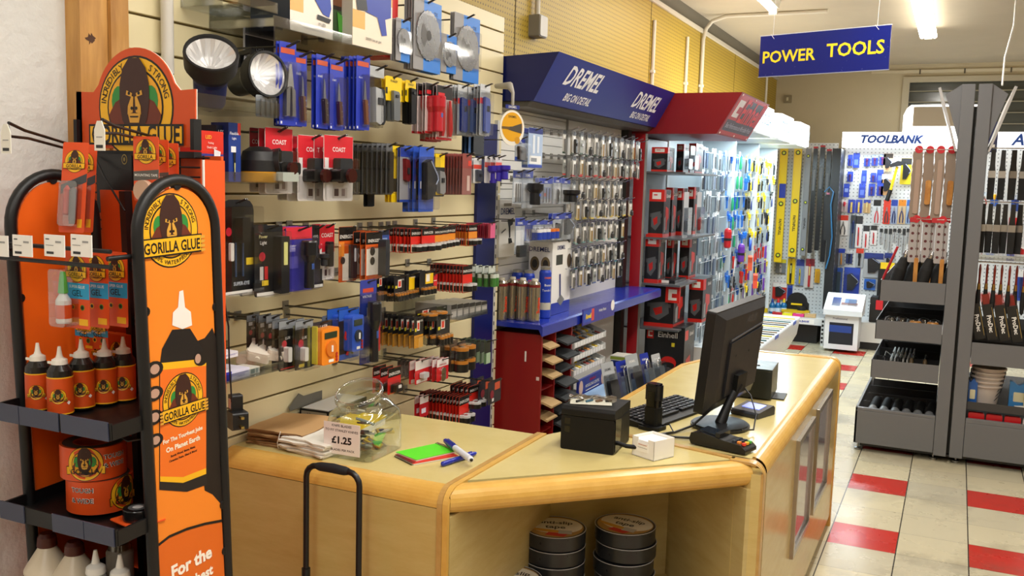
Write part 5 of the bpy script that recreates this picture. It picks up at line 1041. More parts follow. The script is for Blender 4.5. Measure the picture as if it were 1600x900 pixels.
S('red_tool_pack', 'tool pack', 'pale card with one thick red handle beside the yellow knife cards', 'pale tool card with red edge queued behind the thick red handle', (664, 130, 682, 209), -1.74, 5, .014, RK(items=[('torch', dict(c='#b81a28', v0=.2, v1=.95, r=.34))]))
S('red_tool_pack', 'tool pack', 'pale card with a pair of red handles and red foot', 'pale red footed card queued behind the pair of red handles', (682, 134, 706, 219), -1.72, 4, .014, RK())
S('red_tool_pack', 'tool pack', 'red footed card hanging half hidden behind the pair of red handles', 'red footed card hanging low behind the others', (668, 150, 690, 221), -1.82, 3, .016, RK())
BP = lambda c, **k: dict(dict(c='#1d2028', r=.003, hd=(.06, '#cfd3d8'), bands=[(.22, .34, '#d9402c')], items=[('cutter', dict(c=c, k=.5, v0=.2))], bl=(.02, .1, .98, .98, .018)), **k)
S('chisel_pack', 'tool pack', 'grey card with a blue chisel beside the red handled cards', 'grey tool card queued behind the blue chisel', (714, 133, 730, 211), -1.72, 6, .012, dict(BP('#24409c'), c='#9aa0a6'))
S('chisel_pack', 'tool pack', 'grey card with a striped blue tool right of the blue chisel', 'grey tool card queued behind the first striped blue tool', (731, 136, 743, 213), -1.72, 3, .012, dict(BP('#6a83c4'), c='#9aa0a6'))
S('chisel_pack', 'tool pack', 'last grey card with a blue striped tool over the blue post', 'grey tool card queued behind the last striped tool', (749, 132, 766, 212), -1.68, 3, .014, dict(BP('#3f5cc0'), c='#b4b8bc'))
S('black_pouch_pack', 'tool pack', 'wide black pack hanging below the grey striped tool cards', 'black pack behind the wide black one', (731, 205, 757, 243), -1.76, 3, .014, dict(c='#17191d', rects=[(0, .1, .15, .9, '#4f76b0')], items=[('sleeve', {})]))
# --- second row: cartons, cap torch, red lamp packs
y0, y1, zz = acrylic_shelf('clear acrylic shelf under the red and blue light cartons', (336, 288), (444, 286), -1.72, .03)
boxed('light_carton', 'boxed light', 'red and violet desk light carton at the left end of the slatted board', (314, 205, 349, 284), -1.73, .07, '#c92a22', [(0, .45, 1, 1, '#3a3a8c'), (0, 0, 1, .42, '#d8301f')], [('LED', .3, .12, .07, '#f2c12a'), ('Folding', .4, .24, .05, '#f4e6e0'), ('Desk Light', .45, .33, .06, '#f4e6e0')], z=zz, art=[('#e6e6ee', [(.55, .35), (.85, .4), (.8, .58), (.75, .6), (.85, .92), (.95, .96), (.6, .98), (.62, .9), (.55, .6)])])
boxed('light_carton', 'boxed light', 'dark blue light carton standing in the middle of the shelf', (338, 196, 358, 284), -1.80, .06, '#191d33', [(0, 0, 1, 1, '#171b31'), (.5, .04, .9, .14, '#cf2a24'), (0, .5, .5, .56, '#c82c24')], [('LED', .35, .12, .07, '#cfd3e2')], z=zz)
boxed('light_carton', 'boxed light', 'blue inspection light carton right of the dark one', (357, 192, 376, 284), -1.78, .06, '#1a2a6c', [(0, 0, 1, 1, '#1c3a8c'), (.75, 0, 1, .2, '#d23a30'), (.2, .4, .6, .5, '#eef0f4')], [('Flexible', .4, .18, .05, '#eef0f6'), ('Light', .4, .27, .05, '#eef0f6')], z=zz, art=[('#15171c', [(.35, .5), (.55, .5), (.5, .98), (.4, .98)]), ('#c9c88a', [(.42, .68), (.52, .68), (.5, .84), (.43, .84)])])
q = PX(405, 250, -1.78); t = thing('cap_torch', 'black and yellow lantern torch with a bright round lens on the shelf', 'torch', (q.x, q.y, zz))
MB().lathe([(.05, .0), (.052, .004), (.052, .03)], P('#d99a1c'), 24).build('yellow_base', t); MB().lathe([(.053, .03), (.053, .06), (.045, .085), (.025, .098), (0, .1)], mat('#121214', .5), 24).build('dome', t)
m = MB(); m.T = Matrix.Translation((.03, .026, .058)) @ Vector((1, .55, .1)).to_track_quat('Z', 'Y').to_matrix().to_4x4(); m.lathe([(.036, 0), (.038, .02), (.034, .02), (.03, .014)], mat('#121214', .5), 24, cap=False); m.build('lens_ring', t)
m = MB(); m.T = Matrix.Translation((.03, .026, .058)) @ Vector((1, .55, .1)).to_track_quat('Z', 'Y').to_matrix().to_4x4(); n = 20
m.add([(.034*cos(2*pi*k/n), .034*sin(2*pi*k/n), .018) for k in range(n)]+[(.012*cos(2*pi*k/n), .012*sin(2*pi*k/n), .004+.004*(k % 2)) for k in range(n)], [(k, (k+1) % n, n+(k+1) % n, n+k) for k in range(n)]+[tuple(n+k for k in range(n))], metal('#eeeeee', .15)); m.build('reflector', t)
MB().prism(rr(-.04, .004, .03, .03, .004), .0, .03, P('#a7b0a8'), FX).build('lens_box', t).location = (.045, .05, .0)
CO_ = lambda **k: dict(dict(c='#dcd8d6', r=.008, hd=(.46, '#d0202e'), tx=[('COAST', .5, .16, .075, '#f8f4f2')], rects=[(.03, .3, .16, .6, '#f2eeec'), (.3, .78, .8, .95, '#b9b4b2'), (.35, .8, .5, .92, '#3a2226'), (.6, .8, .72, .92, '#7a6a6a')], items=[('headlamp', {})], bl=(.03, .3, .97, .98, .03)), **k)
S('lamp_pack', 'head lamp pack', 'red and white lamp pack left of the round lens torch', 'red and white lamp pack behind the left one', (389, 200, 417, 300), -1.86, 1, .02, CO_(), hk=False)
S('lamp_pack', 'head lamp pack', 'red and white lamp pack just right of the round lens torch', 'red and white lamp pack queued behind the one by the torch', (415, 200, 456, 303), -1.76, 2, .03, CO_())
S('lamp_pack', 'head lamp pack', 'red and white head lamp pack in the middle of the row', 'red and white lamp pack queued behind the middle one', (466, 212, 510, 314), -1.74, 3, .04, CO_())
S('lamp_pack', 'head lamp pack', 'red and white head lamp pack beside the black sleeve packs', 'red and white lamp pack queued behind the last one', (507, 212, 550, 314), -1.70, 3, .04, CO_())
S('sleeve_pack', 'blade pack', 'grey front of the long row of black sleeve packs', 'black sleeve pack in the long edge on row', (603, 224, 613, 304), -1.74, 9, .0195, dict(c='#55575a', r=.002, hd=(.08, '#6a6c70'), rects=[(.15, .3, .5, .45, '#26282c')], items=[('sleeve', dict(c='#1a1b1e'))], bl=(0, .05, 1, .98, .016)), jit=.001)
S('black_wallet', 'tool pack', 'black wallet hanging low under the row of sleeve packs', '', (568, 296, 584, 323), -1.84, 1, .02, dict(c='#121315', items=[('sleeve', dict(c='#0f1012'))]), hk=False)
S('yellow_card', 'tool pack', 'yellow card with black print right of the sleeve packs', 'yellow card behind the first', (612, 228, 627, 316), -1.76, 3, .012, dict(c='#f0cc1a', hd=(.3, '#f0cc1a'), rects=[(.1, .55, .7, .8, '#1c1c1c')], tx=[('STANLEY', .5, .15, .07, '#1c1c1c')]))
S('grey_card', 'tool pack', 'grey card with a dark red tool beside the yellow card', 'grey card behind the dark red tool', (625, 230, 640, 316), -1.74, 2, .012, dict(c='#8f8f96', hd=(.12, '#2a3f9c'), items=[('cutter', dict(c='#8c2a2c', v0=.15, v1=.6, k=.5))], ft=(.05, '#24429c')))
PCH = lambda: dict(c='#2a4fb4', r=.004, hd=(.14, '#2c56c2'), rects=[(.08, .5, .16, .62, '#d9dce4'), (.45, .22, .8, .3, '#e8eaf0')], ft=(.16, '#2f5cc8'), items=[('pouch', {})], bl=(.02, .1, .98, .96, .028))
S('saw_pack', 'folding saw pack', 'large blue pack with a dark pruning tool, the nearer of the pair', 'large blue pack behind the nearer of the pair', (638, 228, 656, 331), -1.74, 2, .02, PCH())
S('saw_pack', 'folding saw pack', 'large blue pack with a dark pruning tool, the farther of the pair', 'large blue pack behind the farther of the pair', (654, 230, 678, 331), -1.70, 2, .02, PCH())
S('yellow_knife', 'utility knife', 'yellow and black knife card beside the large blue packs', 'yellow and black knife card queued behind', (680, 240, 694, 307), -1.72, 3, .012, dict(c='#26272a', hd=(.26, '#f0cc1a'), items=[('cutter', dict(c='#a9abae', v0=.35, k=.6))], rects=[(.1, .88, .8, .96, '#f0cc1a')]))
S('thin_pack', 'blade pack', 'pink brown pack ending a row of thin cards', 'thin grey card in the row before the pink brown pack', (722, 240, 737, 304), -1.70, 8, .013, dict(c='#8f5a52', r=.002, hd=(.3, '#96463e'), rects=[(.6, .1, .95, .24, '#d8402a'), (.5, .5, .8, .9, '#c9b0a8')]), jit=.001)
S('file_pack', 'tool pack', 'white edged card with a red square over the blue post', 'white edged card queued behind the red square one', (740, 247, 752, 286), -1.72, 5, .012, dict(c='#d4d6da', bands=[(.2, .38, '#d8402c')], items=[('cutter', dict(c='#5f6470', v0=.42, k=.6))]))
for k, (a, b) in enumerate(((757, 767), (766, 775), (774, 784))): S('driver_pack', 'tool pack', ['first card with a violet handle at the end of the boards', 'second card with a violet handle at the end of the boards', 'outermost card with a violet handle at the end of the boards'][k], 'violet handled card behind the others', (a, 244+k, b, 286-3*k), -1.70+.02*k, 1, .02, dict(c='#d9d6d8', bands=[(.16, .36, '#d8483a')], items=[('torch', dict(c='#3324a0', v0=.3, v1=1.0, r=.42))]))
# --- third row: torches and batteries
S('torch_pack', 'torch pack', 'tall black rounded blister with a telescopic lamp at the left end', '', (345, 312, 397, 460), -1.72, 1, .03, dict(c='#15161a', r=.03, rects=[(.72, .12, .98, .2, '#3a3a2e'), (.75, .6, .98, .68, '#e8c92a'), (.1, .96, .95, .99, '#e8e8e4')], dots=[(.22, .3, .09, '#c8203a'), (.8, .28, .09, '#c8203a'), (.62, .36, .07, '#c8203a')], tx=[('SUPER-EYE', .6, .88, .04, '#d8e4f4')], items=[('stick', dict(c='#101114', c2=None, u=.5, v0=.14, v1=.42, k=.24, d=.03)), ('rods', dict(n=2, c='#4a6a9c', v0=.42, v1=.8)), ('stick', dict(c='#e2e2de', c2=None, u=.25, v0=.42, v1=.62, k=.1, d=.01))], bl=(.0, .02, 1, .99, .035)))
PL = lambda **k: dict(dict(c='#15171b', r=.008, rects=[(.08, .94, .9, .99, '#e8e8e4'), (.25, .76, .48, .84, '#e8c92a'), (.18, .55, .3, .75, '#e6e2dc'), (.34, .55, .46, .75, '#c8252c')], dots=[(.26, .4, .11, '#c8203a')], tx=[('Power', .3, .1, .05, '#e8e0a0'), ('Light', .3, .2, .07, '#ece8e2')], items=[('stick', dict(u=.8, v0=.1, v1=.97, k=.3, d=.03))], bl=(.0, .02, .98, .99, .034)), **k)
S('light_pack', 'torch pack', 'black blister with a stick work light and price sticker dots', 'black work light blister behind the nearest one', (398, 352, 441, 462), -1.71, 3, .05, PL())
S('torch_pack', 'torch pack', 'violet blister with a black rubber torch and red top', 'violet torch blister behind the front one', (447, 354, 487, 454), -1.71, 2, .05, dict(c='#3f3aa6', r=.006, hd=(.14, '#cf2a3a'), rects=[(.05, .24, .35, .34, '#8a86d0'), (.05, .42, .45, .62, '#5a55b8')], tx=[('Outdoor', .26, .24, .03, '#e8e4f0'), ('Torch', .26, .29, .03, '#e8e4f0')], items=[('torch', dict(u=.62, v0=.16, v1=.95, r=.2))], bl=(.0, .1, 1, .99, .03)))
S('torch_pack', 'torch pack', 'black card with a small head torch beside the violet blister', 'black head torch card behind', (483, 352, 506, 450), -1.80, 2, .03, dict(c='#121316', rects=[(.05, .94, .95, .99, '#dededa'), (.1, .68, .9, .9, '#2a2c30')], dots=[(.75, .3, .12, '#c8203a')], tx=[('HEAD', .4, .12, .04, '#d8d8d8')], items=[('torch', dict(u=.7, v0=.42, v1=.62, r=.22, c='#2a2c30'))]))
S('lamp_pack', 'torch pack', 'red topped grey card with a slim black torch', 'red topped grey card behind', (499, 350, 522, 437), -1.80, 2, .03, CO_(items=[('stick', dict(c2=None, v0=.26, v1=.74, k=.26))], tx=[('COAST', .5, .14, .08, '#f8f4f2')]))
EN = lambda **k: dict(dict(c='#d2591a', r=.004, hd=(.2, '#15120f'), rects=[(.2, .45, .8, .97, '#e0d6c8'), (.0, .22, .3, .5, '#e88a2a')], dots=[(.22, .58, .13, '#2a2420')], tx=[('ENERGIZER', .5, .12, .07, '#f4efe8')], items=[('stick', dict(c='#23262c', c2='#cfd3d8', u=.65, v0=.28, v1=.93, k=.22))], bl=(.1, .25, .95, .97, .03)), **k)
S('torch_pack', 'torch pack', 'orange torch card with a clip lamp left of the orange pair', 'orange torch card behind the clip lamp', (530, 354, 556, 440), -1.78, 1, .02, EN())
S('torch_pack', 'torch pack', 'orange and white torch card in front of the battery cards', 'orange torch card queued behind the white one', (571, 362, 597, 436), -1.72, 4, .022, EN(rects=[(.05, .3, .75, .9, '#e8e2d8')], dots=[(.4, .36, .15, '#2a2420'), (.4, .58, .14, '#2a2420')], items=[('stick', dict(c='#2c2f36', c2=None, u=.88, v0=.1, v1=.92, k=.26, d=.03))]))
S('blue_battery_card', 'battery pack', 'blue card beside the orange torch cards', 'blue battery card behind', (594, 360, 608, 393), -1.72, 2, .01, dict(c='#2a4a96', hd=(.15, '#15203a'), rects=[(.25, .3, .75, .7, '#8aa0d0')]))
EB = lambda v=0, **k: dict(dict(c='#d23a1c', r=.003, hd=(.26, '#14110f'), rects=[(.0, .28, 1, .6, ('#d8261c', '#e08a24', '#c82418')[v % 3]), (.05, .62, 1, .97, ('#e8dcc8', '#e6c46a', '#dfd8cc')[v % 3])], tx=[('ENERGIZER', .5, .13, .11, '#f6f2ea')], items=[('cells', dict(n=2, v0=.6, v1=.92, top='#c9c9c9'))]), **k)
S('battery_card', 'battery pack', 'red battery card ending the dark row beside the blue card', 'battery card edge on in the dark row beside the blue card', (642, 357, 659, 395), -1.71, 7, .015, EB())
S('battery_card', 'battery pack', 'red battery card second from the dark row', 'battery card behind the second red one', (659, 356, 679, 393), -1.70, 2, .015, EB())
S('battery_card', 'battery pack', 'orange battery card in the middle of the battery row', 'battery card behind the orange middle one', (679, 356, 691, 390), -1.70, 2, .015, EB(1))
S('battery_card', 'battery pack', 'pale orange battery card right of the orange middle one', 'battery card behind the pale orange one', (690, 355, 701, 388), -1.70, 2, .015, EB(1))
S('battery_card', 'battery pack', 'narrow orange battery card before the second dark row', 'battery card behind the narrow one', (699, 354, 711, 386), -1.70, 2, .015, EB(1))
S('battery_card', 'battery pack', 'orange battery card swinging at the end of the second dark row', 'battery card edge on in the second dark row', (732, 351, 745, 384), -1.69, 9, .011, EB(1))
S('screwdriver_bit_card', 'small pack', 'bright pink edged pack over the blue post', 'dark red pack edge on in the row over the blue post', (763, 349, 773, 372), -1.68, 12, .009, dict(c='#8c2434', rects=[(.3, 0, 1, 1, '#d8608c')], r=.002), jit=.001)
# --- fourth row
DU = lambda v=0, **k: dict(dict(c='#17161a', r=.003, rects=[(.3, .05, .6, .4, '#f0e6dc'), (.35, .12, .55, .36, '#d8402a'), (.08, .3, .25, .42, '#d8cc2a'), (.05, .62, .95, .68, '#c88a2a')], tx=[('DURACELL', .6, .06, .06, '#f0ece4')], items=[('cells', dict(n=4, v0=.62, v1=.97))], bl=(.04, .58, .96, .99, .018)), **k)
S('battery_pack', 'battery pack', 'black and copper battery pack in a stack beside the blue tester', 'black battery pack behind the first by the tester', (588, 428, 602, 470), -1.76, 2, .02, DU())
S('battery_pack', 'battery pack', 'black and copper battery pack with a pointed white flash, left of two', 'black battery pack queued behind the left of two', (615, 432, 635, 470), -1.72, 7, .014, DU())
S('battery_pack', 'battery pack', 'black battery pack with a big yellow flash', 'black battery pack behind the yellow flash', (634, 428, 652, 466), -1.72, 2, .02, DU(rects=[(.25, .05, .75, .6, '#f4c81a'), (.05, .62, .95, .68, '#c88a2a')]))
S('battery_pack', 'battery pack', 'copper topped battery pack with a yellow and white flash', 'copper topped battery pack queued behind', (656, 424, 677, 460), -1.70, 5, .016, DU(rects=[(.4, .02, .95, .5, '#f4c81a'), (.45, .05, .7, .4, '#f0ece4')]))
S('red_card', 'battery pack', 'plain red card right of the copper topped packs', 'red card behind', (674, 428, 683, 456), -1.70, 1, .02, dict(c='#d0202a', rects=[(.1, .3, .9, .34, '#f4e8e4')]))
S('battery_card', 'battery pack', 'red and white battery card ending the long dark fourth row', 'battery card edge on in the long dark fourth row', (723, 415, 737, 457), -1.68, 11, .0145, EB(), jit=.002)
S('green_battery_pack', 'battery pack', 'clear pack with green cells over the blue post', 'clear green cell pack queued behind', (763, 415, 773, 448), -1.66, 4, .028, dict(c='#3f5a3a', rects=[(.0, .0, 1, .3, '#c9cfc6')], items=[('cells', dict(n=2, top='#c9d2c6', body='#3f7a36', v0=.3, v1=.97))], bl=(0, .2, 1, .99, .02)))
# --- fifth row left: junction boxes and lux lights, meters
y0, y1, zz = acrylic_shelf('long clear acrylic shelf with white junction boxes above the counter', (352, 603), (452, 573), -1.72, .024)
for i, (b, lab, c) in enumerate((((350, 548, 372, 578), 'upper white carton at the left end of the junction box shelf', '#e6e4ee'), ((352, 578, 390, 602), 'white and blue carton at the left front of the junction box shelf', '#dcdcf0'))):
    t, w_, h = boxed('fitting_carton', 'box', lab, b, -1.73-.0*i, .08, c, [(.05, .35, .95, .42, '#8a86c0'), (.1, .5, .8, .56, '#8a86c0')]+([(.0, 0, .25, 1, '#2a30b0')] if i else []), [('CONNECTOR', .6, .66, .14, '#5a56a0')] if i else [], z=zz+(.066 if i == 0 else 0))
    if i == 0: t.location.z = zz+.062
def jbox(label, loc, rz, tip=0):
    t = thing('junction_box', label, 'junction box', loc, rz); t.rotation_euler = (tip, tip*.6, rz); C_ = P('#e8e2d2', .4); r = .033
    MB().prism(rr(-r, -r, r, r, .01), 0, .024, C_).build('base', t); MB().prism(rr(-r*.97, -r*.97, r*.97, r*.97, .01), .0245, .03, P('#efe9da', .4)).build('lid', t)
    for k in range(4): a = k*pi/2; MB().cyl((r*cos(a), r*sin(a), .012), ((r+.006)*cos(a), (r+.006)*sin(a), .012), .008, C_, 10).build('entry_spout', t)
q = PX(420, 566, -1.75); jbox('cream junction box tipped against its neighbour at the back of the shelf', (-1.79, PX(406, 575, -1.79).y, zz+.03), .5, .35)
jbox('cream junction box at the front of the shelf end', (-1.755, PX(432, 580, -1.755).y, zz+.03), .9, .3)
jbox('cream junction box lying flat behind the cartons', (-1.85, PX(392, 570, -1.85).y, zz+.001), .2, 0)
boxed('fitting_carton', 'box', 'small grey and white carton before the junction boxes', (390, 574, 406, 595), -1.74, .06, '#d6d6cc', [(.1, .2, .5, .9, '#7a8a84'), (.6, .1, .8, .9, '#9aa8a0')], z=zz)
LX = lambda **k: dict(dict(c='#1c1e22', r=.006, hd=(.1, '#8a8f94'), rects=[(.15, .12, .45, .22, '#d8d8d4'), (.3, .92, .6, .97, '#d8c22a')], dots=[(.3, .42, .14, '#c8203a')], tx=[('LUX', .5, .3, .06, '#e8e8e4')], items=[('stick', dict(c='#d9d9d9', c2=None, u=.45, v0=.58, v1=.88, k=.18, d=.014))], bl=(0, .05, 1, .99, .03)), **k)
S('light_pack', 'torch pack', 'grey blister with a black light at the left of the light packs', 'grey light blister behind the left one', (399, 492, 418, 551), -1.80, 2, .03, LX())
S('light_pack', 'torch pack', 'grey blister with a sticker right of the left light pack', 'grey light blister behind the sticker one', (416, 492, 437, 560), -1.76, 2, .03, LX(items=[('stick', dict(c='#24262a', c2=None, u=.6, v0=.5, v1=.95, k=.5))]))
S('light_pack', 'torch pack', 'black light pack with an olive side, the nearer of two alike', 'black light pack behind the nearer olive one', (436, 500, 462, 578), -1.72, 2, .03, LX(c='#1a1a16', rects=[(.8, .06, 1, .98, '#6b6a2a'), (.1, .94, .9, .97, '#b82a28')], items=[('stick', dict(c='#dcdcd8', c2=None, u=.35, v0=.48, v1=.8, k=.22, d=.02))]))
S('light_pack', 'torch pack', 'black light pack with an olive side, the farther of two alike', 'black light pack behind the farther olive one', (461, 500, 489, 576), -1.70, 2, .03, LX(c='#1a1a16', rects=[(.68, .06, .84, .98, '#6b6a2a'), (.2, .88, .5, .95, '#d8c22a')], items=[('stick', dict(c='#dcdcd8', c2=None, u=.35, v0=.5, v1=.8, k=.2, d=.02)), ('stick', dict(c='#d8cc2a', c2=None, u=.93, v0=.08, v1=.94, k=.06))]))
S('multimeter_pack', 'multimeter', 'orange multimeter with a round dial in a clear pack', '', (486, 502, 518, 568), -1.70, 1, .03, dict(c='#20222a', hd=(.1, '#2a2c34'), tx=[('LASER', .6, .05, .08, '#f0f0f0')], items=[('meter', {})]))
S('multimeter_pack', 'multimeter', 'blue lead set card between the orange and the blue multimeter', 'blue lead card behind', (515, 494, 530, 562), -1.76, 2, .03, dict(c='#3a5fae', hd=(.15, '#7a8498'), items=[('leads', {})], bl=(0, .1, 1, .98, .02)))
S('multimeter_pack', 'multimeter', 'blue multimeter in a black and blue blister with red leads', 'blue multimeter blister behind the front one', (529, 482, 561, 560), -1.70, 2, .04, dict(c='#171b24', hd=(.16, '#2456b8'), ft=(.12, '#2452b4'), rects=[(.3, .2, .62, .3, '#2a66c8')], items=[('leads', {}), ('meter', dict(c='#2b57c8', k0=.66))], bl=(0, .1, 1, .98, .04)))
S('tester_pack', 'tester pack', 'long blue card with a black and red tester hanging by a hook', '', (563, 437, 587, 567), -1.70, 1, .03, dict(c='#28358c', r=.006, hd=(.14, '#3642a0'), rects=[(.15, .06, .8, .11, '#c8462c'), (.4, .3, .7, .42, '#e8e0dc')], tx=[('VOLTAGE', .4, .16, .03, '#e8e8f0')], items=[('torch', dict(u=.5, v0=.22, v1=.97, r=.26)), ('stick', dict(c='#c82a2c', c2=None, u=.85, v0=.5, v1=.86, k=.2))], bl=(0, .1, 1, .99, .03)))
# --- fifth and sixth rows right: batteries
S('battery_pack', 'battery pack', 'copper and black battery pack ending the long copper row', 'copper battery pack edge on in the long copper row', (647, 495, 661, 543), -1.69, 9, .022, DU(bands=[(.55, 1, '#d2901e')], items=[]), jit=.002)
for k, (a, b, w2) in enumerate(((672, 684, 0), (684, 703, 1))): S('battery_pack', 'battery pack', ['black battery pack behind the white flash one, fifth row', 'black battery pack with a white flash, outermost of the fifth row'][k], 'black battery pack queued in the fifth row', (a-2, 493, b, 538), -1.70+.015*k, 3, .02, DU())
S('battery_pack', 'battery pack', 'big copper battery pack lying across the hooks', '', (650, 482, 682, 498), -1.74, 1, .02, DU(items=[('cells', dict(n=2, v0=.2, v1=.95))]), hk=False)
S('battery_pack', 'battery pack', 'dark pack with a yellow mark lying beside the copper one', '', (682, 478, 702, 497), -1.74, 1, .02, DU(c='#24281c', rects=[(.2, .4, .7, .8, '#d8b82a')], items=[]), hk=False)
y0, y1, zz = acrylic_shelf('clear acrylic shelf of grey battery boxes beside the blue post', (702, 502), (762, 493), -1.70, .02)
for k in range(6):
    px = 705+k*9.5; boxed('battery_carton', 'battery pack', 'grey and silver battery box in the row on the clear shelf by the blue post', (px, 476-k, px+8.5, 500-1.6*k), -1.72, .16, '#8c8a86', [(0, 0, 1, .3, '#2a2826'), (.1, .45, .9, .9, '#b4b0aa')], z=zz)[0]['group'] = 'battery boxes on the clear shelf'
SP = lambda **k: dict(dict(c='#c8201e', r=.004, hd=(.3, '#15120f'), rects=[(.2, .6, .9, .95, '#2a2220')], tx=[('ENERGIZER', .5, .16, .12, '#f4f0ea')], items=[('stick', dict(c='#1c1a1c', c2='#c9c9c9', u=.55, v0=.6, v1=.93, k=.5))], bl=(.05, .5, .95, .98, .02)), **k)
S('battery_card', 'battery pack', 'red and black battery card with a square cell, sixth row', 'red and black square cell card behind', (606, 574, 626, 614), -1.70, 3, .03, SP())
S('battery_card', 'battery pack', 'small grey coin cell card right of the square cells', 'small coin cell card queued', (638, 564, 648, 590), -1.76, 4, .016, dict(c='#8a807a', hd=(.2, '#5a4f48'), items=[('coins', {})]))
S('battery_card', 'battery pack', 'red coin cell card with white top left of the red trio', 'red coin cell card behind the left one', (648, 562, 670, 598), -1.72, 2, .02, dict(c='#cc2024', hd=(.35, '#e6ded8'), items=[('stick', dict(c='#b9b9b9', c2=None, v0=.5, v1=.75, k=.4))], rects=[(.1, .8, .9, .97, '#e8dcd4')]))
S('battery_card', 'battery pack', 'red coin cell card with two discs ending its row', 'red coin cell card queued in the two disc row', (683, 560, 700, 594), -1.69, 4, .02, dict(c='#d01e26', hd=(.3, '#ece6e2'), tx=[('ENERGIZER', .5, .2, .09, '#b02020')], items=[('coins', {})]))
S('battery_pack', 'battery pack', 'clear pack of four large copper cells above the red coin cards', 'large copper cell pack behind', (702, 535, 728, 578), -1.70, 2, .04, dict(c='#5a4a38', items=[('cells', dict(n=2, v0=.0, v1=.45)), ('cells', dict(n=2, v0=.5, v1=.97))], bl=(0, 0, 1, 1, .03)))
S('green_pack', 'battery pack', 'green and white thin pack over the blue post, sixth row', 'green thin pack edge on over the blue post', (757, 532, 766, 568), -1.67, 6, .022, dict(c='#4a6a44', r=.002, rects=[(0, 0, 1, .5, '#23281f'), (.3, .5, 1, 1, '#a9c0a0')]), jit=.001)
# --- bottom row
S('battery_card', 'battery pack', 'red card at the left of the lowest battery row', 'red card behind the left lowest one', (656, 618, 669, 651), -1.76, 2, .02, dict(c='#c2202a', hd=(.3, '#e8e0dc'), rects=[(.2, .55, .7, .8, '#e8e0f0')]))
S('battery_card', 'battery pack', 'red and white battery card ending the lowest dark row', 'battery card edge on in the lowest dark row', (717, 618, 733, 661), -1.68, 13, .0145, EB(), jit=.002)
S('battery_card', 'battery pack', 'red orange battery card right above the lowest row end', 'battery card queued over the lowest row end', (731, 602, 749, 637), -1.68, 5, .02, EB(2))
S('tagged_card', 'battery pack', 'black and orange card with a white tag swinging before the red cabinet', 'black card behind the swinging tagged one', (762, 594, 783, 629), -1.62, 3, .04, dict(c='#1a1420', hd=(.3, '#1a1420'), rects=[(.5, .05, .9, .4, '#d8542a'), (.3, .75, .45, .9, '#e8e4e0')], dots=[(.3, .55, .14, '#8a1c2c')]))
# ------------------------------------------------------------------ the rotary tool bay: blue canopy, white slats, blue shelf
XB = -1.985; NAVY = mat('#0f1a5c', .35, 0, 0, .4, 0); NAVY2 = mat('#152682', .35, 0, 0, .4, 0); CRED = mat('#8a0f18', .4, 0, 0, .4, 0)
bay = thing('display_bay', 'white slatted display bay under the blue canopy with a blue shelf', 'display bay', (0, 0, 0))
m = MB(); WS = mat('#e6e6e2', .4); m.box((-2.04, 4.03, 0), (XB-.012, 5.95, 2.06), P('#8f8f8b'))
for k in range(44):
    z = .02+k*.0462
    m.box((XB-.013, 4.03, z), (XB, 4.88, z+.043), WS)
m.box((XB-.013, 4.885, .0), (XB, 5.82, 2.04), mat('#e4e4e0', .4)); m.build('back_panel', bay)
MB().box((-1.949, 3.74, .0), (-1.935, 3.925, 1.93), NAVY).build('end_post', bay)
m = MB(); m.box((-1.96, 3.927, .0), (-1.934, 3.945, 1.95), P('#c9c9c6'))
for k in range(38): m.box((-1.9345, 3.932, .1+k*.045), (-1.9335, 3.94, .118+k*.045), BLACK)
m.build('slotted_strip', bay)
MB().box((XB-.01, 5.83, 0), (-1.94, 5.9, 2.05), P('#1d1b1a')).build('dark_panel', bay)
MB().box((XB, 4.88, .2), (XB+.012, 4.886, 2.04), P('#9b9b98')).build('joint_strip', bay)
sh = MB(); BSH = mat('#1c2f9c', .22); sh.prism([(XB, .985), (-1.735, .985), (-1.72, .955), (-1.715, .955), (-1.715, 1.0), (-1.725, 1.008), (XB, 1.008)], -5.955, -4.01, BSH, FY); sh.build('shelf', bay)
can = thing('canopy_sign', 'blue canopy sign with two white slanted tool brand words over the white bay', 'canopy sign', (0, 0, 0))
m = MB(); xs = [(-2.045, 2.045), (-1.80, 2.045), (-1.68, 2.262), (-2.045, 2.245)]; m.prism(xs, -5.95, -4.02, NAVY2, FY); m.build('canopy_box', can)
MB().prism(xs, -4.02, -4.0155, NAVY, FY).build('end_plate', can); MB().prism([(XB, 2.02), (-1.84, 2.02), (-1.82, 2.044), (XB, 2.044)], -5.95, -4.03, P('#4d4a45'), FY).build('soffit', can)
U = Vector((0, 1, 0)); V = Vector((-1.68+1.80, 0, 2.262-2.045)).normalized(); N = U.cross(V); TF = Matrix(((U.x, V.x, N.x, -1.80), (U.y, V.y, N.y, 0), (U.z, V.z, N.z, 2.045), (0, 0, 0, 1)))
def fp(px, py):       # pixel on the slanted face -> (y, v)
    d = ray(px, py); n = N; t = ((Vector((-1.80, 0, 2.045))-CO).dot(n))/d.dot(n); q = CO+d*t; return q.y, (q-Vector((-1.80, 0, 2.045))).dot(V)
WL = mat('#efeff2', .5)
for a, b, sz in (((914, 125), 'DREMEL', .10), ((1011, 160), 'DREMEL', .10), ((902, 156), 'BIG ON DETAIL', .042), ((1000, 182), 'BIG ON DETAIL', .042)):
    y, v = fp(*a); MB().text(b, y, v, sz, .0012, WL, TF, shear=.3, bold=.02, sx=.95 if len(b) < 8 else .9, fit=.52 if len(b) < 8 else .42).build('lettering', can)
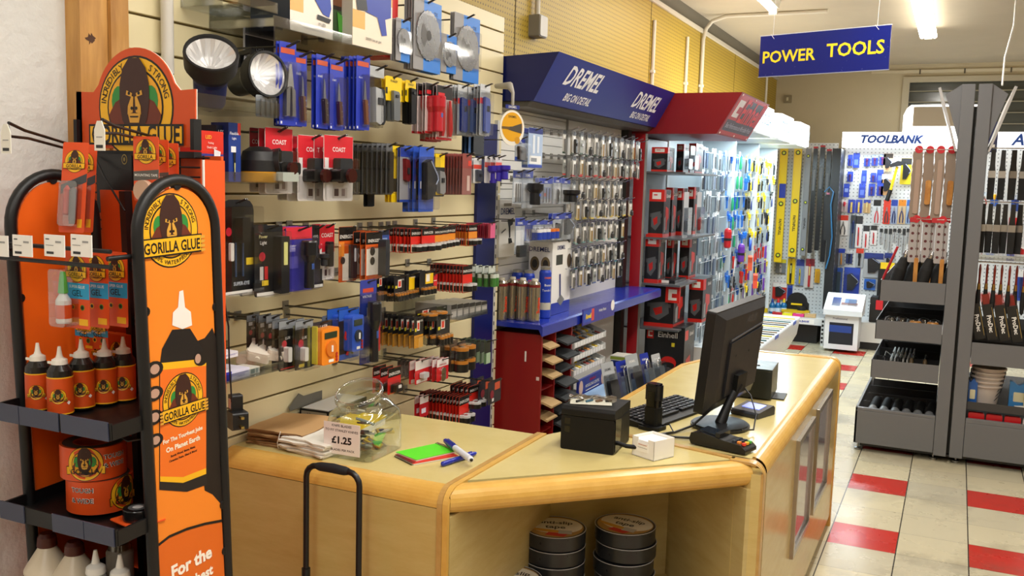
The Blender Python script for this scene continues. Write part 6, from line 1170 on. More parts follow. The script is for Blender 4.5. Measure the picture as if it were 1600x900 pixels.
# red canopy bay
can2 = thing('canopy_sign', 'dark red canopy with a red and grey brand board at its front', 'canopy sign', (0, 0, 0))
xs = [(-2.045, 2.006), (-1.405, 2.006), (-1.255, 2.262), (-2.045, 2.262)]; m = MB().prism(xs, -6.88, -5.96, CRED, FY); m.build('canopy_box', can2)
MB().prism(xs, -5.96, -5.954, mat('#7d0d16', .4), FY).build('end_plate', can2)
V2 = Vector((.15, 0, .256)).normalized(); N2 = U.cross(V2); TF2 = Matrix(((0, V2.x, N2.x, -1.405), (1, V2.y, N2.y, 0), (0, V2.z, N2.z, 2.006), (0, 0, 0, 1))); LV = Vector((.15, 0, .256)).length
m = MB(); a, b = 5.98, 6.86; q = lambda u0, v0, u1, v1, c, d: m.flat([(a+u0*(b-a), v0*LV), (a+u1*(b-a), v0*LV), (a+u1*(b-a), v1*LV), (a+u0*(b-a), v1*LV)], d, P(c, .35), TF2)
q(0, .03, 1, .97, '#b3141c', .0008); q(.02, .12, .98, .38, '#3b3442', .0012); q(.28, .4, .98, .9, '#2c2a30', .0012); q(.06, .45, .24, .85, '#d8d2d0', .0014); q(.14, .55, .24, .7, '#b3141c', .0016); m.build('brand_board', can2)
MB().text('Einhell', a+.63*(b-a), .64*LV, .17, .002, mat('#d81c24', .4), TF2, bold=.02, fit=.6).build('lettering', can2); MB().text('Best Performance at Affordable Prices', a+.5*(b-a), .25*LV, .035, .002, P('#b9b4c4'), TF2, fit=.78).build('lettering', can2)
for u in (.03, .5, .97):
    for v in (.05, .95): MB().lathe([(.007, .001), (.006, .004), (0, .0045)], PAPER, 8, (0, 0, 0)).build('screw', can2).matrix_local = TF2 @ Matrix.Translation((a+u*(b-a), v*LV, 0))
rb = thing('display_bay', 'grey slatted bay with red side post full of boxed power tools', 'display bay', (0, 0, 0))
MB().box((-2.04, 5.96, 0), (XB-.01, 6.92, 2.0), mat('#a9aeb4', .4)).build('back_panel', rb)
MB().box((-1.935, 5.955, 0), (-1.865, 5.985, 2.006), mat('#a0121c', .35)).build('red_post', rb); MB().box((-1.865, 5.955, 0), (-1.858, 5.985, 2.006), P('#8f8f8c')).build('slotted_strip', rb)
for z in (1.765, 1.335, 1.03, .735): MB().box((XB, 5.99, z-.012), (-1.60, 6.9, z), mat('#55585c', .35)).build('shelf', rb)
# hooks and small packs on the white bay
bx = lambda label, cat, face, x, dep, side, faces, tx=(), z=1.0095, art=None, name='tool_carton', rz=0: boxed(name, cat, label, face, x, dep, side, faces, tx, rz, z, art)
# tall cans
def can_(label, x, y, r, h, body, kind, grp, z=1.0095):
    t = thing('gas_can', label, 'gas can', (x, y, z), -.7, grp)
    MB().lathe([(r*.96, 0), (r, .004), (r, h*.88), (r*.8, h*.93), (r*.45, h*.95)], body, 20).build('body', t)
    if kind == 'silver':
        MB().lathe([(r*.5, h*.94), (r*.55, h*.95), (r*.5, h), (0, h)], mat('#d8d2c0', .35), 14).build('cap', t)
        m = MB(); m.text('Butane', 0, h*.38, r*.75, 0, mat('#d8401c', .4), FX, bold=.04, rot=pi/2, fit=h*.6); m.v = [((r+.0006)*cos(y/r+.35), (r+.0006)*sin(y/r+.35), zz) for _, y, zz in m.v]; m.build('lettering', t)
        MB().lathe([(r*1.005, h*.80), (r*1.005, h*.86)], P('#7a1818'), 20).build('dark_band', t)
    else:
        MB().lathe([(r*.82, h*.93), (r*.82, h*.985), (r*.3, h)], mat('#b4b4b0', .3, .8), 18).build('cap', t)
        m = MB(); m.text('DREMEL', 0, h*.78, r*.32, 0, mat('#d86a4a', .4), FX, bold=.04).text('Butane', 0, h*.64, r*.38, 0, WHITE, FX).text('Torch Gas', 0, h*.54, r*.38, 0, WHITE, FX); m.box((0, -r*.6, h*.28), (.0002, r*.6, h*.34), DARK); m.v = [((r+.0006+x_)*cos(y/r+.2), (r+.0006+x_)*sin(y/r+.2), zz) for x_, y, zz in m.v]; m.build('lettering', t)
        MB().lathe([(r*1.004, h*.16), (r*1.004, h*.3)], P('#c9c4b0'), 20).build('pale_band', t)
SILV = mat('#b9b3a6', .18, .9); BCAN = mat('#2040b4', .3)
for x, y, lab in ((-1.952, 4.05, 'silver gas can at the outer left end of the can row'), (-1.925, 4.115, 'second silver gas can of the front row'), (-1.866, 4.105, 'third silver gas can of the front row'), (-1.804, 4.105, 'silver gas can of the front row beside the tall blue can')): can_(lab, x, y, .029, .205, SILV, 'silver', 'silver gas cans on the blue shelf')
for x, lab in ((-1.946, 'blue gas can behind the silver row, second'), (-1.884, 'blue gas can behind the silver row beside the tall front one')): can_(lab, x, 4.215, .029, .235, BCAN, 'blue', 'blue gas cans behind the silver row')
can_('tall blue gas can in front at the end of the silver row', -1.812, 4.25, .03, .255, BCAN, 'blue', None)
p = PZ(864, 489, 1.0095); t = thing('small_tin', 'small pale tin standing beside the blue gas can', 'tin', (p.x, p.y, 1.0095)); MB().lathe([(.017, 0), (.018, .003), (.018, .07), (.017, .074)], mat('#b9b6a8', .3), 16).build('body', t); MB().lathe([(.0175, .074), (.0175, .09), (0, .091)], mat('#8a8880', .3), 16).build('lid', t)
# white tool boxes: a box with printed faces toward the door and toward the aisle
def crate(name, cat, label, fpx, yf, dep, z, side, ff=(), ft=(), sf=(), st=(), art=(), sart=(), rz=0, h=None):
    x0, y0, x1, y1 = fpx; a, b = PY(x0, (y0+y1)/2, yf), PY(x1, (y0+y1)/2, yf); c = PY((x0+x1)/2, y0, yf); w_ = b.x-a.x; h = h or (c.z-z)
    t = thing(name, label, cat, (b.x, yf, z), rz)
    MB().box((-w_, 0, 0), (0, dep, h), P(side, .4)).build('carton', t)
    for F, fs, tx, ar, u0, W_, nm in ((FY, ff, ft, art, -w_, w_, 'front_print'), (FX, sf, st, sart, 0, dep, 'side_print')):
        m = MB()
        for i, (p0, v0, p1, v1, cc) in enumerate(fs): m.flat([(u0+p0*W_, h-v1*h), (u0+p1*W_, h-v1*h), (u0+p1*W_, h-v0*h), (u0+p0*W_, h-v0*h)], .0005+.0001*i, P(cc, .35), F)
        for i, (cc, ps) in enumerate(ar): m.flat([(u0+u*W_, h-v*h) for u, v in ps], .0015+.0001*i, P(cc, .35), F)
        for s_, u, v, sz, cc in tx: m.text(s_, u0+u*W_, h-v*h, sz*h, .0025, P(cc), F, fit=W_*.9, bold=.01)
        if m.f: m.build(nm, t)
    return t
DT = [('#26282c', [(.5, .36), (.9, .32), (.85, .44), (.7, .46), (.72, .66), (.64, .68), (.6, .5)]), ('#1d1f22', [(.58, .68), (.78, .68), (.86, .76), (.62, .78)]), ('#6a6a6c', [(.12, .56), (.4, .5), (.42, .52), (.14, .59)])]
crate('tool_carton', 'tool box', 'tall white tool carton hung high beside the blue post', (765, 312, 780, 404), 3.98, .17, 1.315, '#d9d8d4', [(0, 0, 1, 1, '#c9c8c6'), (.05, .25, .95, .32, '#8a8a88')], [], [(0, 0, 1, 1, '#ecebe6'), (.25, .06, .75, .11, '#8a8476')], [('DREMEL', .5, .2, .11, '#1c2a6c')], art=[('#2a2c30', [(.3, .15), (.75, .15), (.55, .22), (.55, .3), (.4, .3), (.4, .2)])], sart=DT)
crate('tool_carton', 'tool box', 'large white tool carton with two round pictures on the blue shelf', (826, 378, 862, 488), 4.33, .25, 1.0095, '#e4e4e0', [(0, 0, 1, 1, '#eceae6'), (0, .86, 1, 1, '#2438a0')], [('DREMEL', .45, .1, .075, '#1c2a6c')], [(0, 0, 1, 1, '#efeeea'), (0, .84, 1, 1, '#2438a0'), (.2, .18, .55, .32, '#3a3d34')], [('DREMEL', .45, .08, .055, '#1c2a6c')], art=[('#6a5a3c', circ(.25, .3, .2, 16, .1)), ('#2a2a28', circ(.25, .3, .12, 12, .06)), ('#7a6a4c', circ(.72, .3, .2, 16, .1)), ('#2f2a26', circ(.72, .3, .12, 12, .06))], sart=[('#2a3470', [(.38, .45), (.46, .45), (.5, .75), (.42, .77)]), ('#7a7a78', [(.3, .82), (.5, .74), (.7, .82), (.5, .9)]), ('#5a4a34', circ(.9, .28, .12, 14, .1))])
# hanging packs at the left half of the white bay
X0 = XB
CP = lambda **k: dict(dict(c='#c3cbd6', r=.005, hd=(.16, '#2a3c9c'), tx=[('DREMEL', .5, .09, .07, '#eef0f6')], rects=[(.1, .3, .9, .8, '#e4e8ee')], items=[('rods', dict(n=3))], bl=(0, .15, 1, .98, .03)), **k)
for box, lab, kw in (((801, 266, 816, 318), 'clear pack with a pale card in the second hanging row, leftmost', {}), ((815, 265, 833, 325), 'clear pack with a black tool, second hanging row', dict(items=[('torch', dict(r=.3, v0=.3))])), ((828, 286, 843, 316), 'small round blister between two tall packs', dict(items=[('disc', {})])), ((842, 278, 863, 318), 'wide clear pack with blue print and a red square', dict(rects=[(.1, .3, .9, .8, '#8a98c4'), (.3, .55, .6, .7, '#d84a3a')])), ((864, 276, 877, 319), 'pale pack with dark discs, second hanging row', dict(items=[('coins', {})])), ((876, 278, 891, 319), 'pale pack with a black brush at the row end', dict(items=[('torch', dict(c='#1a1a1c', r=.3, v0=.4))])), ((805, 340, 819, 396), 'tall pale pack with a black knob under it', dict(items=[('stick', dict(c='#202226', c2=None, v0=.75, v1=1.1, k=.7))])), ((819, 345, 832, 376), 'solid blue pack in the third hanging row', dict(c='#1f3aa6', rects=[])), ((830, 344, 850, 375), 'clear pack of blue and white wheels', dict(items=[('cells', dict(n=3, body='#2440a8', top='#e8e8ea', v0=.35))])), ((849, 344, 863, 373), 'clear pack of blue wheels with an orange ring', dict(items=[('cells', dict(n=2, body='#2440a8', top='#d8742a', v0=.35))])), ((863, 333, 877, 375), 'pale pack with a dark blade, third hanging row', dict(items=[('cutter', dict(c='#2a2c30', k=.4))])), ((877, 332, 892, 374), 'pale pack with a large black sanding pad', dict(items=[('pouch', {})]))):
    S('accessory_pack', 'accessory pack', lab, 'accessory pack behind the '+lab[:30], box, -1.80, 1 if box[0] < 822 else 2, .025, CP(**kw), x0=X0)
S('accessory_pack', 'accessory pack', 'clear pack with a grey drill bit set below the round disc sign', '', (804, 216, 821, 252), -1.76, 1, .02, CP(items=[('cutter', dict(c='#4a4038', k=.7))], ft=(.2, '#2a50b4')), x0=X0)
S('accessory_pack', 'accessory pack', 'large blue and white pack with a bar code right of the round disc sign', 'large pack behind the bar code one', (826, 200, 847, 262), -1.74, 2, .03, dict(c='#a9bfe0', hd=(.08, '#1c2a78'), ft=(.08, '#2340a8'), rects=[(.1, .68, .9, .9, '#eceef0'), (.2, .74, .6, .84, '#8a8f98'), (.3, .12, .45, .62, '#dfe8f4'), (.6, .15, .75, .6, '#dfe8f4')]), x0=X0)
# round hanging sign
q = PX(800, 200, -1.66); t = thing('round_sign', 'round yellow and white card sign on a hook before the white bay', 'sign', (q.x, q.y, q.z), -.35)
rw = .07; m = MB().prism(circ(0, 0, rw, 36, rw*1.02), -.002, .001, P('#e8e4d8', .4), FX); m.build('card', t); m = MB().flat(circ(0, .004, rw*.84, 32), .0014, mat('#e0a420', .35), FX); m.flat([(-.06, .0), (.0, .006), (.055, .022), (.055, -.02), (.0, -.012)], .002, P('#4a443c'), FX).flat([(-.06, .004), (-.015, .004), (-.015, -.006), (-.06, -.006)], .0022, P('#6a5028'), FX).flat(circ(.03, -.048, .015, 14), .002, P('#c9901c'), FX); m.text('DREMEL', 0, .045, .009, .002, DARK, FX); m.build('print', t)
MB().rrect(-.04, rw+.006, .04, rw+.022, -.001, .001, .003, mat('#2a3580', .3), FX).text('DREMEL', 0, rw+.014, .009, .0014, WHITE, FX).build('name_tag', t)
MB().tube([(0, 0, rw+.02), (0, .0, rw+.07), (-.02, .0, rw+.1), (-.12, .02, rw+.105)], [.006, .007, .016, .01], P('#a9a59a'), 8).build('hanger', t)
# rows of small accessory packs
protos = []
for k, (c, it, kw) in enumerate((('#c9c7c0', 'rods', dict(n=2)), ('#b5a88c', 'rods', dict(n=1, c='#c9a86a')), ('#d4d2cc', 'cutter', dict(c='#4a4a48', k=.5)), ('#8f938f', 'coins', dict(n=1)), ('#d2cfc8', 'driver', dict(c='#3a3a3c', up=False)))):
    protos.append((c, it, kw))
rowsp = [(886, 203, 1001, 224, .125, '#1a3f2c', 1.0, 'top'), (886, 245, 997, 254, .105, '#c22a26', 1.0, 'second'), (886, 281, 973, 286, .11, '#d8d4c8', 1, 'third'), (892, 312, 985, 315, .10, '#d8c04a', 1, 'fourth'), (891, 348, 970, 347, .11, '#7fb0b0', 1, 'fifth'), (889, 386, 968, 383, .11, '#3f8f94', 1, 'sixth'), (885, 418, 968, 409, .11, '#4a5f9c', 1, 'lowest')]
for ri, (xa, ya, xb, yb, h, ft, _, nm) in enumerate(rowsp):
    A, B = PX(xa, ya, -1.80), PX(xb, yb, -1.80); n = int((B.y-A.y)/.035); n = max(n, 8); Z = (A.z+B.z)/2
    grp = 'small packs of the %s row on the white bay' % nm; pr = {}
    for k in range(n):
        kk = (k*7+ri*3) % 5; y = A.y+(k+.5)*(B.y-A.y)/n; loc = Vector((-1.80+.02*((k*5) % 3-1), y, Z-.006*(k % 2)))
        lab = 'small clear accessory pack in the %s row of the white bay' % nm
        if kk not in pr:
            c, it, kw = protos[kk]; pr[kk] = make_pack('accessory_pack', lab, 'accessory pack', loc, .043, h*.9, dict(c=c, r=.003, top=.006, ft=(.08, ft), hd=(.14, '#3a3d44'), rects=[(.2, .2, .8, .34, '#f0efec')], items=[(it, kw)]), 0, grp)
        else: dup(pr[kk], loc, lab, grp, .2*((k*3 % 5)-2)/5)
        if k % 3 == 0: hook('wire hook in the %s row of small packs on the white bay' % nm, y, Z+.004, .24, XB, 'wire hooks of the white bay', CHROME)
# red cabinet of sanding sheets
cab = thing('sheet_cabinet', 'red cabinet with open shelves of brown and black sanding sheets below the blue shelf', 'cabinet', (0, 0, 0)); CR = mat('#8c1313', .4)
MB().box((-1.985, 4.05, 0), (-1.735, 4.065, .945), CR).build('side_panel', cab); MB().box((-1.985, 4.065, 0), (-1.975, 4.84, .945), CR).build('back_panel', cab); MB().box((-1.985, 4.218, 0), (-1.735, 4.228, .945), CR).build('divider', cab); MB().box((-1.985, 4.432, 0), (-1.735, 4.445, .945), CR).build('side_panel', cab); MB().box((-1.985, 4.05, .945), (-1.735, 4.445, .954), CR).build('top_panel', cab)
for k in range(12): MB().box((-1.975, 4.066, .12+k*.07), (-1.74, 4.216, .126+k*.07), CR).build('shelf', cab); MB().box((-1.975, 4.23, .12+k*.07), (-1.74, 4.43, .126+k*.07), CR).build('shelf', cab)
m = MB().box((-1.82, 4.0485, .82), (-1.812, 4.05, .87), PAPER); m.build('price_label', cab); m = MB().box((-1.757, 4.0485, .735), (-1.742, 4.05, .752), P('#d8c9c4')); m.build('price_label', cab)
def sheet_stack(label, y, z, ya, col, ov, grp):
    m = MB()
    for j in range(3):
        dz = .003*j; vs = []; nn = 6
        for i in range(nn+1): u = i/nn; x = -1.965+(.235+ov)*u; sag = -.012*max(0, u-.75)*4*(.5+ov*8)
        pts = [(-1.965+(.235+ov)*i/nn, z+dz+(-.02*(max(0, i/nn-.7)/.3)**2 if ov > .01 else 0)) for i in range(nn+1)]
        m.prism(sheet(pts, .002), -(ya+y-.004*j), -(ya+.01+.003*j), col, FY)
    o = m.build('sanding_sheet'); tag(o, label, 'sanding sheets', grp)
BRN = P('#b39566', .8); BLKS = P('#26292b', .75)
for k in range(12):
    if k not in (8, 5, 4): sheet_stack('pile of brown sanding sheets curling out of the red cabinet', .145, .132+k*.07, 4.066, BRN, .045 if k in (1, 2, 3, 7, 9, 10) else .025, 'brown sheets in the red cabinet')
    sheet_stack('pile of black sanding sheets in the inner column of the red cabinet', .19, .132+k*.07, 4.232, BLKS, .05 if k % 3 else .02, 'black sheets in the red cabinet')
# hobby paint rack
rk = thing('paint_rack', 'white three tier rack of small hobby paint tubes under the blue shelf', 'display rack', (0, 0, 0)); RW = P('#c9cac6', .4)
q0, q1 = PX(893, 555, -1.75), PX(950, 535, -1.75); ya, yb = 4.53, 5.02
MB().box((-1.985, ya-.03, .42), (-1.97, yb+.02, .93), RW).build('back_panel', rk)
tl = [P(c, .35) for c in ('#b9bcb8', '#3a3d40', '#d8d6cc', '#5a5f60', '#c8862a', '#e0c02a', '#8f2f26', '#6f7a86')]
for k, z in enumerate((.815, .745, .665)):
    m = MB(); m.prism([(-1.97, z+.075), (-1.80, z), (-1.755, z), (-1.755, z+.03), (-1.76, z+.03), (-1.765, z+.008), (-1.80, z+.008), (-1.97, z+.083)], -yb, -ya, RW, FY); tr = m.build('tray', rk)
    for s in (ya, yb): MB().prism([(-1.97, z-.03), (-1.755, z-.004), (-1.755, z+.032), (-1.97, z+.1)], -s-.003, -s+.003, RW, FY).build('tray_side', rk)
    for j in range(11): MB().box((-1.7545, ya+.008+j*.04, z+.004), (-1.754, ya+.04+j*.04, z+.028), P('#f0f0ee')).build('price_strip', tr)
    for j in range(11):
        for i in range(3):
            y = ya+.028+j*.04; x = -1.80-.05*i; zz = z+.018+.022*i; o = MB().tube([(x, y-.008, zz+.014), (x+.03, y, zz+.004), (x+.04, y, zz+.002)], [.008, .009, .004], tl[(j*3+i*5+k*2) % 8], 7).build('paint_tube'); tag(o, 'small paint tube lying in the %s tier of the white rack' % ('top', 'middle', 'lowest')[k], 'paint tube', 'paint tubes in the %s tier' % ('top', 'middle', 'lowest')[k])
a_, b_ = PX(911, 487, -1.70), PX(961, 467, -1.70); t = thing('shelf_sign', 'blue hobby paints sign with a yellow and red brand block on the blue shelf front', 'sign', (-1.705, 0, 0))
m = MB(); z0 = 0.945; m.prism([(a_.y, z0), (b_.y, z0), (b_.y, z0+.085), (a_.y, z0+.085)], 0, .004, mat('#2a2590', .3), FX); m.build('board', t)
m = MB(); w_ = b_.y-a_.y; m.flat([(a_.y+.02*w_, z0+.012), (a_.y+.26*w_, z0+.012), (a_.y+.26*w_, z0+.075), (a_.y+.02*w_, z0+.075)], .0045, P('#2a48b0'), FX).flat([(a_.y+.26*w_, z0+.012), (a_.y+.34*w_, z0+.012), (a_.y+.34*w_, z0+.075), (a_.y+.26*w_, z0+.075)], .0045, P('#d23a34'), FX); m.text('Revell', a_.y+.17*w_, z0+.042, .026, .005, YEL, FX, shear=.2, bold=.05, fit=w_*.3); m.build('brand_block', t)
MB().text('Hobby Paints', a_.y+.6*w_, z0+.052, .02, .0048, WHITE, FX, fit=w_*.46).build('lettering', t); MB().flat(circ(a_.y+.93*w_, z0+.06, .03, 18), .005, PAPER, FX).build('round_sticker', t)
mc = thing('display_card', 'blue model centre card with red script under the paint rack', 'sign', (0, 0, 0)); a_, b_ = PX(905, 600, -1.72), PX(947, 570, -1.72)
m = MB().box((-1.735, a_.y, .56), (-1.722, b_.y, .65), mat('#24358f', .35)); m.build('board', mc); m = MB(); w_ = b_.y-a_.y
for u in (.08, .9): m.flat(circ(a_.y+u*w_, .605, w_*.07, 14, .04), -1.7214, P('#d8b8a8'), FX)
m.text('Humbrol', a_.y+.5*w_, .63, .018, -1.7212, RED, FX, fit=w_*.5, shear=.3).text('MODELLING CENTRE', a_.y+.5*w_, .602, .016, -1.7212, WHITE, FX, fit=w_*.62).box((-1.7216, a_.y+.25*w_, .575), (-1.7213, a_.y+.75*w_, .58), WHITE); m.build('lettering', mc)
m = MB(); m.prism([(-1.72, .53), (-1.64, .495), (-1.635, .53), (-1.715, .57)], -b_.y-.02, -a_.y+.01, mat('#8fb0d8', .2), FY); m.build('clear_ledge', mc)
m = MB(); m.box((-1.97, ya, .18), (-1.70, yb+.05, .2), DARK).box((-1.97, ya, .2), (-1.96, yb+.05, .55), DARK); m.build('stand_base', mc)
for j in range(12):
    for i in range(2):
        o = MB().lathe([(.012, 0), (.013, .002), (.013, .024), (.011, .026)], tl[(j*3+i) % 8], 10, (-1.68-.05*i, ya+.02+j*.034, .433+.03*i)).build('paint_pot'); tag(o, 'small paint pot in the dark tray below the model centre card', 'paint pot', 'paint pots in the dark tray')
m = MB(); m.prism([(-1.95, .47), (-1.66, .422), (-1.655, .445), (-1.66, .432), (-1.95, .48)], -yb-.03, -ya, DARK, FY); m.build('pot_tray', mc)
crate('tool_carton', 'tool box', 'white carton with a yellow square beside the paint rack', (953, 546, 979, 600), 5.12, .12, .47, '#cfccc2', [(0, 0, 1, 1, '#d8d5cc'), (0, .02, 1, .1, '#8a9a3a'), (.05, .12, .6, .28, '#23306c'), (.65, .1, .85, .26, '#e8d020')], [('DREMEL', .5, .38, .07, '#3a3f5c')], h=.22)
def lean_pack(label, px, py, w_, h, c, kind, x=-1.62):
    q = PX(px, py, x); zb = .501; h = q.z+h*.42-zb; t = thing('blister_pack', label, 'blister pack', (x, q.y, zb), 0); t.rotation_euler = (0, radians(-14), radians(-12))
    w_ *= .72; MB().prism(rr(-w_/2, 0, w_/2, h, .008), -.001, .001, P(c, .35), FX).build('card', t); MB().rrect(-w_*.3, h*.12, w_*.3, h*.62, .001, .03, .012, P('#23252a' if kind != 'lock' else '#7a7f84', .3), FX).build('tool_body', t); MB().text('DREMEL', 0, h*.85, h*.05, .0016, WHITE if c != '#a9adb0' else DARK, FX, fit=w_*.6).build('lettering', t)
    if kind == 'lock': MB().tube([(.016, -w_*.18, h*.6), (.016, -w_*.17, h*.78), (.016, 0, h*.86), (.016, w_*.17, h*.78), (.016, w_*.18, h*.6)], .006, CHROME, 8).build('shackle', t)
    MB().rrect(-w_*.46, h*.05, w_*.46, h*.75, .001, .036, .012, clear((.9, .93, .95), .2), FX).build('blister', t)
for lab, px, py, w_, h, c, kd in (('grey leaning blister pack with a black tool before the paint pots', 962, 600, .17, .27, '#a9adb0', 'tool'), ('leaning pack with a chrome padlock body', 962, 612, .1, .17, '#2a2f8c', 'lock'), ('blue leaning blister pack with a round padlock', 984, 592, .2, .24, '#2434a4', 'lock'), ('grey leaning blister pack with a dark device', 1000, 580, .18, .22, '#a4a9ac', 'tool'), ('dark blue leaning blister pack with a grey padlock', 1018, 575, .13, .2, '#23349c', 'lock'), ('small grey leaning blister pack nearest the big black carton', 1034, 572, .14, .17, '#b3b6b8', 'lock')): lean_pack(lab, px, py, w_, h, c, kd, -1.50 if px > 990 else -1.55)
lb = thing('ledge', 'low dark ledge carrying the leaning blister packs', 'ledge', (0, 0, 0)); MB().box((-1.64, 4.55, 0), (-1.40, 5.9, .499), P('#1d1f22')).build('plinth', lb)
# boxed power tools on the red bay
EB_ = '#17181b'
def eb(label, fpx, yf, dep, z, big=False, red=.25, name='power_tool_carton'):
    ff = [(0, 0, 1, 1, '#1a1b1e')]; ft = []; sf = [(0, 0, 1, 1, '#26262a')]; st = []
    if not big:
        ff += [(.0, 0, 1, red, '#cf241c'), (.2, .06, .8, red*.8, '#eceae6'), (.3, .1, .55, red*.5, '#cf241c'), (0, .92, 1, 1, '#c8281f'), (.1, .5, .9, .58, '#4a4c50')]; sf += [(0, 0, .3, red, '#cf241c'), (.35, .05, .9, .2, '#1c1c1e'), (0, .93, 1, 1, '#b8322a')]; st += [('Einhell', .65, .13, .08, '#eceae6')]
        art = [('#55585c', [(.2, .5), (.8, .45), (.85, .7), (.5, .86), (.2, .78)]), ('#b9201c', [(.3, .62), (.6, .56), (.62, .7), (.4, .76)])]; sart = [('#c9281f', [(.3, .35), (.75, .4), (.8, .6), (.6, .66), (.55, .85), (.4, .85), (.42, .6), (.3, .55)]), ('#8f9296', [(.15, .6), (.35, .55), (.35, .9), (.15, .9)])]
    else:
        ff += [(.05, .05, .22, .2, '#d3261d'), (.08, .08, .19, .17, '#eceae6'), (.12, .1, .19, .15, '#d3261d'), (.68, .24, .76, .3, '#d8c82a')]; ft += [('Einhell', .58, .125, .085, '#efeeea')]; sf += [(.05, .05, .35, .2, '#d3261d'), (.6, .3, .9, .6, '#3a3b40')]; st += [('Einhell', .65, .12, .06, '#efeeea')]
        art = [('#c8201c', circ(.62, .55, .2, 16, .1)), ('#1b1b1d', circ(.62, .59, .16, 14, .05)), ('#77797c', circ(.62, .78, .2, 16, .16)), ('#2a2b2e', circ(.62, .78, .14, 14, .12))]; sart = [('#b8241e', [(.2, .5), (.6, .45), (.7, .8), (.3, .85)])]
    crate(name, 'power tool box', label, fpx, yf, dep, z, EB_, ff, ft, sf, st, art, sart)
eb('largest black power tool carton standing on the floor of the red bay', (1006, 510, 1068, 620), 6.08, .26, .30, True)
eb('black power tool carton with red drills on top of the largest one', (1007, 437, 1053, 508), 6.08, .28, .735, False, .0)
eb('black power tool carton with a red corner beside the drill set carton', (1076, 436, 1098, 494), 6.44, .26, .735)
crate('logo_carton', 'power tool box', 'red topped lid carton resting above the drill set carton', (1040, 447, 1062, 472), 6.06, .02, .905, '#cf241c', [(0, 0, 1, 1, '#d3261d'), (.2, .2, .8, .85, '#eceae6'), (.45, .45, .8, .7, '#d3261d')])
for lab, f, y, d, z in (('red topped tool carton at the left of the lowest tool shelf', (1008, 366, 1029, 420), 6.03, .16, 1.0305), ('narrow red topped tool carton in the middle of the lowest tool shelf', (1041, 370, 1050, 418), 6.25, .14, 1.0305), ('wide dark tool carton at the right of the lowest tool shelf', (1062, 370, 1077, 416), 6.45, .2, 1.0305), ('red topped tool carton at the left of the middle tool shelf', (1014, 296, 1037, 354), 6.03, .15, 1.3355), ('second red topped tool carton of the middle tool shelf', (1040, 293, 1050, 350), 6.24, .12, 1.3355), ('third red topped tool carton of the middle tool shelf', (1057, 294, 1066, 349), 6.43, .12, 1.3355), ('last red topped tool carton of the middle tool shelf', (1074, 292, 1084, 348), 6.62, .14, 1.3355), ('dark tool carton with red foot at the left of the top tool shelf', (1018, 230, 1043, 265), 6.03, .16, 1.7655), ('dark red tool carton in the middle of the top tool shelf', (1057, 225, 1068, 266), 6.3, .14, 1.7655), ('red tool carton at the right of the top tool shelf', (1076, 224, 1087, 266), 6.55, .2, 1.7655)): eb(lab, f, y, d, z)
for k, (px, py, z, lab) in enumerate(((1056, 232, 1.78, 'clear blister with a grey tool on the top tool shelf'), (1088, 228, 1.78, 'pale blister leaning at the end of the top tool shelf'), (1078, 300, 1.35, 'clear blister of red tools on the middle tool shelf'), (1098, 300, 1.35, 'clear blister at the end of the middle tool shelf'))):
    q = PX(px, py, -1.6); t = thing('blister_pack', lab, 'blister pack', (-1.62, max(6.08, min(q.y, 6.82)), z-.0145), 0); h = q.z-z; MB().rrect(-.06, 0, .06, h+.014, -.002, 0, .01, P('#8fa0ae' if k < 2 else '#b9bcc0', .3), FX).build('card', t); MB().rrect(-.05, .02, .05, h*.7, .0, .03, .01, clear((.9, .95, 1), .3), FX).build('blister', t); MB().prism([(-.02, .04), (.03, .06), (.035, h*.45), (-.03, h*.4)], .002, .018, P('#b8241e' if k % 2 else '#6a7078'), FX).build('tool_body', t)
# ------------------------------------------------------------------ lit tool bays along the left wall
LITW = mat((1, 1, .98), .4, 0, SIGN_E, key='lit')
WIRE = mat('#c3c7c9', .3, .7)
lbay = thing('display_bay', 'long white bay of hooks and small hand tools under the lit white header boards', 'display bay', (0, 0, 0))
MB().box((-2.04, 6.96, 0), (XB-.01, 10.0, 2.12), mat('#c9d2d6', .4)).build('back_panel', lbay)
for k in range(9): MB().cyl((-1.72, 6.98, 1.93-k*.165), (-1.72, 9.85, 1.93-k*.165), .0035, WIRE, 5).build('front_rail', lbay)
for yy in (7.93, 8.92, 9.88): MB().box((-1.98, yy-.012, .45), (-1.70, yy+.012, 2.1), mat('#c4ccd0', .35)).build('upright', lbay)
BSW = mat('#d9dcdc', .3)
MB().prism([(-1.98, 0), (-1.62, 0), (-1.5, .05), (-1.38, .16), (-1.31, .30), (-1.29, .44), (-1.29, .47), (-1.98, .47)], -9.25, -6.96, BSW, FY, True).build('rounded_base', lbay)
for k in range(16): MB().box((-1.62+.0*k, 7.2+.12*k, .4705), (-1.3, 7.215+.12*k, .478), P(('#d8c82a', '#3a3c40', '#8a6a3a', '#2a5a5a', '#b9b9b4')[k % 5])).build('divider_strip', lbay)
for yy in (7.9, 8.85): MB().box((-1.289, yy, .435), (-1.286, yy+.16, .465), mat('#3a58c0', .4)).build('base_label', lbay)
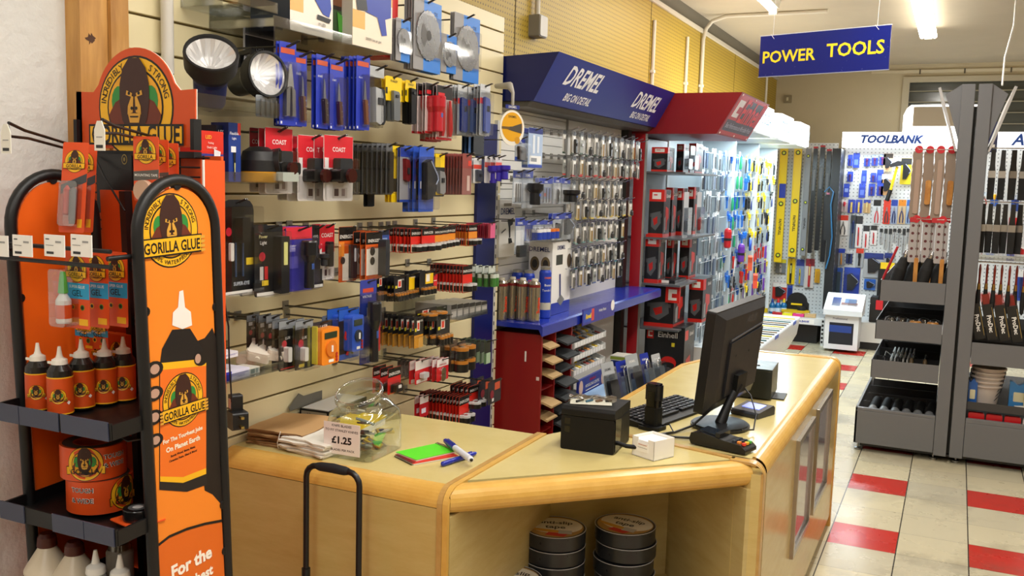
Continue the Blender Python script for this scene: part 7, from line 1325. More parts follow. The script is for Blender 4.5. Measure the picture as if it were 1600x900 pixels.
for i, (ya, yb) in enumerate(((6.98, 7.94), (7.95, 8.93), (8.94, 9.93))):
    t = thing('lit_header', ['nearest bowed white lit header board beyond the red canopy', 'middle bowed white lit header board beyond the red canopy', 'farthest bowed white lit header board beyond the red canopy'][i], 'lit sign', (0, 0, 0))
    pts = [(-1.98, ya), (-1.62, ya)]+[(-1.62+.24*sin(pi/2*k/6), ya+.08+(.12*k/6)) for k in range(0, 7)]+[(-1.38, yb-.22)]+[(-1.38-.06*(1-cos(pi/2*k/6)), yb-.22+.2*sin(pi/2*k/6)) for k in range(1, 7)]+[(-1.98, yb)]
    MB().prism(pts, 2.10, 2.30, LITW).build('light_box', t)
    MB().prism([(u-.02 if u > -1.9 else u, v) for u, v in pts], 2.085, 2.10, P('#cfd8da')).build('tray', t)
    MB().text('TOOLBANK', (ya+yb)/2+.06, 2.2, .09, -1.3788, mat('#1f7fa8', .4), FX, shear=.2, fit=.62).build('lettering', t)
    ld = bpy.data.lights.new('lamp', 'AREA'); ld.shape = 'RECTANGLE'; ld.size = .2; ld.size_y = yb-ya-.1; ld.energy = (12, 14, 24)[i]; ld.color = (.75, .92, 1); lo = bpy.data.objects.new('lamp', ld); COL.objects.link(lo); lo.parent = t; lo.location = (-1.55, (ya+yb)/2, 2.08); lo['kind'] = 'structure'
def generic(kind, label, cat, loc, w_, h, c, rz=0, grp=None):
    sp = dict(c=c[0], r=.004, top=.01, hd=(.2, c[1]), items=[(kind, dict(c=c[2]) if kind in ('pliers', 'driver', 'torch', 'cutter', 'handles', 'sleeve') else (dict(c=c[2]) if kind == 'stick' else {}))])
    if len(c) > 3: sp['rects'] = c[3]
    return make_pack('tool_pack', label, cat, loc, w_, h, sp, rz, grp)
prot = {}
PAL = [[('sleeve', ('#b9c4cc', '#e4e8ea', '#8a97a2')), ('sleeve', ('#8d9cb0', '#cdd6de', '#5b6c86')), ('rods', ('#c4cdd2', '#e6eaec', '#909aa2'))],
       [('driver', ('#a7c4dc', '#1f64c0', '#1f6fd0')), ('torch', ('#9fc0de', '#2a7ad0', '#2464b8')), ('driver', ('#c2d2dc', '#2a66b4', '#1c4f9a')), ('handles', ('#b8ccd8', '#e8eef0', '#2a9a6a'))],
       [('driver', ('#c8ccb8', '#e8cc1a', '#e8cc1a')), ('cutter', ('#3a3c3c', '#e8d02a', '#2a2a2a')), ('pliers', ('#c0c4c0', '#2a2c2e', '#1f3470')), ('driver', ('#c9c9c4', '#3a3a3a', '#26282a')), ('pliers', ('#b9bdb9', '#e8cc1a', '#e0c41c'))],
       [('pliers', ('#c4c6c6', '#c8301f', '#c8281f')), ('torch', ('#7a7c7c', '#2a2a2a', '#c8281f')), ('cutter', ('#8f9294', '#d8d8d6', '#33363a')), ('pouch', ('#2a4ab0', '#2a54b8', '#14204f')), ('stick', ('#c8ccce', '#e4e6e6', '#6a3a9a'))]]
names = {'sleeve': 'flat packet', 'rods': 'packet of bits', 'driver': 'screwdriver', 'torch': 'thick handled tool', 'handles': 'pair of handles', 'cutter': 'knife', 'pliers': 'pliers', 'pouch': 'large carded tool', 'stick': 'stick tool'}
rnd = random.Random(11)
for r_ in range(9):
    zt_ = 1.96-r_*.165; y = 7.03
    while y < 9.82:
        band = 0 if y < 7.75 else (1 if y < 8.5 else 2)
        if r_ >= 5 and rnd.random() < .65 and y > 7.9: band = 3
        if r_ >= 7 and y < 7.9: band = 0
        j = rnd.randrange(len(PAL[band])); kind, c = PAL[band][j]; wd = .055 if kind != 'pouch' else .12; x = -1.74+rnd.choice((0, .03, -.03)); loc = Vector((x, y+wd/2, zt_+rnd.uniform(-.01, .01)))
        rowname = ('top', 'second', 'third', 'fourth', 'fifth', 'sixth', 'seventh', 'eighth', 'lowest')[r_]
        lab = '%s %s hanging in the %s row of the lit tool bay' % (('pale', 'blue', 'yellow and black', 'mixed colour')[band], names[kind], rowname); grp = '%s %s, %s row of the lit bay' % (('pale', 'blue', 'yellow', 'mixed')[band], names[kind], rowname)
        if (band, j) not in prot: prot[(band, j)] = generic(kind, lab, 'hand tool', loc, wd, .15, c, 0, grp)
        else: dup(prot[(band, j)], loc, lab, grp, rnd.uniform(-.15, .15))
        y += wd+rnd.uniform(.012, .03)
for k, (px, py, c, lab) in enumerate(((1137, 372, '#c8202a', 'red rolled pouch standing out in the lit tool bay'), (1172, 385, '#2a54c0', 'blue hand saw hung in the lit tool bay'), (1158, 395, '#6a2fa0', 'violet handled tool in the lit tool bay'), (1172, 410, '#e0562a', 'orange hand drill shaped tool in the lit tool bay'), (1148, 418, '#e4e6e6', 'white folded card in the lit tool bay'), (1180, 438, '#d8482a', 'orange clamp low in the lit tool bay'))):
    q = PX(px, py, -1.66); t = thing('hand_tool', lab, 'hand tool', q, .2)
    if k == 1: MB().tube([(0, -.14, -.02), (0, -.12, .05), (0, .0, .07), (0, .16, .06), (0, .17, .0), (0, .0, -.03)], .012, P(c), 8, True).build('frame', t); MB().box((-.002, -.13, -.035), (.002, .16, -.025), STEEL).build('blade', t)
    elif k in (3, 5): MB().prism([(-.06, .05), (.06, .06), (.06, .02), (-.0, .01), (-.02, -.07), (-.06, -.07), (-.05, .0)], -.02, .02, P(c), FX).build('body', t); MB().cyl((0, .06, .04), (0, .11, .045), .006, STEEL, 8).build('bit', t)
    elif k == 4: MB().prism([(-.06, -.04), (.03, -.07), (.07, .03), (-.02, .07)], -.004, .0, P(c), FX).build('card', t)
    else: MB().lathe([(.02, -.08), (.028, -.07), (.03, .05), (.024, .07), (.01, .08)], P(c), 12).build('roll', t); MB().lathe([(.031, -.02), (.031, .0)], DARK, 12).build('band', t)
# wall to wall corner: levels, packs, base
cb = thing('display_bay', 'white pegboard bay in the far corner with yellow spirit levels', 'display bay', (0, 0, 0)); YB = 11.1
PEGW = peg_mat('#d4d8da', '#7a7f84', .04, .16, 0)
MB().box((-2.04, YB, .2), (-1.25, YB+.02, 2.2), PEGW).build('pegboard', cb)
MB().box((-1.98, 10.55, .22), (-1.24, YB, .29), BSW).build('base_shelf', cb); MB().box((-1.9, 10.7, 0), (-1.3, YB, .22), P('#1a1b1d')).build('base_recess', cb); MB().box((-1.58, 10.547, .228), (-1.32, 10.55, .28), PAPER).build('base_label', cb); MB().text('TOOLBANK', -1.45, .254, .024, -10.5465, BLUE, FY, shear=.2, bold=.04, fit=.22).build('lettering', cb)
m = MB(); m.box((-1.245, 10.56, 0), (-1.215, 10.6, .3), BSW)
for k in range(6): m.box((-1.24, 10.558, .03+k*.045), (-1.22, 10.5605, .055+k*.045), BLACK)
m.build('slotted_foot', cb)
def level(label, px, pyt, pyb, w_, c, Y=10.92, brand='FAITHFULL', bow=None):
    a, b = PY(px, pyt, Y), PY(px, pyb, Y); t = thing('spirit_level', label, 'spirit level', (a.x, Y, b.z)); h = a.z-b.z; C_ = P(c, .35); D_ = P('#b59a0c' if c.startswith('#e') else '#4d5054', .4)
    m = MB(); m.box((-w_/2, -.012, 0), (-w_/2+.009, .012, h), C_).box((w_/2-.009, -.012, 0), (w_/2, .012, h), C_).box((-w_/2, -.003, 0), (w_/2, .004, h), C_); m.build('body', t)
    for v in (.06, .5, .93):
        m = MB(); m.prism(circ(0, h*v, w_*.3, 14), .003, .012, BLACK, FY).prism(circ(0, h*v, w_*.18, 10), .012, .0135, P('#c9d83a'), FY); m.build('vial', t)
    MB().text(brand, 0, h*.3, w_*.34, .0035, BLACK, FY, rot=-pi/2, bold=.04).build('lettering', t)
    if bow: MB().box((-w_*.32, -.0145, h*bow), (w_*.5, -.0125, h*(bow+.12)), mat('#2438a0', .4)).build('label', t)
    return t
level('longest yellow spirit level leaning at the left of the corner', 1208, 224, 492, .095, '#e6c81a', 10.75, bow=.62)
level('second yellow spirit level with a blue label hanging in the corner', 1226, 226, 410, .085, '#e6c81a', 10.9, bow=.55)
level('third yellow spirit level hanging in the corner', 1248, 226, 402, .085, '#e6c81a', 10.95)
level('silver grey spirit level with yellow bands in the corner', 1264, 232, 400, .06, '#85898d', 10.95)
for k, (px, t0, b0, w_, lab) in enumerate(((1275, 232, 396, .045, 'black long tool nearest the silver spirit level'), (1286, 230, 392, .05, 'black long tool with a red top in the dark corner'), (1296, 236, 410, .05, 'black long cased tool in the dark corner'), (1304, 240, 400, .045, 'last black long tool beside the dark corner pole'))):
    a, b = PY(px, t0, 10.9), PY(px, b0, 10.9); t = thing('long_tool', lab, 'hand tool', (a.x, 10.9, b.z)); h = a.z-b.z; MB().prism(rr(-w_/2, 0, w_/2, h, .01), -.012, .012, P('#17181a', .3), FY).build('body', t); MB().box((-w_*.3, -.0135, h*.6), (w_*.2, -.0125, h*.8), P('#6a6f74')).build('label', t); MB().box((-w_*.5, -.02, h), (w_*.5, .02, h+.02), P('#b0202a' if k < 3 else '#3a3a3a')).build('end_cap', t)
q = PY(1295, 340, 10.8); t = thing('tool_pack', 'tall black box with a white label and pink top in the corner', 'box', (q.x, 10.8, q.z-.25)); MB().box((-.045, 0, 0), (.045, .04, .5), P('#1b1c1e')).build('body', t); MB().box((.012, -.001, .2), (.035, .0, .5), PAPER).build('label', t); MB().box((-.04, .005, .5), (.02, .035, .52), P('#d87a9a')).build('end_cap', t)
a, b = PY(1308, 232, 10.7), PY(1300, 484, 10.7); t = thing('corner_panel', 'dark slotted panel dividing the corner from the lit pegboard', 'panel', (0, 0, 0)); MB().box((a.x-.045, 10.7, b.z), (a.x+.045, YB, a.z), P('#14181c', .4)).build('panel', t); m = MB()
for k in range(34): m.box((a.x+.0455, 10.705, b.z+.05+k*.055), (a.x+.046, 10.725, b.z+.075+k*.055), P('#8f9498'))
m.build('slot_row', t)
o = MB().tube([tuple(PY(x_, y_, 10.66)) for x_, y_ in ((1290, 420), (1296, 400), (1300, 370), (1298, 320), (1302, 300), (1296, 292), (1288, 300))], .008, P('#2a6a9a'), 6).build('cable'); tag(o, 'blue cord hanging against the dark corner panel', 'cable')
def packY(label, cat, box, kind, c, Y, grp=None, name='tool_pack', **k):
    x0, y0, x1, y1 = box; a, b = PY(x0, (y0+y1)/2, Y), PY(x1, (y0+y1)/2, Y); c0, c1 = PY((x0+x1)/2, y0, Y), PY((x0+x1)/2, y1, Y); w_, h = b.x-a.x, c0.z-c1.z; H0 = h*.07
    sp = dict(c=c[0], r=.004, top=H0, hd=(.2, c[1])); 
    if kind: sp['items'] = [(kind, dict(c=c[2]) if kind in ('pliers', 'driver', 'torch', 'cutter', 'handles', 'sleeve', 'stick', 'knife') else {})]
    sp.update(k); return make_pack(name, label, cat, Vector(((a.x+b.x)/2, Y, c0.z-H0)), w_, h-H0, sp, -pi/2, grp)
FL = [((1212, 405, 1228, 427), 'cutter', ('#6f7478', '#d8c82a', '#c9c9c9'), 'grey tape measure card in the corner, upper left'), ((1230, 404, 1242, 444), 'stick', ('#e8c81a', '#e8c81a', '#1a1a1a'), 'long yellow level card under the yellow spirit levels'), ((1244, 405, 1256, 446), 'cutter', ('#7f8fb0', '#2a3a8a', '#d8c82a'), 'blue card with a yellow tool in the corner'), ((1258, 404, 1272, 450), 'stick', ('#cfcac4', '#8a2430', '#b02a2c'), 'red and white boxed tool in the corner'), ((1273, 420, 1281, 442), 'sleeve', ('#e8b01a', '#e8b01a', '#c8901a'), 'small yellow card at the right of the corner pegboard'), ((1207, 442, 1229, 468), 'pouch', ('#c8302a', '#e4e4e4', '#c8301f'), 'red blister card with a round tool in the corner'), ((1230, 446, 1238, 468), 'sleeve', ('#2440a0', '#2a4ab0', '#1c2f7a'), 'small blue card beside the red blister card')]
for b_, kd, c, lab in FL: packY(lab, 'hand tool', b_, kd, c, YB-.03)
def smallbottle(label, px, py, c):
    q = PZ(px, py, .292); t = thing('chalk_bottle', label, 'bottle', (q.x, min(q.y, 10.95), .292)); MB().lathe([(.03, 0), (.034, .005), (.034, .09), (.02, .115), (.016, .12)], P('#1d6ea8' if True else c, .3), 14).build('body', t); MB().lathe([(.017, .115), (.014, .14), (.006, .165), (0, .165)], P(c), 12).build('nozzle_cap', t); MB().lathe([(.0345, .02), (.0345, .06)], P('#cfe0ec'), 14).build('label', t)
for px, c, lab in ((1206, '#1c3a8a', 'blue capped chalk bottle in the corner'), (1215, '#c8202a', 'red capped chalk bottle in the corner'), (1224, '#e8cc1a', 'yellow capped chalk bottle in the corner')): smallbottle(lab, px, 489, c)
q = PZ(1248, 487, .295); t = thing('counter_display', 'black arched card display with a yellow tray on the corner base', 'display', (q.x, 10.85, .292)); MB().prism([(-.13, .0), (.13, .0), (.13, .12)]+[(.11*cos(a*pi/10), .14+.1*sin(a*pi/10)) for a in range(11)]+[(-.13, .12)], -.02, .0, BLACK, FY).build('back_card', t); MB().box((-.15, -.1, 0), (.15, -.01, .05), P('#d8b81a')).build('tray', t); MB().lathe([(.03, .05), (.045, .05), (.045, .09), (.03, .09)], DARK, 16, (.06, -.05, 0)).build('tape_roll', t); MB().box((-.06, -.0215, .1), (.06, -.0205, .12), YEL).build('print', t)
for k, (px, c, lab) in enumerate(((1212, '#b8242a', 'red packet lying on the corner base'), (1228, '#e8e02a', 'yellow striped tube lying on the corner base'), (1248, '#e03a8a', 'pink packet lying on the corner base'), (1268, '#c9a878', 'tan wooden box on the corner base'))):
    q = PZ(px, 494, .292); MBo = MB().prism(rr(-.06, -.03, .06, .03, .01), 0, .04 if k == 3 else .03, P(c)); MBo.rrect(-.03, -.015, .03, .015, .03 if k < 3 else .04, .0305 if k < 3 else .0405, .004, P('#efe9dc')); o = MBo.build('packet', None, (q.x, 10.64, .2925)); tag(o, lab, 'packet')
# far lit pegboard
fb = thing('display_bay', 'white pegboard of carded hand tools under the far lit header', 'display bay', (0, 0, 0))
MB().box((-1.185, YB, .2), (.2, YB+.02, 2.2), PEGW).build('pegboard', fb); MB().box((-1.2, 10.62, .0), (.2, YB, .08), P('#1c1d1f')).build('kick_plate', fb); MB().box((-1.2, 10.6, .08), (.2, YB, .29), BSW).build('base_shelf', fb)
fh = thing('lit_header', 'wide white lit header with blue slanted store lettering on the far wall', 'lit sign', (0, 0, 0))
a, b = PY(1315, 230, 10.95), PY(1315, 206, 10.95); MB().box((a.x, 10.95, a.z), (.12, YB, b.z), LITW).build('light_box', fh)
HB2 = mat('#1f54b8', .4); l0, l1 = PY(1345, 218, 10.945), PY(1444, 217, 10.945)
MB().text('TOOLBANK', (l0.x+l1.x)/2, (l0.z+l1.z)/2, .105, -10.9485, HB2, FY, shear=.25, bold=.05, fit=(l1.x-l0.x)).build('lettering', fh)
ld = bpy.data.lights.new('lamp', 'AREA'); ld.shape = 'RECTANGLE'; ld.size = 1.2; ld.size_y = .1; ld.energy = 20; ld.color = (.85, .95, 1); lo = bpy.data.objects.new('lamp', ld); COL.objects.link(lo); lo.parent = fh; lo.location = (-.55, 10.93, 2.16); lo['kind'] = 'structure'; lo.rotation_euler = (radians(-25), 0, 0)
fh2 = thing('lit_header', 'taller white lit header with a grey sloping top behind the grey stand', 'lit sign', (0, 0, 0))
a, b, c_ = PY(1408, 230, 10.9), PY(1408, 180, 10.9), PY(1424, 164, 10.9); d_ = PY(1530, 230, 10.9)
zh = PY(1315, 206, 10.95).z; MB().prism([(a.x, zh), (d_.x, zh), (d_.x, c_.z), (c_.x, c_.z), (a.x+.03, b.z+.07), (a.x, b.z)], -YB, -10.9, LITW, FY).build('light_box', fh2)
e0, e1 = PY(1428, 167, 10.89), PY(1500, 197, 10.89); MB().prism([(e0.x, e1.z), (d_.x, e1.z), (d_.x, e0.z), (e0.x, e0.z)], -10.9, -10.885, P('#b5a893', .5), FY).build('grey_panel', fh2)
fh3 = thing('lit_header', 'white lit header with blue lettering right of the grey stand', 'lit sign', (0, 0, 0)); a = PY(1552, 206, 10.9); b = PY(1552, 232, 10.9)
MB().box((a.x, 10.9, b.z), (a.x+1.3, YB, a.z), LITW).build('light_box', fh3); l0 = PY(1580, 218, 10.89); MB().text('ANK TOOLS', l0.x, l0.z, .12, -10.8985, HB2, FY, 'l', shear=.25, bold=.03).build('lettering', fh3)
MB().box((.22, YB, .2), (1.6, YB+.02, 2.2), PEGW).build('pegboard', fh3); MB().box((.22, 10.62, 0), (1.6, YB, .29), BSW).build('base_shelf', fh3)
YT_ = YB-.02; BLC = ('#2a44b4', '#3450c4', '#5a3a6a'); row = 0
def far(box, kind, c, lab, **k): packY(lab, 'hand tool', box, kind, c, YT_, None, 'tool_pack', **k)
far((1325, 242, 1332, 259), 'cutter', BLC, 'tiny blue card at the left of the top pegboard row'); far((1333, 239, 1343, 262), None, BLC, 'tall blue card in the top pegboard row', rects=[(.2, .4, .8, .8, '#5c78d8')])
for k in range(3): far((1350+k*12, 243-k, 1360+k*12, 260-k), 'torch', ('#3048a8', '#9ab0d8', '#5a2f5a'), ['first of three small blue cards in the top pegboard row', 'second of three small blue cards in the top pegboard row', 'third of three small blue cards in the top pegboard row'][k])
far((1380, 240, 1395, 268), 'pouch', ('#e0b890', '#3a3430', '#c99a6a'), 'tan glove shaped card in the top pegboard row'); far((1377, 272, 1394, 305), 'pouch', ('#d8a878', '#dfe4ea', '#b98a5a'), 'tan tool belt card below the glove shaped one', rects=[(.2, .42, .8, .66, '#2a5ac0')])
far((1324, 268, 1333, 284), 'torch', BLC, 'tiny blue card at the left of the second pegboard row'); far((1346, 266, 1354, 287), None, BLC, 'blue card left in the second pegboard row', rects=[(.2, .4, .8, .8, '#5c78d8')]); far((1360, 270, 1369, 285), 'torch', BLC, 'small blue card in the middle of the second pegboard row'); far((1370, 265, 1380, 286), None, BLC, 'tall blue card right in the second pegboard row', rects=[(.2, .4, .8, .8, '#5c78d8')])
far((1318, 287, 1327, 308), None, BLC, 'blue card left in the third pegboard row', rects=[(.2, .3, .8, .6, '#8aa0e0')]); far((1342, 287, 1352, 309), None, BLC, 'blue card second in the third pegboard row', rects=[(.2, .4, .8, .8, '#5c78d8')]); far((1357, 287, 1367, 306), 'torch', BLC, 'small blue card third in the third pegboard row'); far((1370, 286, 1380, 306), 'torch', BLC, 'small blue card fourth in the third pegboard row')
far((1315, 312, 1324, 331), 'driver', ('#c9b4b8', '#dfe2e6', '#c83a4a'), 'pale card with a red tool left in the fourth pegboard row')
for k, (x0, x1, kd, c, lab) in enumerate(((1325, 1336, 'stick', ('#2438a8', '#2c44b4', '#d8b04a'), 'blue card with a gold square'), (1337, 1347, 'stick', ('#2438a8', '#2c44b4', '#d8b04a'), 'second blue card with a gold square'), (1349, 1360, 'stick', ('#b89a6a', '#2a3fa0', '#c9a878'), 'tan and blue card'), (1364, 1376, 'pliers', ('#c9ced2', '#1a1a1a', '#c8202a'), 'long red handled bolt cutter'), (1380, 1391, 'pliers', ('#d83a2a', '#d8402f', '#4a4c50'), 'red card with pliers'), (1392, 1402, 'pliers', ('#9aa8c4', '#2a44a4', '#1a2860'), 'blue handled pliers first from the red card'), (1403, 1415, 'pliers', ('#c9b08a', '#d8862a', '#1a2c6a'), 'blue handled pliers with an orange card'), (1416, 1426, 'pliers', ('#9ab4d4', '#3a6ac0', '#1c2f78'), 'blue handled pliers with a pale card'), (1428, 1436, 'pliers', ('#c8ccce', '#c8ccce', '#c8202a'), 'small red handled pliers beside the wooden handles'))): far((x0, 312, x1, 350 if k > 2 else 333), kd, c, lab+' in the fourth pegboard row')
for x0, x1, y0, y1, kd, c, lab in ((1310, 1325, 336, 368, 'pliers', ('#e4e4e4', '#d83a2a', '#2a2a30'), 'white card with a clamp'), (1328, 1337, 336, 388, 'driver', ('#5a6a80', '#3a3c40', '#1c2c5a'), 'long dark chisel'), (1336, 1347, 337, 387, 'cutter', ('#d8d8d8', '#2a2a2c', '#d0242a'), 'red adjustable wrench, largest'), (1348, 1358, 352, 389, 'cutter', ('#dcdcdc', '#2a2a2c', '#d0242a'), 'red adjustable wrench, middle'), (1360, 1370, 352, 383, 'cutter', ('#dcdcdc', '#2a2a2c', '#d0242a'), 'red adjustable wrench, smallest')): far((x0, y0, x1, y1), kd, c, lab+' in the fifth pegboard row')
for k in range(8): 
    far((1374+k*7, 357, 1379+k*7, 357+[24, 32, 36, 22, 28, 42, 24, 26][k]), None, ('#a9adb0', '#26282a', '#8a8e92'), ['first', 'second', 'third', 'fourth', 'fifth', 'sixth and longest', 'seventh', 'last'][k]+' chrome spanner in the spanner row of the pegboard', items=[('rods', dict(n=1, v0=.15)), ('coins', dict(n=1))])
for x0, x1, y0, y1, kd, c, lab in ((1301, 1320, 388, 415, 'handles', ('#9aa4b4', '#2a44b8', '#d8902a'), 'blue headed card with orange drivers'), (1322, 1332, 391, 412, 'torch', ('#2a3c7a', '#c9ced4', '#1a2440'), 'dark blue handled tool'), (1337, 1349, 388, 418, 'torch', ('#b9bcc0', '#d8402a', '#26282a'), 'grey card with a black tool and red top'), (1349, 1380, 395, 434, 'pouch', ('#c4c6c8', '#2a3a80', '#1c1d20'), 'big clear blister with a black staple gun'), (1381, 1397, 395, 430, 'pouch', ('#c9c9c6', '#2a3a80', '#1c1d20'), 'clear blister with a black and yellow tool'), (1297, 1316, 418, 458, 'sleeve', ('#2a58b8', '#2a58b8', '#3a4c5a'), 'large blue and grey card low on the pegboard'), (1318, 1343, 418, 462, 'pouch', ('#2440a8', '#2c4cb8', '#14182a'), 'large blue card with black tools low on the pegboard'), (1350, 1368, 436, 453, 'pouch', ('#3a78d0', '#2a68c8', '#1a2c4a'), 'bright blue tool low on the pegboard')): far((x0, y0, x1, y1), kd, c, lab, bl=(.0, .1, 1, .98, .03))
q = PY(1404, 275, 11.0); t = thing('hammer', 'hammer with a yellow neck and black grip hung slanting on the pegboard', 'hammer', (q.x, 11.0, q.z), 0)
MB().tube([(-.1, 0, -.27), (-.07, 0, -.15)], .022, P('#1a1a1a'), 8).build('grip', t); MB().tube([(-.07, 0, -.15), (-.02, 0, .1)], .014, YEL, 8).build('shaft', t); MB().prism([(-.09, .09), (.06, .12), (.07, .15), (-.02, .16), (-.1, .12)], -.02, .02, DARK, FY).build('head', t)
far((1407, 247, 1424, 288), 'pouch', ('#e4d02a', '#2a2c2e', '#1a1a1a'), 'yellow and black tool card beside the hammer'); far((1424, 250, 1432, 285), 'rods', ('#c9b088', '#c9d2d8', '#c8a060'), 'pale wooden handled tool right of the yellow card')
# boxed display on the floor before the far base
t = crate('display_carton', 'boxed display', 'white carton with a dark blue picture on the floor by the far base', (1288, 492, 1341, 541), 10.25, .3, .03, '#d4d6d8', [(0, 0, 1, 1, '#dcdde0'), (.14, .22, .86, .85, '#181c28'), (.14, .3, .8, .5, '#24408c')], [('Professional', .45, .1, .06, '#6a6a7a')], [(0, 0, 1, 1, '#c9ccd0')], [], h=.36)
a, b = PY(1286, 490, 10.2), PY(1347, 490, 10.2); t2 = thing('display_tray', 'pale slanted display tray with a coloured picture on top of the carton', 'display', (a.x, 10.2, .392)); w_ = b.x-a.x
MB().prism([(0, 0), (.36, 0), (.36, .2), (.3, .19), (0, .055)], 0, w_, mat('#d8dce0', .35), Matrix(((0, 0, 1, 0), (1, 0, 0, 0), (0, 1, 0, 0), (0, 0, 0, 1)))).build('tray_body', t2)
n_ = Vector((0, -.135, .3)).normalized(); m = MB(); sl = lambda u, s, d: (u*w_, s*.3-.0+n_.y*d, .055+s*.135+n_.z*d)
for u0, s0, u1, s1, c in ((.16, .2, .86, .85, '#e4e8ee'), (.18, .25, .4, .8, '#2a54a8'), (.42, .3, .85, .5, '#c8643a'), (.5, .45, .8, .75, '#7a98c4'), (.6, .3, .82, .7, '#a9632f')): m.add([sl(u0, s0, .001), sl(u1, s0, .001), sl(u1, s1, .001), sl(u0, s1, .001)], [(0, 1, 2, 3)], P(c))
m.build('picture', t2)
q0, q1 = PY(1356, 502, 10.55), PY(1385, 470, 10.55); t = thing('tool_case', 'black plastic tool case with a red latch on the far base', 'tool case', (q0.x, 10.66, .291)); MB().rrect(0, 0, .3, .2, -.2, 0, .012, P('#17181a', .4), FY).build('body', t); MB().rrect(.0, .2, .3, .27, -.2, 0, .012, P('#1c1d1f', .4), FY).build('lid', t); MB().box((.06, -.012, .14), (.13, 0, .24), P('#c8202a')).build('latch', t); MB().tube([(.08, -.005, .26), (.09, -.01, .3), (.21, -.01, .3), (.22, -.005, .26)], .01, DARK, 8).build('carry_handle', t)
q0 = PY(1372, 470, 10.9); t = thing('tool_case', 'tall black tool case with a yellow latch behind the red latched one', 'tool case', (q0.x-.02, 10.90, .291)); MB().rrect(0, 0, .24, .62, -.15, 0, .015, P('#16171a', .4), FY).build('body', t); MB().box((.02, -.012, .56), (.16, 0, .63), YEL).build('latch', t)
# ------------------------------------------------------------------ grey double sided stand, seen at its end
GRM = mat('#6d6e70', .42); GRD = mat('#57534f', .45); YG = 6.36; YG1 = 7.8; GIN = mat('#3b3a39', .5)
gd = thing('display_stand', 'grey double sided metal stand with bins on both sides standing on the tiled floor', 'display stand', (0, 0, 0))
for x0, x1 in ((-.032, .043), (.06, .135)): MB().box((x0, YG, .04), (x1, YG+.05, 2.33), GRM).build('end_post', gd, bev=.004)
for x0, x1 in ((-.03, -.01), (.113, .133)): MB().box((x0, YG+.05, .05), (x1, YG1, 2.05), P('#6b6662', .5)).build('back_sheet', gd)
MB().box((.043, YG+.06, .05), (.06, YG1, 2.2), mat('#26251f', .6)).build('gap_shade_sheet', gd)  # dark sheet added so the gap between the back sheets reads as shade
for x in (-.48, -.03, .1, .58):
    t_ = MB().lathe([(.022, 0), (.022, .012), (.006, .016), (.006, .05)], STEEL, 12, (x, YG+.06, 0)); t_.build('levelling_foot', gd)
MB().box((-.47, YG+.05, .03), (.58, YG1, .045), P('#151515')).build('underside', gd)
def bin_(x0, x1, zb, zt, front, name='bin'):
    s = -1 if x1 <= .05 else 1
    m = MB(); m.box((x0, YG, zb), (x1, YG+.004, zt), GRM).box((x0, YG1-.004, zb), (x1, YG1, zt), GRM)
    xo = x0 if s < 0 else x1; m.box((min(xo, xo-s*.004), YG, zb), (max(xo, xo-s*.004), YG1, zt), GRM); m.box((x0+.004, YG+.004, zb), (x1-.004, YG1-.004, zb+.006), GIN)
    o = m.build(name, gd)
    for k in range(1, 4): MB().box((x0+.006, YG+k*(YG1-YG)/4, zb+.006), (x1-.006, YG+k*(YG1-YG)/4+.003, zb+(zt-zb)*.75), GIN).build('bin_divider', o)
bin_(-.41, -.034, .99, 1.122, 0); bin_(-.42, -.034, .745, .866, 0); bin_(-.43, -.034, .495, .61, 0)
m = MB(); m.box((-.505, YG, .055), (-.034, YG+.02, .27), GRM).box((-.505, YG, .27), (-.034, YG+.03, .29), GRM).box((-.505, YG, .055), (-.49, YG1, .29), GRM).box((-.49, YG+.02, .2), (-.034, YG1, .206), GIN); o = m.build('base_bin', gd, bev=.003)
for k in range(1, 5): MB().box((-.48, YG+k*.28, .206), (-.04, YG+k*.28+.003, .28), GIN).build('bin_divider', o)
bin_(.137, .54, .64, .775, 0); m = MB(); m.box((.137, YG, .055), (.62, YG+.02, .27), GRM).box((.137, YG, .27), (.62, YG+.03, .30), GRM).box((.605, YG, .055), (.62, YG1, .29), GRM).box((.137, YG+.02, .2), (.605, YG1, .206), GIN); m.build('base_bin', gd, bev=.003)
for s, xb in ((-1, -.032), (1, .135)):
    MB().prism([(xb, 2.33), (xb+s*.085, 2.27), (xb, 2.0)], -YG-.03, -YG-.02, GRM, FY).build('canopy_bracket', gd)
    m = MB(); m.prism([(xb+s*.0, 1.93), (xb+s*.012, 1.93), (xb+s*.13, 2.31), (xb+s*.115, 2.315)], -YG1, -YG, mat('#b5b3b0', .35), FY); m.build('canopy_board', gd)
def hookrow(label, x0, x1, y, z): 
    t = thing('display_hook', label, 'hook', (0, 0, 0), 0, 'hooks of the grey stand'); 
    for dy in (-.005, .005): MB().tube([(x0, y+dy, z), (x1, y+dy, z), (x1+(x1-x0)*.06, y+dy, z+.015)], .003, CHROME, 5).build('prong', t)
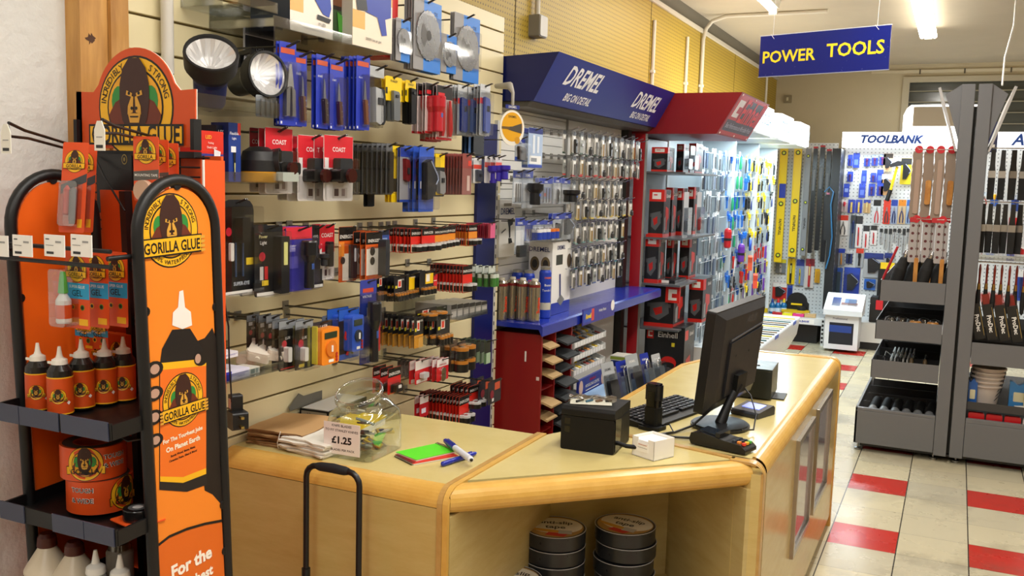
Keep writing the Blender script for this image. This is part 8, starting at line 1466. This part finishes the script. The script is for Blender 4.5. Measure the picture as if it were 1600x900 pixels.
# left side: wrapped saws with wooden handles, rolls of dotted card, black brushes
TAN = P('#8f7d6c', .6); WD = wood_mat('#c98f45', '#a86a2a', (8, 8, 3), 4, .4)
rnd = random.Random(5)
for r_, (zt_, h, kind) in enumerate(((1.93, .42, 'saw'), (1.50, .26, 'dot'))):
    for j in range(4 if kind == 'saw' else 3):
        x = -.245+.062*j if kind == 'saw' else -.23+.075*j; y = YG+.06+(.03*(j % 2))
        lab = ['brown wrapped saw with a long handle hanging leftmost on the grey stand', 'brown wrapped saw hanging second on the grey stand', 'brown wrapped saw hanging third on the grey stand', 'brown wrapped saw hanging nearest the grey post'][j] if kind == 'saw' else ['dotted grey card with a wooden handle, leftmost below the saws', 'dotted grey card with a wooden handle, middle below the saws', 'dotted grey card with a wooden handle, nearest the grey post'][j]
        t = thing('saw_pack' if kind == 'saw' else 'brush_pack', lab, 'carded tool', (x, y, zt_), radians(rnd.uniform(-8, 8)))
        if kind == 'saw':
            m = MB(); e = [(-.022, 0)]+[(-.03-.004*(k % 2), -h*k/14) for k in range(15)]+[(.02, -h), (.03, -h*.3), (.022, 0)]; m.prism(e, -.004, .004, TAN, FY); m.build('wrapped_blade', t)
            if j % 2: MB().prism(rr(-.012, -h*.78, .02, -h*.42, .012), .004, .022, WD, FY).build('wood_handle', t)
            else: MB().prism(rr(-.012, -h*.92, .016, -h*.12, .01), .004, .012, P('#a88f7d', .6), FY).build('pale_strip', t)
            MB().prism(rr(-.022, -h-.018, .022, -h+.012, .006), -.006, .008, P('#b8242a'), FY).build('red_tip', t)
        else:
            MB().prism(rr(-.036, -h, .036, 0, .008), -.003, .003, P('#a9a3a0', .5), FY).build('card', t); m = MB()
            for a in range(2):
                for b in range(5): m.flat(circ(-.016+.032*a, -.03-.048*b, .009, 10), .0036, P('#5a2224'), FY)
            m.build('print', t); MB().prism(rr(.004, -h-.19, .028, -h+.03, .01), -.006, .016, WD, FY).build('wood_handle', t); MB().tube([(.016, -.005, -h+.02), (.012, -.012, -.05), (.016, -.012, 0)], .003, CHROME, 5).build('wire', t)
        m = MB().prism(circ(0, .012, .024, 16), -.004, .006, P('#c81f2a'), FY); m.build('red_cap', t)
        hookrow('chrome hook on the left of the grey stand', -.034, x, y, zt_+.012) if j == 0 else None
BRI = mat('#121110', .75)
for j in range(5):
    x = -.35+.075*j; y = YG+.08+.05*(j % 2); t = thing('bristle_brush', ['black bristle brush with its head out of the top bin, leftmost', 'black bristle brush second from the left in the top bin', 'black bristle brush in the middle of the top bin', 'black bristle brush fourth in the top bin', 'black bristle brush nearest the grey post in the top bin'][j], 'brush', (x, y, 1.0)); t.rotation_euler = (0, radians(14), radians(5*j))
    MB().lathe([(.035, 0), (.042, .06), (.038, .2), (.022, .27), (.012, .28)], BRI, 12).build('bristles', t); MB().lathe([(.014, .27), (.017, .3), (.013, .32)], CHROME, 12).build('ferrule', t)
for j in range(4):
    o = MB().prism(rr(-.04, 0, .04, .3, .012), -.01, .01, clear((.8, .8, .8), .3), FY).prism(rr(-.03, .02, .03, .26, .01), -.006, .006, BRI, FY).build('wrapped_brush', None, (-.33+.06*j, YG+.22, 1.0)); o.rotation_euler = (0, .35, 0); tag(o, ['clear wrapped brush leaning at the left behind the top bin brushes', 'clear wrapped brush second behind the top bin brushes', 'clear wrapped brush third behind the top bin brushes', 'clear wrapped brush behind the brush nearest the post'][j], 'brush')
o = MB().tube([(-.41, YG+.12, 1.1), (-.33, YG+.12, 1.33)], .008, P('#b8242a'), 8).build('red_rod'); tag(o, 'thin red rod leaning out of the top bin', 'rod')
for j in range(5):
    o = thing('glass_lamp', ['clear bulb shaped pack leftmost in the second bin', 'clear bulb shaped pack second in the second bin', 'clear bulb shaped pack third in the second bin', 'clear bulb shaped pack fourth in the second bin', 'clear bulb shaped pack nearest the post in the second bin'][j], 'bulb pack', (-.34+.065*j, YG+.09+.04*(j % 2), .753)); MB().lathe([(.03, 0), (.04, .04), (.042, .09), (.03, .125), (0, .135)], clear((.93, .95, .96), .4), 14).build('shell', o); MB().lathe([(.022, .005), (.028, .06), (.02, .09), (0, .095)], P('#2a2c2e') if j % 2 else P('#5a5e60'), 10).build('core', o)
for j in range(2):
    o = thing('wooden_block', ['left round wooden knob at the front of the second bin', 'right round wooden knob at the front of the second bin'][j], 'wooden knob', (-.19+.1*j, YG+.05, .753)); MB().lathe([(.034, 0), (.04, .02), (.04, .1), (.03, .118), (0, .12)], WD, 18).build('knob', o); MB().lathe([(.012, .118), (.012, .121), (0, .1215)], DARK, 10).build('hole', o)
for j in range(4):
    x = -.36+.08*j; t = thing('roller_frame', ['black roller handle leftmost in the third bin', 'black roller handle second in the third bin', 'brown wooden handle third in the third bin', 'brown wooden handle nearest the post in the third bin'][j], 'roller frame', (x, YG+.1, .51)); t.rotation_euler = (radians(-18), 0, 0)
    MB().lathe([(.012, 0), (.015, .02), (.013, .1), (.008, .115)], P('#1a1a1a') if j < 2 else P('#6a5638'), 10, (0, 0, .0)).build('handle', t); MB().tube([(0, 0, .11), (0, .1, .16), (.02, .3, .17)], .004, CHROME, 6).build('wire', t)
for k in range(2):
    m = MB()
    for j in range(6): m.box((-.33+.025*j, YG+.16+.3*k, .512), (-.322+.025*j, YG+.38+.3*k, .6), PAPER)
    o = m.build('card_sleeve'); o['kind'] = 'stuff'; tag(o, 'white card sleeves standing %s in the third bin' % ('nearest' if k == 0 else 'farther back'), 'card sleeve')
for j in range(6):
    x = -.42+.068*j; t = thing('paint_roller', ['black roller sleeve with a white edge, leftmost in the base bin', 'black roller sleeve second in the base bin', 'black roller sleeve third in the base bin', 'black roller sleeve fourth in the base bin', 'black roller sleeve fifth in the base bin', 'black roller sleeve nearest the post in the base bin'][j], 'roller', (x, YG+.07, .24)); t.rotation_euler = (radians(-78), 0, radians(-6))
    MB().lathe([(.022, 0), (.027, .01), (.027, .24), (.022, .25)], mat('#161616', .7), 14).build('sleeve', t); MB().lathe([(.0275, .04), (.0275, .09)], P('#8d9092'), 14).build('label_band', t); MB().tube([(0, 0, .25), (0, 0, .29), (.02, 0, .3)], .004, CHROME, 6).build('wire', t)
# right side: paint brushes, boxes, kettles
HK = mat('#8a8a88', .3, .8)
for r_, (zt_, h, n, c, nm, xs_) in enumerate(((1.945, .30, 6, '#15130f', 'black handled paint brush in the upper hanging row right of the grey post', .17), (1.62, .30, 6, '#15130f', 'black handled paint brush in the middle hanging row right of the grey post', .14), (1.25, .30, 7, '#7a2414', 'dark red handled paint brush in the lower hanging row right of the grey post', .15))):
    p0 = None
    for j in range(n):
        loc = Vector((xs_+.045*j*(1.25 if r_ == 0 else .9), YG+.09+.04*(j % 2), zt_))
        if p0: dup(p0, loc, nm, nm[:40]+' row', rnd.uniform(-.3, .3)); continue
        p0 = t = thing('paint_brush', nm, 'paint brush', loc, 0, nm[:40]+' row')
        if r_ < 2:
            MB().prism([(-.012, 0), (.012, 0), (.014, -h*.3), (.018, -h*.42), (-.018, -h*.42), (-.014, -h*.3)], -.008, .008, P(c, .35), FY).build('handle', t); MB().box((-.02, -.01, -h*.56), (.02, .01, -h*.42), metal('#a9a49c', .35)).build('ferrule', t); MB().prism([(-.02, -h*.56), (.02, -h*.56), (.018, -h), (-.018, -h)], -.009, .009, BRI, FY).build('bristles', t)
        else:
            MB().lathe([(.004, 0), (.008, -h*.1), (.006, -h*.3), (.008, -h*.42)], P(c, .3), 10).build('handle', t); MB().lathe([(.009, -h*.4), (.011, -h*.52)], metal('#b08a4a', .35), 10).build('ferrule', t); MB().lathe([(.011, -h*.52), (.015, -h*.75), (.011, -h*.95), (0, -h)], BRI, 10).build('bristles', t)
    t = thing('hanging_rail', ['chrome rail of the upper brush row', 'chrome rail of the middle brush row', 'chrome rail with a clear cover over the lower brush row'][r_], 'rail', (0, 0, 0)); MB().cyl((.135, YG+.11, zt_+.012), (.50, YG+.11, zt_+.012), .004, CHROME, 6).build('rod', t); MB().cyl((.135, YG+.16, zt_+.012), (.50, YG+.16, zt_+.012), .004, CHROME, 6).build('rod', t)
    if r_ == 2: MB().box((.137, YG+.05, zt_+.03), (.40, YG+.3, zt_+.06), clear((.85, .85, .82), .4)).build('clear_cover', t)
for j in range(4):
    x = .155+.068*j; t = thing('brush_box', ['black lettered brush box nearest the grey post', 'black lettered brush box second from the post', 'black lettered brush box third from the post', 'black lettered brush box farthest from the post'][j], 'box', (x, YG+.07, .784), 0); t.rotation_euler = (0, radians(-13), 0)
    MB().box((0, 0, 0), (.06, .12, .22), P('#1c1b18', .4)).build('carton', t); MB().text('ProDec', .03, .1, .026, .0006, PAPER, FY, rot=-pi/2, bold=.03, fit=.15).build('lettering', t); MB().box((.052, -.0008, .02), (.054, 0, .2), P('#b89a4a')).build('gold_line', t); MB().box((0, .02, .22), (.06, .1, .29), clear((.9, .5, .5), .2)).build('clear_top', t); MB().box((.01, .04, .2), (.05, .08, .28), P('#b04a44')).build('pink_roller', t)
pk = None
for j in range(5):
    z = .208+.155+.027*j; lab = 'white paint kettle in the nested stack' if j < 4 else 'topmost white paint kettle of the nested stack'
    t = thing('paint_kettle', lab, 'paint kettle', (.235+.004*j, YG+.2, z), 0, 'nested white paint kettles' if j < 4 else None); MB().lathe([(.07, 0), (.072, .004), (.088, .118), (.1, .119), (.1, .13), (.09, .132), (.072, .012), (0, .012)], mat('#d0c4ba', .35), 28).build('bucket', t)
    MB().tube([(.092*cos(a*pi/10), -.092*sin(a*pi/10)*.3-.03, .125-.11*sin(a*pi/10)) for a in range(11)], .0022, DARK, 5).build('wire_handle', t)
t = thing('bin_shelf', 'dark shelf tray carrying the white kettles right of the post', 'shelf', (0, 0, 0)); MB().box((.137, YG+.03, .352), (.56, YG1-.1, .362), GIN).build('base', t); MB().box((.137, YG+.03, .362), (.56, YG+.036, .40), GIN).build('lip', t)
for k, (x, y, w_, h, c, lab) in enumerate(((.15, .34, .12, .2, '#24509a', 'blue plastic bag behind the white kettles'), (.37, .16, .12, .17, '#3a86c8', 'blue and cream bag right of the white kettles'), (.45, .12, .1, .12, '#d8cc9a', 'pale yellow bag at the right edge of the stand'), (.14, .1, .05, .17, '#2a62b0', 'blue bag squeezed beside the grey post'), (.40, .07, .09, .03, '#e6e4de', 'white plastic lid on the shelf at the picture edge'))):
    m = MB(); nn = 8; pts = [(x+w_*i/nn, .363+h*(.93+.07*sin(i*1.1+k))) for i in range(nn+1)]; m.prism([(x, .363), (x+w_, .363)]+pts[::-1], -YG-y-.05, -YG-y, P(c, .3), FY); m.rrect(x+w_*.2, .363+h*.25, x+w_*.8, .363+h*.6, -YG-y, -YG-y+.001, .005, P('#e8e0b8' if k else '#3a70c0'), FY); o = m.build('plastic_bag' if k < 4 else 'plastic_lid'); tag(o, lab, 'bag' if k < 4 else 'lid')  # the last piece is a flat plastic lid, the others are bags
for k in range(4):
    x = .15+.1*k; m = MB().rrect(x, .21, x+.09, .33, -YG-.09, -YG-.05, .01, P('#c8141e' if k < 3 else '#dcd4d0', .25), FY); m.rrect(x+.02, .25, x+.06, .29, -YG-.05, -YG-.0492, .004, P('#7a0f18' if k < 3 else '#b9b0ac'), FY); o = m.build('red_packet'); tag(o, ['red packet in the base bin nearest the post', 'second red packet in the base bin', 'third red packet in the base bin', 'white packet after the red ones in the base bin'][k], 'packet')
# things seen through beyond the stand on the right
for k, (x0, y0, x1, y1, kd, c, lab) in enumerate(((1530, 300, 1546, 322, 'pliers', ('#dfe6ea', '#cfe0f0', '#b8402a'), 'pale card on the pegboard seen right of the grey post'), (1548, 300, 1560, 322, 'driver', ('#3a66c0', '#dfe6ea', '#e8b01a'), 'blue card on the pegboard seen right of the grey post'), (1580, 305, 1592, 330, 'torch', ('#3a5ab0', '#c8d4e4', '#2a3a80'), 'blue capped card on the pegboard near the picture edge'), (1575, 340, 1590, 385, 'handles', ('#c8242a', '#c8242a', '#8a1418'), 'red handled tools on the pegboard near the picture edge'), (1578, 385, 1600, 400, 'sleeve', ('#c8242a', '#efefef', '#a01c20'), 'red display card on the pegboard near the picture edge'), (1588, 420, 1600, 470, 'torch', ('#2a4aa8', '#efefef', '#20306a'), 'tall blue card on the pegboard at the picture edge'))): packY(lab, 'hand tool', (x0, y0, x1, y1), kd, c, YB-.03)
q = PY(1550, 215, 10.4); t = thing('wall_poster', 'small dark blue poster board above the far header right of the post', 'poster', (q.x, 10.88, 0)); p1, p2 = PY(1540, 238, 10.88), PY(1552, 190, 10.88); MB().prism([(p1.x-q.x, p1.z), (p1.x-q.x+.1, p1.z), (p1.x-q.x+.1, p2.z), (p1.x-q.x, p2.z)], 0, .006, P('#20285a', .35), FY).build('board', t); MB().box((p1.x-q.x+.02, -.008, p1.z+.05), (p1.x-q.x+.08, -.0065, p1.z+.08), PAPER).build('print', t)
